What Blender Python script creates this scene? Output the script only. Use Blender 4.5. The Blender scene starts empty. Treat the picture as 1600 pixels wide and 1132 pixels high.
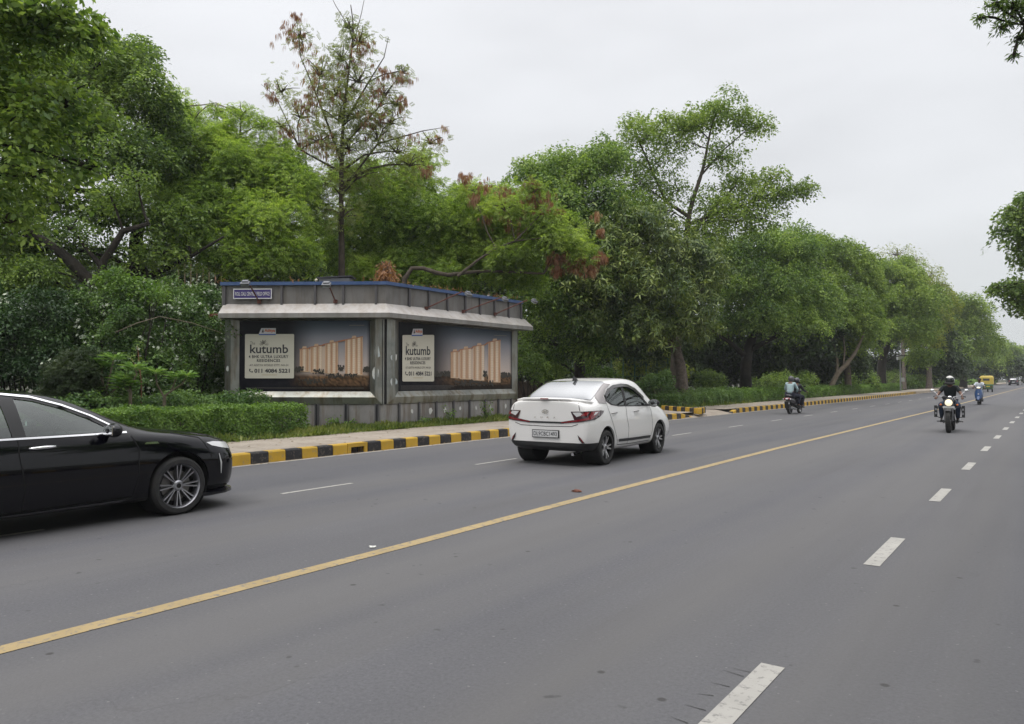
import bpy, bmesh, math, random
import numpy as np
from mathutils import Vector, Matrix
from mathutils.bvhtree import BVHTree
R = math.radians
random.seed(7)
rng = np.random.default_rng(7)
S = bpy.context.scene
COL = S.collection
# ---------------- camera ----------------
F, HY, VX, EYE = 1200.0, 590.0, 1650.0, 1.6
PSI = math.atan((VX-800)/F); PIT = math.atan((HY-566)/F)
cam = bpy.data.cameras.new('camera'); camo = bpy.data.objects.new('camera', cam); COL.objects.link(camo)
cam.sensor_width = 36; cam.lens = 27.0; cam.clip_start = 0.05; cam.clip_end = 3000
camo.location = (0, 0, EYE); camo.rotation_euler = (R(90)+PIT, 0, PSI)
S.camera = camo
# ---------------- sky ----------------
SUN_EL, SUN_AZ = R(62), R(200)
w = bpy.data.worlds.new('World'); S.world = w; w.use_nodes = True
nt = w.node_tree; nt.nodes.clear()
def nn(t, **k):
    n = nt.nodes.new(t)
    for a, b in k.items(): setattr(n, a, b)
    return n
out = nn('ShaderNodeOutputWorld'); sky = nn('ShaderNodeTexSky', sky_type='NISHITA', sun_disc=False)
sky.sun_elevation = SUN_EL; sky.sun_rotation = SUN_AZ; sky.air_density = 1.5; sky.dust_density = 4
b1 = nn('ShaderNodeBackground'); b1.inputs[1].default_value = 0.1
nt.links.new(sky.outputs[0], b1.inputs[0])
tc = nn('ShaderNodeTexCoord'); sp = nn('ShaderNodeSeparateXYZ'); nt.links.new(tc.outputs['Generated'], sp.inputs[0])
rp = nn('ShaderNodeValToRGB'); rp.color_ramp.interpolation = 'EASE'
el = rp.color_ramp.elements
el[0].position = 0.0; el[0].color = (0.325, 0.34, 0.345, 1)
el[1].position = 1.0; el[1].color = (1.25, 1.25, 1.27, 1)
e = el.new(0.25); e.color = (0.365, 0.372, 0.385, 1)
e = el.new(0.5); e.color = (0.41, 0.415, 0.43, 1)
nt.links.new(sp.outputs[2], rp.inputs[0])
ns = nn('ShaderNodeTexNoise'); ns.inputs['Scale'].default_value = 2.2; ns.inputs['Detail'].default_value = 3
mp = nn('ShaderNodeMapping'); mp.inputs['Scale'].default_value = (1, 1, 3.5)
nt.links.new(tc.outputs['Generated'], mp.inputs[0]); nt.links.new(mp.outputs[0], ns.inputs['Vector'])
mr = nn('ShaderNodeMapRange'); mr.inputs[1].default_value = .3; mr.inputs[2].default_value = .7; mr.inputs[3].default_value = 0.90; mr.inputs[4].default_value = 1.09
nt.links.new(ns.outputs[0], mr.inputs[0])
mm = nn('ShaderNodeMath', operation='MULTIPLY'); mm.inputs[1].default_value = 2.2; nt.links.new(mr.outputs[0], mm.inputs[0])
b2 = nn('ShaderNodeBackground'); nt.links.new(rp.outputs[0], b2.inputs[0]); nt.links.new(mm.outputs[0], b2.inputs[1])
mx = nn('ShaderNodeMixShader'); mx.inputs[0].default_value = 0.94
nt.links.new(b1.outputs[0], mx.inputs[1]); nt.links.new(b2.outputs[0], mx.inputs[2]); nt.links.new(mx.outputs[0], out.inputs[0])
# ---------------- sun (veiled) ----------------
sl = bpy.data.lights.new('sun', 'SUN'); sl.energy = 0.9; sl.angle = R(22); sl.color = (1, 0.96, 0.9)
so = bpy.data.objects.new('sun', sl); COL.objects.link(so)
# nishita azimuth: rotation measured clockwise from +Y
sd = Vector((math.sin(SUN_AZ)*math.cos(SUN_EL), math.cos(SUN_AZ)*math.cos(SUN_EL), math.sin(SUN_EL)))
so.rotation_euler = sd.to_track_quat('Z', 'Y').to_euler()
# ---------------- exposure, sampling ----------------
S.view_settings.view_transform = 'Standard'; S.view_settings.look = 'None'
S.view_settings.exposure = 0.06; S.view_settings.gamma = 1
S.cycles.max_bounces = 6; S.cycles.diffuse_bounces = 3; S.cycles.glossy_bounces = 3
S.cycles.transmission_bounces = 4; S.cycles.transparent_max_bounces = 8; S.cycles.volume_bounces = 0
S.cycles.caustics_reflective = False; S.cycles.caustics_refractive = False
S.cycles.use_denoising = True

# ---------------- measuring helpers: pixel of the 1600x1132 photo + depth -> metres ----------------
cP, sP, cT, sT = math.cos(PSI), math.sin(PSI), math.cos(PIT), math.sin(PIT)
def ray(px, py):
    X = (px-800)/F; Y = (566-py)/F
    yw = Y*cT+sT; zc = cT-Y*sT
    return (X*cP-zc*sP, X*sP+zc*cP, yw, zc)
def G(px, py, z=0.0):
    r = ray(px, py); t = (z-EYE)/r[2]
    return Vector((r[0]*t, r[1]*t, z))
def W(px, py, Z):
    r = ray(px, py); t = Z/r[3]
    return Vector((r[0]*t, r[1]*t, EYE+r[2]*t))
def lerp(a, b, t): return a+(b-a)*t
# ---------------- materials ----------------
MATS = {}
def mat(name, col=(.5, .5, .5), rough=.6, metal=0.0, spec=0.5, noise=None, bump=None, coat=0.0, emit=None, ior=None, trans=0.0):
    """noise=(colour2, scale, detail, lo, hi)   bump=(scale, strength, distance)"""
    if name in MATS: return MATS[name]
    m = bpy.data.materials.new(name); m.use_nodes = True; MATS[name] = m
    t = m.node_tree; p = t.nodes['Principled BSDF']
    p.inputs['Base Color'].default_value = (*col, 1); p.inputs['Roughness'].default_value = rough
    p.inputs['Metallic'].default_value = metal; p.inputs['Specular IOR Level'].default_value = spec
    if coat: p.inputs['Coat Weight'].default_value = coat; p.inputs['Coat Roughness'].default_value = 0.03
    if ior: p.inputs['IOR'].default_value = ior
    if emit: p.inputs['Emission Color'].default_value = (*emit[0], 1); p.inputs['Emission Strength'].default_value = emit[1]
    tcn = None
    if noise or bump:
        tcn = t.nodes.new('ShaderNodeTexCoord')
    if noise:
        n = t.nodes.new('ShaderNodeTexNoise'); n.inputs['Scale'].default_value = noise[1]; n.inputs['Detail'].default_value = noise[2]
        n.inputs['Roughness'].default_value = 0.65
        t.links.new(tcn.outputs['Object'], n.inputs['Vector'])
        r = t.nodes.new('ShaderNodeValToRGB'); r.color_ramp.elements[0].position = noise[3]; r.color_ramp.elements[1].position = noise[4]
        r.color_ramp.elements[0].color = (*col, 1); r.color_ramp.elements[1].color = (*noise[0], 1)
        t.links.new(n.outputs[0], r.inputs[0]); t.links.new(r.outputs[0], p.inputs['Base Color'])
    if bump:
        n = t.nodes.new('ShaderNodeTexNoise'); n.inputs['Scale'].default_value = bump[0]; n.inputs['Detail'].default_value = 5
        t.links.new(tcn.outputs['Object'], n.inputs['Vector'])
        b = t.nodes.new('ShaderNodeBump'); b.inputs['Strength'].default_value = bump[1]; b.inputs['Distance'].default_value = bump[2]
        t.links.new(n.outputs[0], b.inputs['Height']); t.links.new(b.outputs[0], p.inputs['Normal'])
    return m
def leafmat(name, dark, mid, light, scale=0.55, trans=0.3, gloss=0.35, sparse=None):
    """leaf surface: colour varies from leaf to leaf and from bough to bough"""
    if name in MATS: return MATS[name]
    m = bpy.data.materials.new(name); m.use_nodes = True; MATS[name] = m
    t = m.node_tree; t.nodes.clear(); N = t.nodes.new; L = t.links.new
    o = N('ShaderNodeOutputMaterial'); g = N('ShaderNodeNewGeometry'); tcn = N('ShaderNodeTexCoord')
    n = N('ShaderNodeTexNoise'); n.inputs['Scale'].default_value = scale; n.inputs['Detail'].default_value = 2
    L(tcn.outputs['Object'], n.inputs['Vector'])
    a = N('ShaderNodeMath'); a.operation = 'MULTIPLY_ADD'; a.inputs[1].default_value = 0.62; L(g.outputs['Random Per Island'], a.inputs[0])
    s = N('ShaderNodeMapRange'); s.inputs[1].default_value = 0.3; s.inputs[2].default_value = 0.7; s.inputs[3].default_value = -0.05; s.inputs[4].default_value = 0.48
    L(n.outputs[0], s.inputs[0]); L(s.outputs[0], a.inputs[2])
    r = N('ShaderNodeValToRGB'); e = r.color_ramp.elements
    e[0].position = 0.1; e[0].color = (*dark, 1); e[1].position = 0.92; e[1].color = (*light, 1)
    k = e.new(0.5); k.color = (*mid, 1)
    L(a.outputs[0], r.inputs[0])
    p = N('ShaderNodeBsdfPrincipled'); p.inputs['Roughness'].default_value = 0.45; p.inputs['Specular IOR Level'].default_value = gloss
    L(r.outputs[0], p.inputs['Base Color'])
    tr = N('ShaderNodeBsdfTranslucent')
    h = N('ShaderNodeMixRGB'); h.blend_type = 'MULTIPLY'; h.inputs[0].default_value = 1; h.inputs[2].default_value = (1.4, 1.45, 0.7, 1)
    L(r.outputs[0], h.inputs[1]); L(h.outputs[0], tr.inputs[0])
    ms = N('ShaderNodeMixShader'); ms.inputs[0].default_value = trans
    L(p.outputs[0], ms.inputs[1]); L(tr.outputs[0], ms.inputs[2]); L(ms.outputs[0], o.inputs[0])
    return m
# ---------------- object helpers ----------------
def props(o, label=None, cat=None, group=None, kind=None):
    if label: o['label'] = label
    if cat: o['category'] = cat
    if group: o['group'] = group
    if kind: o['kind'] = kind
    return o
def link(name, me, parent=None, m=None):
    o = bpy.data.objects.new(name, me); COL.objects.link(o)
    if parent: o.parent = parent
    if m is not None:
        for x in (m if isinstance(m, (list, tuple)) else [m]): me.materials.append(x)
    return o
def empty(name, loc=(0, 0, 0), rz=0.0, parent=None, **k):
    o = bpy.data.objects.new(name, None); COL.objects.link(o); o.location = loc; o.rotation_euler = (0, 0, rz)
    o.empty_display_size = 0.2
    if parent: o.parent = parent
    return props(o, **k)
def copy_tree(o, parent=None):
    c = o.copy(); COL.objects.link(c); c.parent = parent
    for ch in o.children: copy_tree(ch, c)
    return c
class MB:
    def __init__(s): s.v = []; s.f = []; s.m = []; s.mi = 0
    def add(s, vs, fs, mi=None):
        b = len(s.v); s.v.extend([tuple(x) for x in vs]); s.f.extend([[i+b for i in f] for f in fs]); s.m.extend([s.mi if mi is None else mi]*len(fs)); return s
    def box(s, c, d, rz=0.0, mi=None, rx=0.0, ry=0.0):
        M = Matrix.Rotation(rz, 3, 'Z') @ Matrix.Rotation(ry, 3, 'Y') @ Matrix.Rotation(rx, 3, 'X')
        c = Vector(c)
        vs = [c+M@Vector((x*d[0]/2, y*d[1]/2, z*d[2]/2)) for z in (-1, 1) for x, y in ((-1, -1), (1, -1), (1, 1), (-1, 1))]
        return s.add(vs, [[3, 2, 1, 0], [4, 5, 6, 7], [0, 1, 5, 4], [1, 2, 6, 5], [2, 3, 7, 6], [3, 0, 4, 7]], mi)
    def hexa(s, b, t, mi=None):   # four bottom points, four top points
        return s.add(list(b)+list(t), [[3, 2, 1, 0], [4, 5, 6, 7], [0, 1, 5, 4], [1, 2, 6, 5], [2, 3, 7, 6], [3, 0, 4, 7]], mi)
    def tube(s, pts, rad, n=8, caps=True, mi=None, flat=1.0):
        pts = [Vector(p) for p in pts]
        if not isinstance(rad, (list, tuple)): rad = [rad]*len(pts)
        vs = []; up = None
        for i, p in enumerate(pts):
            d = (pts[min(i+1, len(pts)-1)]-pts[max(i-1, 0)])
            if d.length < 1e-9: d = Vector((0, 0, 1))
            d.normalize()
            if up is None: up = Vector((0, 0, 1)) if abs(d.z) < .9 else Vector((1, 0, 0))
            a = d.cross(up)
            if a.length < 1e-4: a = d.cross(Vector((0, 1, 0)))
            a.normalize(); b = a.cross(d).normalized(); up = b
            for k in range(n):
                t = 2*math.pi*k/n
                vs.append(p+a*(math.cos(t)*rad[i])+b*(math.sin(t)*rad[i]*flat))
        fs = []
        for i in range(len(pts)-1):
            for k in range(n):
                k2 = (k+1) % n
                fs.append([i*n+k, i*n+k2, (i+1)*n+k2, (i+1)*n+k])
        if caps: fs.append(list(range(n))[::-1]); fs.append([(len(pts)-1)*n+k for k in range(n)])
        return s.add(vs, fs, mi)
    def lathe(s, prof, c=(0, 0, 0), axis='Z', n=24, mi=None, closed=False):
        vs = []; c = Vector(c)
        for (r, h) in prof:
            for k in range(n):
                t = 2*math.pi*k/n; a, b = math.cos(t)*r, math.sin(t)*r
                vs.append(c+Vector({'Z': (a, b, h), 'X': (h, a, b), 'Y': (b, h, a)}[axis]))
        fs = []; m = len(prof)
        for i in range(m if closed else m-1):
            j = (i+1) % m
            for k in range(n):
                k2 = (k+1) % n
                fs.append([i*n+k, i*n+k2, j*n+k2, j*n+k])
        return s.add(vs, fs, mi)
    def poly(s, pts, mi=None): return s.add(pts, [list(range(len(pts)))], mi)
    def prism(s, pts, off, mi=None):
        n = len(pts); off = Vector(off); a = [Vector(p) for p in pts]; b = [p+off for p in a]
        return s.add(a+b, [list(range(n))[::-1], list(range(n, 2*n))]+[[i, (i+1) % n, n+(i+1) % n, n+i] for i in range(n)], mi)
    def sphere(s, c, r, n=16, m=10, mi=None):
        if not isinstance(r, (tuple, list)): r = (r, r, r)
        vs = []; fs = []; c = Vector(c)
        for i in range(m+1):
            ph = math.pi*i/m
            for k in range(n):
                t = 2*math.pi*k/n
                vs.append(c+Vector((math.sin(ph)*math.cos(t)*r[0], math.sin(ph)*math.sin(t)*r[1], math.cos(ph)*r[2])))
        for i in range(m):
            for k in range(n):
                k2 = (k+1) % n; fs.append([i*n+k, (i+1)*n+k, (i+1)*n+k2, i*n+k2])
        return s.add(vs, fs, mi)
    def build(s, name, m, parent=None, smooth=None, bevel=0.0):
        me = bpy.data.meshes.new(name); me.from_pydata(s.v, [], s.f); me.update()
        me.validate()
        bm = bmesh.new(); bm.from_mesh(me); bmesh.ops.remove_doubles(bm, verts=bm.verts, dist=1e-5)
        if len(bm.faces) < 60000: bmesh.ops.recalc_face_normals(bm, faces=bm.faces)
        bm.to_mesh(me); bm.free()
        o = link(name, me, parent, m)
        if len(s.m) == len(me.polygons): me.polygons.foreach_set('material_index', s.m)
        if smooth is not None:
            me.polygons.foreach_set('use_smooth', [True]*len(me.polygons)); me.set_sharp_from_angle(angle=R(smooth))
        if bevel:
            md = o.modifiers.new('edge', 'BEVEL'); md.width = bevel; md.segments = 2; md.limit_method = 'ANGLE'; md.angle_limit = R(40)
        return o
def apply_mods(o):
    dg = bpy.context.evaluated_depsgraph_get(); dg.update()
    me = bpy.data.meshes.new_from_object(o.evaluated_get(dg)); old = o.data
    o.modifiers.clear(); me.name = old.name; o.data = me; return o
def text_mesh(s, size=1.0, bold=0.0, spacing=1.0):
    cu = bpy.data.curves.new('txt', 'FONT'); cu.body = s; cu.size = size; cu.offset = bold; cu.space_character = spacing
    cu.align_x = 'CENTER'; cu.align_y = 'CENTER'; cu.resolution_u = 3
    o = bpy.data.objects.new('txt', cu); COL.objects.link(o)
    dg = bpy.context.evaluated_depsgraph_get(); me = bpy.data.meshes.new_from_object(o.evaluated_get(dg))
    bpy.data.objects.remove(o); vs = [tuple(v.co) for v in me.vertices]; fs = [list(p.vertices) for p in me.polygons]
    bpy.data.meshes.remove(me); return vs, fs
def put_text(mb, s, width, height, org, U, V, mi=None, bold=0.0, spacing=1.0):
    """lettering as thin faces, fitted to width x height and centred on org in the plane U,V"""
    vs, fs = text_mesh(s, 1.0, bold, spacing)
    if not vs: return
    xs = [v[0] for v in vs]; ys = [v[1] for v in vs]
    cx, cy = (min(xs)+max(xs))/2, (min(ys)+max(ys))/2
    sx = width/(max(xs)-min(xs)); sy = height/(max(ys)-min(ys))
    org = Vector(org); U = Vector(U); V = Vector(V)
    mb.add([org+U*((v[0]-cx)*sx)+V*((v[1]-cy)*sy) for v in vs], fs, mi)
# =============================== THE SETTING ===============================
def vecmat(name, build):
    m = bpy.data.materials.new(name); m.use_nodes = True; MATS[name] = m
    build(m.node_tree, m.node_tree.nodes['Principled BSDF']); return m
def _noise(t, tcn, scale, detail=4, sc=(1, 1, 1), rough=.6):
    n = t.nodes.new('ShaderNodeTexNoise'); n.inputs['Scale'].default_value = scale; n.inputs['Detail'].default_value = detail; n.inputs['Roughness'].default_value = rough
    mp = t.nodes.new('ShaderNodeMapping'); mp.inputs['Scale'].default_value = sc
    t.links.new(tcn.outputs['Object'], mp.inputs[0]); t.links.new(mp.outputs[0], n.inputs['Vector']); return n.outputs[0]
def _ramp(t, fac, stops):
    r = t.nodes.new('ShaderNodeValToRGB'); e = r.color_ramp.elements
    while len(e) < len(stops): e.new(0.5)
    for i, (p, c) in enumerate(stops): e[i].position = p; e[i].color = (*c, 1) if len(c) == 3 else c
    t.links.new(fac, r.inputs[0]); return r.outputs[0]
def _mix(t, fac, a, b, mode='MIX'):
    m = t.nodes.new('ShaderNodeMixRGB'); m.blend_type = mode
    for i, x in enumerate((fac, a, b)):
        if isinstance(x, (int, float)): m.inputs[i].default_value = x
        elif isinstance(x, tuple): m.inputs[i].default_value = (*x, 1)
        else: t.links.new(x, m.inputs[i])
    return m.outputs[0]
def asphalt(t, p):
    tc = t.nodes.new('ShaderNodeTexCoord')
    big = _ramp(t, _noise(t, tc, .35, 3, (1, .12, 1)), [(.3, (.084, .084, .092)), (.7, (.108, .107, .115))])
    blot = _ramp(t, _noise(t, tc, .8, 5, (1, .5, 1)), [(.4, (1, 1, 1)), (.8, (.86, .86, .87))])
    fine = _ramp(t, _noise(t, tc, 42, 3, rough=.8), [(.25, (.72, .72, .72)), (.5, (1, 1, 1)), (.78, (1.25, 1.25, 1.24))])
    c = _mix(t, 1, big, blot, 'MULTIPLY'); c = _mix(t, 1, c, fine, 'MULTIPLY')
    v = t.nodes.new('ShaderNodeTexVoronoi'); v.inputs['Scale'].default_value = 90; t.links.new(tc.outputs['Object'], v.inputs[0])
    spk = _ramp(t, v.outputs['Color'], [(.93, (0, 0, 0)), (.97, (1, 1, 1))])
    c = _mix(t, _mix(t, 1, spk, (.28, .28, .28), 'MULTIPLY'), c, (.42, .42, .40))
    v2 = t.nodes.new('ShaderNodeTexVoronoi'); v2.inputs['Scale'].default_value = 1.3; t.links.new(tc.outputs['Object'], v2.inputs[0])
    # thin tar-dark stains along the lanes
    st = _ramp(t, _noise(t, tc, 1.1, 6, (1, .04, 1)), [(.52, (0, 0, 0)), (.70, (.55, .55, .55))])
    c = _mix(t, st, c, (.062, .060, .063))
    # long paler wheel-polished bands and old cracks
    wv = _ramp(t, _noise(t, tc, .55, 3, (1, .03, 1)), [(.42, (0, 0, 0)), (.62, (.6, .6, .6))]); c = _mix(t, wv, c, (.132, .128, .126))
    vc = t.nodes.new('ShaderNodeTexVoronoi'); vc.feature = 'DISTANCE_TO_EDGE'; vc.inputs['Scale'].default_value = .33
    dn = t.nodes.new('ShaderNodeVectorMath'); dn.operation = 'MULTIPLY_ADD'; nz = t.nodes.new('ShaderNodeTexNoise'); nz.inputs['Scale'].default_value = 1.6; nz.inputs['Detail'].default_value = 5
    t.links.new(tc.outputs['Object'], nz.inputs['Vector']); t.links.new(nz.outputs['Color'], dn.inputs[0]); dn.inputs[1].default_value = (1.1, 1.1, 0); t.links.new(tc.outputs['Object'], dn.inputs[2]); t.links.new(dn.outputs[0], vc.inputs['Vector'])
    cr = _ramp(t, vc.outputs['Distance'], [(.0, (1, 1, 1)), (.0035, (0, 0, 0))]); gate = _ramp(t, _noise(t, tc, .25, 2), [(.56, (0, 0, 0)), (.62, (.22, .22, .22))])
    c = _mix(t, _mix(t, 1, cr, gate, 'MULTIPLY'), c, (.045, .043, .043))
    # cracked, slightly worn wheel tracks
    dk = _ramp(t, _noise(t, tc, 6, 2), [(.70, (0, 0, 0)), (.76, (.7, .7, .7))]); c = _mix(t, dk, c, (.05, .05, .05))
    v3 = t.nodes.new('ShaderNodeTexVoronoi'); v3.inputs['Scale'].default_value = 2.1; t.links.new(tc.outputs['Object'], v3.inputs[0])
    spot = _ramp(t, v3.outputs['Distance'], [(.035, (.8, .8, .8)), (.06, (0, 0, 0))]); c = _mix(t, spot, c, (.04, .038, .036))
    t.links.new(c, p.inputs['Base Color']); p.inputs['Roughness'].default_value = .82; p.inputs['Specular IOR Level'].default_value = .35
    b = t.nodes.new('ShaderNodeBump'); b.inputs['Strength'].default_value = .35; b.inputs['Distance'].default_value = .01
    t.links.new(_noise(t, tc, 60, 3), b.inputs['Height']); t.links.new(b.outputs[0], p.inputs['Normal'])
M_ASPH = vecmat('asphalt', asphalt)
def paintfn(col, wear, dirt=(.15, .145, .14)):
    def f(t, p):
        tc = t.nodes.new('ShaderNodeTexCoord')
        a = _ramp(t, _noise(t, tc, 14, 6, rough=.75), [(wear, (1, 1, 1)), (wear+.12, (0, 0, 0))])
        b = _ramp(t, _noise(t, tc, 2.5, 4), [(.35, tuple(x*.82 for x in col)), (.7, col)])
        t.links.new(_mix(t, a, dirt, b), p.inputs['Base Color']); p.inputs['Roughness'].default_value = .75
    return f
M_WHITEP = vecmat('road paint white', paintfn((.40, .385, .355), .54)); M_YELP = vecmat('road paint yellow', paintfn((.38, .285, .14), .52))
M_KY = vecmat('kerb yellow', paintfn((.56, .34, .03), .56, (.26, .21, .13))); M_KB = vecmat('kerb black', paintfn((.022, .021, .024), .54, (.14, .115, .085)))
M_KC = mat('kerb concrete', (.40, .33, .25), .9, noise=((.25, .21, .16), 3, 5, .35, .7), bump=(20, .4, .01))
def pavefn(t, p):
    tc = t.nodes.new('ShaderNodeTexCoord')
    a = _ramp(t, _noise(t, tc, 1.2, 6), [(.3, (.27, .225, .18)), (.55, (.36, .31, .255)), (.8, (.20, .17, .13))])
    b = _ramp(t, _noise(t, tc, 18, 4), [(.3, (.85, .85, .85)), (.7, (1.1, 1.1, 1.1))])
    br = t.nodes.new('ShaderNodeTexBrick'); br.inputs['Scale'].default_value = 1; br.inputs['Brick Width'].default_value = .6; br.inputs['Row Height'].default_value = .6; br.offset = 0
    br.inputs['Mortar Size'].default_value = .012; br.inputs['Color1'].default_value = (1, 1, 1, 1); br.inputs['Color2'].default_value = (.9, .9, .9, 1); br.inputs['Mortar'].default_value = (.55, .52, .48, 1)
    t.links.new(tc.outputs['Object'], br.inputs['Vector'])
    t.links.new(_mix(t, .8, _mix(t, 1, a, b, 'MULTIPLY'), br.outputs[0], 'MULTIPLY'), p.inputs['Base Color']); p.inputs['Roughness'].default_value = .9
M_PAVE = vecmat('dusty paving', pavefn)
def soilfn(t, p):
    tc = t.nodes.new('ShaderNodeTexCoord')
    a = _ramp(t, _noise(t, tc, .6, 6), [(.3, (.035, .05, .02)), (.55, (.055, .055, .03)), (.75, (.10, .08, .05))])
    b = _ramp(t, _noise(t, tc, 12, 5), [(.3, (.7, .7, .7)), (.7, (1.2, 1.2, 1.2))])
    t.links.new(_mix(t, 1, a, b, 'MULTIPLY'), p.inputs['Base Color']); p.inputs['Roughness'].default_value = .95
M_SOIL = vecmat('leaf littered soil', soilfn)

def sheet(name, pts_l, pts_r, z, m, kind='structure'):
    mb = MB(); n = len(pts_l)
    mb.add([(p[0], p[1], z) for p in pts_l]+[(p[0], p[1], z) for p in pts_r], [[i, n+i, n+i+1, i+1] for i in range(n-1)])
    return props(mb.build(name, m), kind=kind)
def prof(tab):
    ts = [a for a, b in tab]; xs = [b for a, b in tab]
    return lambda t: float(np.interp(t, ts, xs))
def far(x, t):   # the far road bends very slightly to the right
    return x+max(0, t-60)**2*0.00004
kx = prof([(-60, -12.05), (8, -12.1), (17, -12.12), (27, -11.9), (33, -11.75), (42, -11.55), (56, -11.35), (76, -11.2), (104, -11.1), (150, -10.9), (300, -9), (600, 2)])
yx = prof([(-60, -5.05), (5, -5.07), (9, -5.13), (18, -5.15), (30, -5.0), (45, -4.8), (70, -4.65), (100, -4.5), (150, -4.2), (300, -2), (600, 9)])
dx = prof([(-60, -8.62), (12, -8.7), (22, -8.6), (50, -8.3), (80, -8.1), (150, -7.8), (300, -5.5), (600, 6)])
rx_ = prof([(-60, -1.3), (30, -1.3), (80, -1.2), (150, -1.0), (300, .8), (600, 12)])
ex = prof([(-60, 2.4), (80, 2.4), (150, 2.6), (300, 4.3), (600, 15)])
TT = [-60, -20, 0, 5, 8, 10, 12, 15, 17, 20, 24, 27, 30, 33, 38, 42, 50, 56, 66, 76, 90, 104, 125, 150, 190, 230, 300, 380, 480, 600]
# ground: one sheet to the horizon, then asphalt, then markings
sheet('ground', [(-310, -140), (-310, 600)], [(310, -140), (310, 600)], -0.03, M_SOIL)
sheet('road', [(kx(t)-.06, t) for t in TT], [(ex(t)+.05, t) for t in TT], 0.0, M_ASPH)
def strip(name, fx, t0, t1, wd, z, m, step=6, mb=None):
    own = mb is None; mb = mb or MB(); n = max(2, int((t1-t0)/step)+1); ts = [lerp(t0, t1, i/(n-1)) for i in range(n)]
    mb.add([(fx(t)-wd/2, t, z) for t in ts]+[(fx(t)+wd/2, t, z) for t in ts], [[i, n+i, n+i+1, i+1] for i in range(n-1)])
    if own: return props(mb.build(name, m), kind='structure')
strip('centre_line', yx, -40, 160, .15, .004, M_YELP, 3)
mbl = MB()
for k in range(-6, 50): c = 7.8+4.14*k; strip('', rx_, c-.68, c+.68, .13, .004, None, mb=mbl)
props(mbl.build('lane_dashes', M_WHITEP), kind='structure')
mbl = MB()
for k in range(-6, 40): c = 7.45+4.33*k; strip('', dx, c-.65, c+.65, .075, .004, None, mb=mbl)
props(mbl.build('lane_dashes', M_WHITEP), kind='structure')
strip('edge_line', lambda t: kx(t)+.14, -40, 120, .07, .004, M_WHITEP, 3)
strip('gutter_dust', lambda t: kx(t)+.05, -40, 130, .10, .0025, M_KC, 3)
# kerbs: painted blocks 0.39 m long
def kerbrun(mb, t0, t1, h=.21, wd=.20, step=.395, fx=kx, painted=True, ph=0, h0=None, h1=None):
    n = max(1, round((t1-t0)/step)); 
    for i in range(n):
        a, b = lerp(t0, t1, i/n), lerp(t0, t1, (i+1)/n); g = .006
        ha = hb = h
        if h0 is not None and i < 3: ha = lerp(h0, h, i/3); hb = lerp(h0, h, (i+1)/3)
        if h1 is not None and i >= n-3: ha = lerp(h, h1, (i-n+3)/3); hb = lerp(h, h1, (i-n+4)/3)
        j = (random.random()-.5)*.012; c = .025
        xa, xb = fx(a)+j, fx(b)+j
        def sec(x, t, hh): return [(x, t, -.02), (x-c*.3, t, hh-c), (x-c, t, hh), (x-wd, t, hh), (x-wd, t, -.02)]
        A = sec(xa, a+g, ha); B = sec(xb, b-g, hb)
        mb.add(A+B, [[0, 1, 6, 5], [1, 2, 7, 6], [2, 3, 8, 7], [3, 4, 9, 8], [4, 3, 2, 1, 0], [5, 6, 7, 8, 9]], (i+ph) % 2 if painted else 2)
kb = MB(); kerbrun(kb, -30, 11.15, ph=1); 
# inlet stone: a wide yellow block with a hole to the drain
x = kx(11.4); 
kb.box((x-.10, 11.435, .17), (.2, .56, .08), mi=0); kb.box((x-.10, 11.2, .055), (.2, .09, .15), mi=0); kb.box((x-.10, 11.67, .055), (.2, .09, .15), mi=0)
kerbrun(kb, 11.73, 29.3, ph=1, h1=.02); kerbrun(kb, 33.2, 84, h0=.02, ph=1); kerbrun(kb, 84, 130, painted=False, step=1.2); kerbrun(kb, 130, 560, painted=False, step=8)
props(kb.build('kerb', [M_KY, M_KB, M_KC]), kind='structure')
g = MB()
for i in range(6): g.box((x-.03, 11.28+i*.062, .055), (.015, .014, .15))
g.box((x-.03, 11.435, .012), (.02, .38, .02)); g.box((x-.19, 11.435, .055), (.01, .4, .15))
props(g.build('drain_grate', mat('rusty iron', (.03, .022, .018), .8)), 'small dark barred drain opening under a wide yellow kerb block', 'drain grate')
# right-hand kerb and verge
kb = MB(); kerbrun(kb, -30, 60, fx=lambda t: ex(t)+.2, step=.5); kerbrun(kb, 60, 560, fx=lambda t: ex(t)+.2, painted=False, step=5)
props(kb.build('kerb', [M_KY, M_KB, M_KC]), kind='structure')
sheet('verge', [(ex(t)+.2, t) for t in TT], [(ex(t)+9, t) for t in TT], .17, M_SOIL)
# left footpath
PT = [t for t in TT if t <= 560]
def seg(t0, t1): return [t0]+[t for t in TT if t0 < t < t1]+[t1]
sheet('footpath', [(kx(t)-2.6, t) for t in seg(-30, 30)], [(kx(t)-.19, t) for t in seg(-30, 30)], .19, M_PAVE)
sheet('footpath', [(kx(t)-2.4, t) for t in seg(33.3, 130)], [(kx(t)-.19, t) for t in seg(33.3, 130)], .19, M_PAVE)
sheet('footpath', [(kx(t)-2.4, t) for t in seg(130, 560)], [(kx(t)-.19, t) for t in seg(130, 560)], .19, M_PAVE)
# driveway ramp between the two kerb runs
mb = MB(); x0, x1 = kx(30)+.02, kx(33)+.02
mb.add([(x0, 28.4, .008), (x1+.05, 33.4, .008), (x1-.7, 33.4, .16), (x0-.7, 28.4, .16), (x1-5, 33.4, .2), (x0-5, 28.4, .2)], [[0, 1, 2, 3], [3, 2, 4, 5]])
props(mb.build('driveway', M_PAVE), kind='structure')
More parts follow.
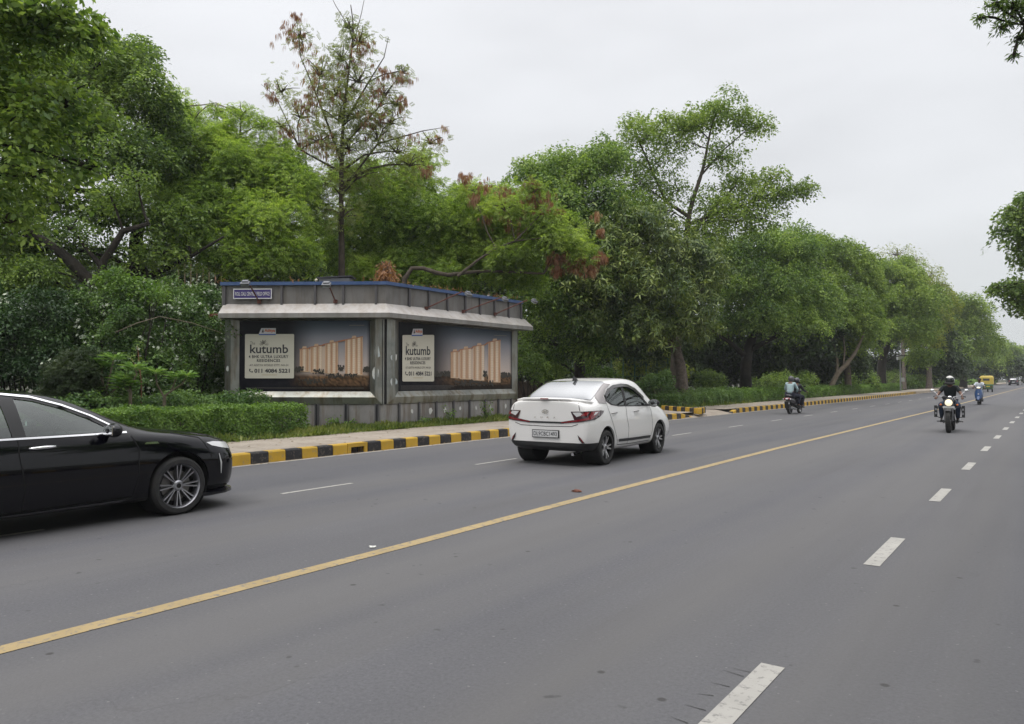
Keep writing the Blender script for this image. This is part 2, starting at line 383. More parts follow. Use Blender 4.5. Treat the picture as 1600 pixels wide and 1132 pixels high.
# verge soil behind the footpath
sheet('verge', [(-60, -30), (-60, 29.9)], [(-14.6, -30), (-14.4, 29.9)], .17, M_SOIL)
sheet('verge', [(-60, t) for t in seg(29.9, 560)], [(kx(t)-2.35, t) for t in seg(29.9, 560)], .165, M_SOIL)

# short dark scuffs beside the nearest dash
mb = MB()
for (xa, ya, xb, yb) in ((1145, 1044, 1183, 1053), (1130, 1047, 1162, 1057), (1110, 1066, 1140, 1073), (1090, 1084, 1115, 1087), (1070, 1101, 1103, 1110), (1048, 1120, 1075, 1130)):
    a, b = G(xa, ya, .003), G(xb, yb, .003); n_ = Vector((-(b-a).y, (b-a).x, 0)).normalized()*.0035; mb.poly([a-n_*.3, b-n_, b+n_, a+n_*.3])
props(mb.build('tyre_scuffs', mat('scuff', (.04, .038, .038), .8)), kind='structure')
# =============================== VEGETATION ===============================
def _q(*v): return list(v)
def T_broad():
    return np.array([[(0, 0, 0), (.45, .27, .05), (1, 0, -.08), (.45, -.27, .05)]], float)
def T_narrow():
    return np.array([[(0, 0, 0), (.45, .13, .04), (1, 0, -.12), (.45, -.13, .04)]], float)
def T_whorl():      # a rosette of drooping lance leaves
    L = []
    for k in range(5):
        a = 2*math.pi*k/5+.3; c, s = math.cos(a), math.sin(a); wd = .13
        def P(r, o, z): return (c*r-s*o, s*r+c*o, z)
        L.append([P(.05, 0, 0), P(.45, wd, .02), P(.95, 0, -.42), P(.45, -wd, .02)])
    return np.array(L, float)
def T_feather():    # twice-divided leaf: pairs of thin pinnae on a stalk
    L = []
    for k in range(4):
        x = .18+k*.22
        for sgn in (-1, 1):
            l = .40*(1-.5*abs(x-.5)); 
            L.append([(x-.02, 0, 0), (x+.16, sgn*l*.5, .015), (x+.12, sgn*l, -.08), (x, sgn*l*.55, .015)])
    return np.array(L, float)
def T_pod():
    L = []
    for k, (x, y) in enumerate([(0, 0), (.12, .05), (-.1, .08), (.03, -.12), (-.06, -.03)]):
        l = 1-.12*k
        L.append([(x, y, 0), (x*1.5+.05, y*1.5, -.5*l), (x*1.7, y*1.6, -l), (x*1.5-.05, y*1.5, -.5*l)])
    return np.array(L, float)
def T_flower():
    L = []
    for k in range(5):
        a = 2*math.pi*k/5; c, s = math.cos(a), math.sin(a)
        L.append([(0, 0, 0), (.5*c-.25*s, .5*s+.25*c, .15), (c, s, .1), (.5*c+.25*s, .5*s-.25*c, .15)])
    return np.array(L, float)
def T_long():
    L = []
    for k in range(9):
        a = 2*math.pi*k/9+.2*(k % 3); c, s = math.cos(a), math.sin(a); wd = .11; up = .35+.25*(k % 2)
        def P(r, o, z): return (c*r-s*o, s*r+c*o, z)
        L.append([P(.03, 0, 0), P(.55, wd, up*.6), P(1, 0, up*.55), P(.55, -wd, up*.6)])
    return np.array(L, float)
TM = dict(broad=T_broad(), narrow=T_narrow(), whorl=T_whorl(), feather=T_feather(), pod=T_pod(), flower=T_flower(), long=T_long())
def norm(a): return a/np.maximum(np.linalg.norm(a, axis=1, keepdims=True), 1e-9)
def leaves_mesh(name, P, N, A, Sz, tmpl, m, parent=None, nseg=None):
    """P positions, N normals, A axes, Sz sizes -> one mesh of small leaf faces"""
    T = TM[tmpl]; q = T.shape[0]; n = len(P)
    N = norm(N); A = norm(A-N*np.sum(A*N, 1, keepdims=True)); B = np.cross(N, A)
    t = T.reshape(-1, 3)
    V = (P[:, None, :]+Sz[:, None, None]*(t[None, :, 0, None]*A[:, None, :]+t[None, :, 1, None]*B[:, None, :]+t[None, :, 2, None]*N[:, None, :])).reshape(-1, 3)
    nf = n*q; me = bpy.data.meshes.new(name)
    me.vertices.add(nf*4); me.vertices.foreach_set('co', V.astype(np.float32).ravel())
    me.loops.add(nf*4); me.loops.foreach_set('vertex_index', np.arange(nf*4, dtype=np.int32))
    me.polygons.add(nf); me.polygons.foreach_set('loop_start', np.arange(0, nf*4, 4, dtype=np.int32))
    me.update(calc_edges=True)
    return link(name, me, parent, m)
def rdir(n, up=0.0):
    a = norm(rng.normal(size=(n, 3))); a[:, 2] += up; return norm(a)
class Cloud:
    """collects leaf positions for one crown"""
    def __init__(s): s.P = []; s.N = []; s.A = []; s.S = []
    def add(s, P, N, A, Sz): s.P.append(P); s.N.append(N); s.A.append(A); s.S.append(Sz)
    def bough(s, c, r, n, size, up=1.3, droop=.25, thick=.45):
        tx, ty = rng.normal(0, .35, 2); n = max(4, int(n*rng.uniform(.45, 1.35)))
        k = len(s.P); s._bough(c, r, n, size, up, droop, thick)
        P = s.P[k]; P[:, 2] += tx*(P[:, 0]-c[0])+ty*(P[:, 1]-c[1])
    def _bough(s, c, r, n, size, up, droop, thick):
        """a dome-like spray of foliage: centre c, radius r"""
        a = rng.uniform(0, 2*math.pi, n); rho = np.sqrt(rng.uniform(0, 1, n))*(1+.25*np.sin(a*3+rng.uniform(0, 6)))
        z = r*thick*(1-rho**2*1.6)+rng.normal(0, r*.22, n)
        P = np.stack([c[0]+r*rho*np.cos(a), c[1]+r*rho*np.sin(a), c[2]+z], 1)
        out = np.stack([np.cos(a), np.sin(a), -droop*np.ones(n)-rho*.3], 1)+rng.normal(0, .45, (n, 3))
        N = np.stack([np.cos(a)*rho*.7, np.sin(a)*rho*.7, up*.8*np.ones(n)], 1)+rng.normal(0, .75, (n, 3))
        s.add(P, N, out, size*rng.uniform(.65, 1.25, n))
    def fuzz(s, c, rad, n, size, shell=.5):
        d = rdir(n, .15); u = shell+(1-shell)*rng.uniform(0, 1, n)**.7
        P = np.asarray(c)+d*np.asarray(rad)*u[:, None]
        s.add(P, d*.6+np.array([0, 0, .9])+rng.normal(0, .5, (n, 3)), d+rng.normal(0, .6, (n, 3)), size*rng.uniform(.6, 1.2, n))
    def build(s, name, tmpl, m, parent=None):
        return leaves_mesh(name, np.concatenate(s.P), np.concatenate(s.N), np.concatenate(s.A), np.concatenate(s.S), tmpl, m, parent)
def curve_pts(a, b, n=5, sag=.12, side=.1, rnd=random):
    a = Vector(a); b = Vector(b); d = b-a; L = d.length
    off = Vector((rnd.uniform(-1, 1)*side*L, rnd.uniform(-1, 1)*side*L, sag*L))
    return [a.lerp(b, t)+off*math.sin(math.pi*t)+Vector([rnd.uniform(-.02, .02)*L for _ in range(3)])*(0 < t < 1) for t in [i/n for i in range(n+1)]]
LEAFSIZE = {'broad': 1, 'whorl': .62, 'feather': .95, 'narrow': 1.2, 'long': 1, 'pod': 1}
def make_tree(name, label, trunk, blobs, lm, bark, leaf='broad', size=.12, dens=1.0, boughs=10, fill=.25, cat='tree', group=None,
              thick=.45, droop=.25, limb=True, limbr=.022, twigs=7, pods=None, extra=None, base=None, limbs=None, cleft=None):
    """trunk: [(point, radius)...]; blobs: [(centre, rx, rz[, density])...] in metres"""
    base = Vector(base) if base is not None else Vector(trunk[0][0])
    root = empty(name, base, label=label, cat=cat, group=group)
    if not group: pass
    tb = MB(); tp = [Vector(p)-base for p, r in trunk]; tr = [r for p, r in trunk]
    # smooth the trunk path
    pts = []; rad = []
    for i in range(len(tp)-1):
        for k in range(4):
            t = k/4; p0 = tp[max(0, i-1)]; p1 = tp[i]; p2 = tp[i+1]; p3 = tp[min(len(tp)-1, i+2)]
            pts.append(.5*((2*p1)+(-p0+p2)*t+(2*p0-5*p1+4*p2-p3)*t*t+(-p0+3*p1-3*p2+p3)*t**3)); rad.append(lerp(tr[i], tr[i+1], t)*random.uniform(.95, 1.06))
    pts.append(tp[-1]); rad.append(tr[-1])
    rad[0] *= 1.35; rad[1] *= 1.1
    tb.tube(pts, rad, 10)
    for L in (limbs or []):
        lp = [Vector(p)-base for p, r in L]; tb.tube(lp, [r for p, r in L], 7)
        k = 0
        for p, r in L[1:]: pts.append(Vector(p)-base); rad.append(r)
    C = Cloud(); D = Cloud()
    for bl in blobs:
        c, rx, rz = Vector(bl[0])-base, bl[1], bl[2]; dn = dens*(bl[3] if len(bl) > 3 else 1)
        # limb from the trunk
        if limb:
            best = min(range(len(pts)), key=lambda i: (pts[i]-c).length+max(0, pts[i].z-c.z+.3)*2.5)
            r0 = min(rad[best]*.7, limbr*(pts[best]-c).length*.5+.03)
            lp = curve_pts(pts[best], c+Vector((0, 0, rz*.1)), 5)
            tb.tube(lp, [lerp(r0, .025, i/5) for i in range(6)], 6, caps=False)
        nb = max(5, int(boughs*1.8*random.uniform(.85, 1.15)))
        rb = .62*rx*(6/nb)**.5*1.25
        larea = size*size*.27*{'whorl': 2.2, 'feather': 1.1, 'narrow': .5}.get(leaf, 1)
        nl = int(dn*1.5*math.pi*rb*rb/larea)
        ph0 = random.uniform(0, 6)
        for k in range(nb):
            # spread boughs over the ellipsoid (golden spiral), upper side favoured
            zz = 1-1.8*(k+.5)/nb; a = ph0+k*2.399963+random.uniform(-.5, .5); h = math.sqrt(max(0, 1-zz*zz)); u = random.uniform(.40, 1.12)
            bc = c+Vector((math.cos(a)*h*rx*u, math.sin(a)*h*rx*u, zz*rz*u))
            rr = rb*random.uniform(.5, 1.35)
            C.bough(bc, rr, int(nl*(rr/rb)**2), size, droop=droop, thick=thick)
            if k < twigs: tb.tube(curve_pts(c, bc, 3), [.03, .022, .015, .008], 5, caps=False)
        if fill: C.fuzz(c, (rx*.95, rx*.95, rz*.95), int(nl*nb*fill), size, .25)
    if pods: 
        for (pc, pr, pn) in pods:
            p = np.asarray(Vector(pc)-base)+rng.normal(0, 1, (pn, 3))*np.array([pr, pr, pr*.8])*.5
            D.add(p, np.tile([0., 0, 1], (pn, 1))+rng.normal(0, .12, (pn, 3)), rng.normal(0, 1, (pn, 3)), rng.uniform(.20, .36, pn))
    tb.build('trunk', bark, root, smooth=60)
    C.build('crown', leaf, lm, root)
    if pods: D.build('seed_pods', 'pod', M_POD, root)
    return root
def blob(px, py, Z, rpx, rpy=None, d=1.0):
    rpy = rpy or rpx
    return (W(px, py, Z), rpx/F*Z, rpy/F*Z, d)
BARK_D = mat('dark bark', (.016, .013, .010), .95, noise=((.038, .030, .022), 5, 5, .35, .7), bump=(14, .8, .03))
BARK_M = mat('brown grey bark', (.055, .043, .034), .95, noise=((.10, .08, .06), 5, 5, .35, .7), bump=(14, .8, .03))
BARK_G = mat('grey bark', (.16, .13, .105), .95, noise=((.07, .055, .045), 7, 6, .4, .65), bump=(12, .9, .03))
BARK_P = mat('pale bark', (.19, .155, .11), .9, noise=((.10, .08, .055), 4, 5, .4, .7), bump=(12, .6, .02))
M_POD = leafmat('dry pods', (.17, .06, .035), (.28, .13, .07), (.42, .27, .15), .6, .25)
M_DRY = leafmat('dead leaves', (.17, .08, .035), (.30, .14, .06), (.40, .22, .11), 1.5, .3)
LM_NEAR = leafmat('near broad leaves', (.055, .11, .032), (.15, .23, .055), (.31, .41, .10), .9, .45, .3)
LM_DARK = leafmat('dark leaves', (.045, .09, .028), (.135, .21, .055), (.30, .40, .10), .5, .40, .3)
LM_MID = leafmat('mid green leaves', (.045, .10, .028), (.15, .24, .055), (.35, .46, .115), .45, .36)
LM_FEA = leafmat('feathery lime leaves', (.08, .145, .034), (.22, .33, .068), (.45, .56, .14), .35, .45, .2)
LM_FEB = leafmat('feathery green leaves', (.11, .175, .036), (.22, .31, .065), (.38, .47, .12), .4, .48, .2)
LM_MANGO = leafmat('mango leaves', (.03, .065, .02), (.105, .155, .04), (.30, .36, .095), .6, .24, .4)
LM_SEN = leafmat('thin olive leaves', (.12, .155, .05), (.22, .26, .085), (.34, .38, .15), .5, .4, .2)
LM_YEL = leafmat('yellowing leaves', (.12, .17, .03), (.22, .27, .05), (.36, .37, .08), .5, .4, .2)
LM_FAR = leafmat('far leaves', (.07, .125, .03), (.17, .255, .055), (.34, .43, .10), .22, .36, .2)
LM_HEDGE = leafmat('hedge leaves', (.06, .13, .025), (.12, .21, .04), (.22, .34, .075), 1.6, .35, .3)
LM_SHRUB = leafmat('shrub leaves', (.045, .10, .03), (.10, .18, .05), (.20, .30, .085), 1.2, .32, .3)
LM_THUJA = leafmat('thuja scales', (.02, .04, .018), (.04, .062, .026), (.07, .10, .038), 2, .2, .2)
LM_PLUM = leafmat('frangipani leaves', (.07, .15, .04), (.14, .25, .07), (.25, .37, .11), 1.5, .3, .4)
LM_GRASS = leafmat('verge grass blades', (.07, .11, .026), (.14, .19, .045), (.26, .28, .09), 1.2, .35, .2)
M_FLOW = mat('white petals', (.50, .55, .42), .6)
G0 = lambda p, z=.16: Vector((p.x, p.y, z))
# --- T1 near broadleaf tree whose boughs hang in from the left
Z = 12.5
tb0 = W(-330, 560, 12.5)
make_tree('broadleaf_tree', 'large leaved tree reaching in from the left edge in front of the darker tree',
    [((tb0.x, tb0.y, .1), .28), (W(-300, 350, 12.5), .22), (W(-200, 160, 12.5), .16), (W(-60, 60, 12.6), .1), (W(60, 30, 12.8), .05)],
    [blob(30, 60, Z, 75, 60), blob(90, 30, Z, 60, 45), blob(20, 190, Z, 85, 60, .85), blob(105, 170, 13, 50, 45, .8), blob(50, 280, Z, 75, 40, .6), blob(10, 350, Z, 55, 30, .5), blob(-60, 120, Z, 90, 80),
     blob(150, 55, 13, 28, 22, .7), blob(-70, 300, Z, 70, 60), blob(140, 265, 13, 30, 25, .5), blob(-10, 10, 12, 70, 40)],
    LM_NEAR, BARK_D, 'broad', .14, dens=.95, boughs=11, fill=.12, thick=.6)
# --- T2 big dark tree behind it
b = W(225, 560, 25)
make_tree('rain_tree', 'big dark tree with black forked limbs above the white flowering shrubs',
    [((b.x, b.y, .1), .36), (W(222, 470, 25), .30), (W(212, 395, 25), .22), (W(215, 330, 25), .15), (W(190, 240, 25), .10), (W(170, 150, 25), .1)],
    [blob(150, 110, 25, 75, 55), blob(215, 80, 26, 32, 24, .8), blob(215, 145, 25, 60, 50), blob(120, 190, 24, 70, 50), blob(245, 205, 26, 55, 50), blob(180, 250, 24, 75, 42), blob(60, 240, 24, 70, 50, .8),
     blob(90, 320, 24, 60, 30, .5), blob(25, 400, 24, 70, 40, .9), blob(120, 395, 25, 60, 25, .55), blob(20, 320, 24, 45, 35, .5), blob(280, 250, 26, 45, 45), blob(200, 330, 24, 55, 28, .6), blob(250, 400, 24, 50, 26, .5), blob(280, 350, 24.5, 50, 30, .7), blob(160, 340, 24, 50, 26, .5), blob(90, 110, 26, 70, 60), blob(10, 130, 26, 80, 90)],
    LM_DARK, BARK_D, 'broad', .13, dens=.95, boughs=13, fill=.25, thick=.55,
    limbs=[[(W(212, 440, 25), .13), (W(250, 425, 24.6), .09), (W(300, 400, 24.2), .06), (W(350, 370, 24), .03)], [(W(215, 340, 25), .16), (W(140, 300, 24.5), .10), (W(60, 290, 24), .06)]])
b = W(160, 560, 22)
make_tree('leaning_tree', 'dark leaning trunk forking to the left behind the white flowered shrubs',
    [((b.x, b.y, .1), .22), (W(150, 470, 22), .19), (W(128, 428, 22), .17), (W(95, 395, 22), .14), (W(60, 370, 22), .10), (W(10, 335, 22), .06)],
    [blob(-30, 290, 22, 70, 40), blob(70, 430, 21.5, 40, 22, .6), blob(20, 440, 21.5, 50, 30, .8), blob(110, 360, 21.5, 40, 20, .4), blob(30, 345, 22, 40, 22, .5), blob(-60, 380, 22, 60, 40), blob(170, 305, 22, 34, 20, .5), blob(215, 285, 22, 30, 22, .5)],
    LM_DARK, BARK_D, 'broad', .10, dens=.95, boughs=9, fill=.15, thick=.55,
    limbs=[[(W(152, 450, 22), .12), (W(162, 408, 22), .11), (W(178, 385, 22), .10), (W(192, 362, 22), .09), (W(232, 350, 22), .06)], [(W(160, 418, 22), .09), (W(140, 395, 22), .06), (W(128, 380, 22), .04)]])
# --- T3 feathery bright tree in the middle left
b = W(395, 560, 27)
make_tree('feathery_tree', 'feathery light green tree with thin pale stems left of the tall bare-topped tree',
    [((b.x, b.y, .1), .14), (W(398, 440, 27), .11), (W(392, 380, 27), .09), (W(385, 320, 27), .07), (W(375, 230, 27), .04), (W(378, 180, 27), .02)],
    [blob(350, 225, 27, 40, 40), blob(378, 180, 27, 26, 20, .5), blob(340, 178, 27.5, 16, 14, .4), blob(410, 200, 27, 24, 22, .4), blob(300, 250, 28, 60, 55), blob(380, 270, 27, 70, 45), blob(450, 290, 27, 55, 45), blob(330, 330, 26, 65, 40), blob(410, 350, 26, 60, 35, .8),
     blob(440, 245, 28, 40, 28, .6), blob(270, 290, 28, 50, 50), blob(290, 370, 25, 50, 40), blob(370, 405, 25.5, 55, 25, .8), blob(450, 400, 26, 45, 35, .8), blob(495, 330, 28, 28, 50, .7), blob(265, 180, 29, 38, 45, .8), blob(300, 195, 29, 26, 30, .6)],
    LM_FEA, BARK_P, 'feather', .22, dens=1.75, boughs=12, fill=.25, thick=.6,
    limbs=[[(W(398, 430, 27), .06), (W(425, 375, 27), .05), (W(440, 345, 27), .03)], [(W(395, 410, 26), .07), (W(378, 350, 26), .05), (W(388, 310, 26), .03)]])
# --- T4 the tall sparse tree with brown pods
def pod(px, py, Z, rpx, n): return (W(px, py, Z), rpx/F*Z, n)
b = W(533, 560, 28)
tall = make_tree('podded_tree', 'tall sparse tree with hanging brown seed pods rising behind the kiosk',
    [((b.x, b.y, .1), .14), (W(534, 440, 28), .12), (W(533, 330, 28), .095), (W(534, 250, 28), .075), (W(537, 180, 28), .05), (W(545, 110, 28), .035), (W(552, 50, 28), .03), (W(548, 8, 28), .015)],
    [blob(500, 120, 28, 36, 30, .22), blob(560, 70, 28, 34, 34, .24), blob(530, 190, 28, 50, 40, .3), blob(600, 150, 28, 26, 30, .22), blob(470, 60, 28, 20, 18, .16), blob(440, 145, 28, 28, 20, .16), blob(500, 225, 28, 34, 26, .24), blob(590, 220, 28, 34, 30, .24),
     blob(630, 115, 28, 14, 22, .2), blob(672, 225, 28, 24, 20, .2), blob(640, 260, 28, 34, 26, .3), blob(560, 130, 28, 34, 36, .26), blob(525, 150, 28, 34, 34, .3), blob(470, 185, 28, 30, 26, .24), blob(560, 185, 28, 40, 30, .3), blob(535, 95, 28, 26, 34, .26), blob(545, 235, 28, 40, 26, .3), blob(440, 200, 28, 18, 18, .2), blob(610, 195, 28, 26, 24, .26), blob(545, 45, 28, 16, 20, .12), blob(560, 280, 28, 40, 26, .3), blob(510, 290, 28, 36, 26, .3), blob(535, 340, 27.6, 36, 30, .3), blob(620, 240, 28, 30, 24, .3), blob(620, 165, 28, 16, 16, .16)],
    LM_SEN, BARK_M, 'feather', .21, dens=.95, boughs=9, fill=.3, thick=.9, twigs=9, limbr=.014,
    pods=[pod(465, 22, 28, 11, 22), pod(452, 48, 28, 17, 38), pod(470, 60, 28, 25, 41), pod(500, 110, 28, 32, 48), pod(562, 75, 28, 22, 41), pod(550, 100, 28, 25, 32), pod(565, 60, 28, 15, 25), pod(500, 150, 28, 37, 71), pod(480, 165, 28, 25, 64), pod(540, 140, 28, 35, 48), pod(590, 145, 28, 22, 48), pod(625, 160, 28, 15, 41), pod(628, 120, 28, 15, 41), pod(602, 110, 28, 15, 28),
          pod(490, 215, 28, 27, 57), pod(445, 205, 28, 15, 32), pod(595, 185, 28, 20, 54), pod(478, 225, 28, 12, 22), pod(427, 150, 28, 12, 22), pod(420, 130, 28, 10, 9), pod(683, 215, 28, 11, 25), pod(665, 265, 28, 12, 28), pod(697, 200, 28, 6, 9), pod(640, 215, 28, 17, 19), pod(520, 230, 28, 25, 41), pod(575, 195, 28, 31, 32)],
    limbs=[[(W(540, 190, 28), .05), (W(575, 130, 28), .03), (W(600, 90, 28), .018), (W(607, 58, 28), .008)], [(W(552, 70, 28), .02), (W(565, 20, 28), .012), (W(572, -15, 28), .006)], [(W(550, 50, 28), .02), (W(525, 10, 28), .012), (W(515, -10, 28), .006)],
           [(W(533, 250, 28), .05), (W(495, 150, 28), .03), (W(470, 90, 28), .016), (W(462, 20, 28), .008)], [(W(534, 270, 28), .05), (W(470, 235, 28), .03), (W(430, 150, 28.3), .014), (W(408, 132, 28.3), .006)], [(W(533, 300, 28), .05), (W(590, 225, 28), .035), (W(660, 205, 28), .018), (W(702, 198, 28), .006)], [(W(535, 230, 28), .04), (W(590, 170, 28), .025), (W(632, 105, 28), .008)]])
# --- T5 feathery lime mass behind the kiosk
b = W(700, 560, 31)
make_tree('feathery_tree', 'lime green feathery tree directly above the right half of the kiosk roof',
    [((b.x, b.y, .1), .2), (W(700, 460, 31), .17), (W(705, 400, 31), .14), (W(690, 330, 31), .09), (W(670, 280, 31), .05)],
    [blob(580, 290, 31, 50, 35, .9), blob(640, 290, 31, 45, 35), blob(600, 350, 30, 65, 45), blob(680, 350, 30, 65, 40), blob(750, 350, 30, 60, 32), blob(545, 400, 30, 50, 38, .8), blob(640, 410, 30, 60, 28), blob(720, 400, 30, 60, 30), blob(790, 370, 30, 50, 35), blob(660, 255, 31.5, 28, 22, .6), blob(560, 335, 31, 35, 30, .7),
     blob(830, 350, 30, 50, 32), blob(545, 280, 32, 32, 22, .7), blob(790, 315, 31, 44, 24), blob(730, 315, 31, 44, 26), blob(500, 370, 31, 40, 40), blob(690, 440, 29.5, 60, 22), blob(800, 430, 29.5, 50, 24), blob(580, 425, 29.5, 50, 24)],
    LM_FEA, BARK_D, 'feather', .22, dens=1.16, boughs=13, fill=.28, thick=.6)
b = W(640, 540, 27.5)
make_tree('podded_tree', 'low spreading tree with long bare limbs and red brown pods above the kiosk right end',
    [((b.x, b.y, .1), .13), (W(632, 436, 27.5), .085), (W(700, 430, 27.5), .07), (W(760, 424, 28), .05), (W(850, 428, 28), .04)],
    [blob(850, 355, 28, 40, 30, .5), blob(880, 380, 28, 45, 25, .5), blob(790, 330, 28, 40, 20, .4), blob(835, 300, 28, 28, 20, .35), blob(740, 300, 28.5, 30, 15, .3), blob(905, 400, 28, 25, 18, .5), blob(800, 400, 28, 40, 18, .5)],
    LM_FEB, BARK_M, 'feather', .23, dens=1.36, boughs=9, fill=.4, thick=.6,
    pods=[pod(726, 275, 28, 10, 39), pod(740, 308, 28, 9, 51), pod(755, 290, 28, 14, 30), pod(790, 300, 28, 16, 51), pod(832, 290, 28, 14, 51), pod(845, 315, 28, 22, 120), pod(825, 318, 28, 12, 60), pod(875, 330, 28, 8, 39), pod(862, 402, 28, 10, 60), pod(900, 408, 28, 16, 135), pod(872, 420, 28, 8, 75), pod(938, 402, 28, 9, 90), pod(925, 418, 28, 8, 60), pod(938, 360, 28.5, 6, 45), pod(880, 400, 28, 14, 75), pod(760, 340, 28, 10, 21), pod(805, 385, 28, 5, 21), pod(800, 345, 28, 30, 45), pod(930, 335, 29, 8, 18)],
    limbs=[[(W(715, 432, 27.5), .055), (W(745, 408, 27.5), .05), (W(775, 388, 27.5), .045), (W(805, 377, 27.5), .03), (W(850, 372, 27.5), .02)], [(W(805, 377, 27.5), .04), (W(850, 330, 27.7), .02), (W(855, 300, 28), .01)]])
# --- T6 dark broadleaf tree right of the kiosk
b = W(905, 590, 38)
make_tree('broadleaf_tree', 'dense dark tree behind the white sedan right of the kiosk',
    [((b.x, b.y, .1), .28), (W(905, 540, 38), .25), (W(895, 470, 38), .22), (W(890, 380, 38), .22), (W(885, 300, 38), .12)],
    [blob(840, 275, 38, 45, 28, .8), blob(890, 270, 38, 50, 32), blob(940, 255, 38.5, 42, 30), blob(870, 320, 37, 60, 40), blob(940, 320, 37, 55, 45), blob(850, 400, 36, 60, 45), blob(920, 410, 36, 60, 50), blob(850, 470, 35, 50, 45), blob(900, 490, 36, 60, 45), blob(830, 540, 36, 35, 40, .8), blob(860, 565, 37, 30, 26, .7), blob(920, 545, 36, 40, 22, .8),
     blob(960, 480, 38, 60, 45), blob(822, 262, 38, 18, 14, .6)],
    LM_MID, BARK_D, 'broad', .15, dens=.95, boughs=12, fill=.25, thick=.6)
# --- T7 mango tree in the bed by the road
b = G0(G(1062, 636, .16), .1)
make_tree('mango_tree', 'drooping dark mango tree on a thick grey trunk beside the driveway kerb',
    [(b, .30), (W(1066, 600, 37.5), .27), (W(1060, 560, 37.5), .25), (W(1048, 530, 37.5), .22), (W(1010, 480, 37), .15)],
    [blob(960, 380, 36, 60, 38), blob(1020, 370, 36, 55, 36), blob(1075, 400, 37, 50, 40), blob(900, 430, 35, 42, 40), blob(960, 450, 35, 60, 48), blob(1030, 450, 35.5, 60, 48), blob(1085, 470, 36, 40, 45), blob(1000, 510, 35, 50, 30), blob(1060, 510, 36.5, 40, 26), blob(1100, 520, 37, 24, 28, .8), blob(930, 500, 35, 40, 36), blob(1110, 430, 37, 34, 30)],
    LM_MANGO, BARK_G, 'whorl', .29, dens=.95, boughs=15, fill=.2, thick=.75, droop=.7)
# --- tall open tree behind it
b = W(1052, 600, 43)
Z = 43
make_tree('layered_tree', 'tall open tree with tiered light green boughs, highest crown over the road',
    [((b.x, b.y, .1), .3), (W(1060, 500, Z), .24), (W(1070, 400, Z), .19), (W(1078, 330, Z), .13), (W(1098, 265, Z), .085), (W(1110, 205, Z), .05), (W(1118, 182, Z), .03)],
    [blob(1125, 176, Z, 38, 18, 0.56), blob(1086, 194, Z, 34, 18, 0.50), blob(1160, 190, Z, 26, 13, 0.43), blob(1185, 200, Z, 24, 10, 0.50), blob(1040, 190, Z, 24, 18, 0.43), blob(985, 195, Z, 20, 18, 0.43), blob(1010, 215, Z, 38, 21, 0.50), blob(1060, 225, Z, 32, 18, 0.43), blob(960, 250, Z, 36, 30, 0.50), blob(1130, 250, Z, 30, 18, 0.43), blob(1030, 260, Z, 38, 24, 0.43),
     blob(1150, 285, Z, 28, 15, 0.50), blob(1205, 280, Z, 22, 15, 0.56), blob(1255, 298, Z, 20, 13, 0.56), blob(1225, 305, Z, 22, 15, 0.50), blob(1180, 310, Z, 34, 21, 0.50), blob(1125, 320, Z, 38, 21, 0.43), blob(1000, 290, Z, 38, 30, 0.50), blob(1060, 300, Z, 28, 27, 0.37), blob(1150, 350, Z, 41, 30, 0.50), blob(1100, 370, Z, 47, 37, 0.43), blob(1020, 330, Z, 41, 33, 0.43), blob(1195, 345, Z, 28, 24, 0.43), blob(1070, 150+50, Z, 22, 8, .6)],
    LM_FAR, BARK_M, 'broad', .17, dens=1.15, boughs=7, fill=.15, thick=.5, limbr=.014, twigs=5,
    limbs=[[(W(1078, 340, Z), .12), (W(1040, 315, Z), .09), (W(1020, 270, Z), .06), (W(1000, 225, Z), .05)], [(W(1095, 275, Z), .06), (W(1130, 235, Z), .045), (W(1165, 205, Z), .03), (W(1205, 195, Z), .025)], [(W(1078, 350, Z), .12), (W(1130, 330, Z), .07), (W(1190, 312, Z), .045), (W(1265, 296, Z), .03)],
           [(W(1074, 375, Z), .15), (W(1110, 330, Z), .09), (W(1150, 290, Z), .05)]])
# --- T8 big spreading tree, dark trunk
b = G0(G(1166, 621, .16), .1)
make_tree('spreading_tree', 'wide dark trunked tree right of the mango tree, low spreading crown over the hedge',
    [((b.x, b.y, .1), .48), (W(1165, 590, 50), .36), (W(1168, 550, 50), .32), (W(1180, 510, 50), .26), (W(1185, 450, 50), .2)],
    [blob(1130, 400, 50, 50, 30), blob(1190, 385, 50, 50, 30), blob(1240, 400, 51, 42, 26), blob(1150, 450, 49, 50, 34), blob(1210, 450, 49, 55, 36), blob(1265, 460, 50, 40, 36), blob(1140, 500, 49, 40, 26, .8), blob(1190, 500, 48, 50, 24), blob(1245, 500, 49, 45, 28), blob(1290, 500, 51, 26, 30), blob(1240, 370, 52, 26, 18, .7)],
    LM_MID, BARK_D, 'broad', .17, dens=.95, boughs=13, fill=.25, thick=.6,
    limbs=[[(W(1168, 560, 50), .2), (W(1140, 535, 49), .14), (W(1110, 515, 48), .08)], [(W(1175, 545, 50), .2), (W(1215, 525, 49), .13), (W(1240, 510, 49), .08)]])
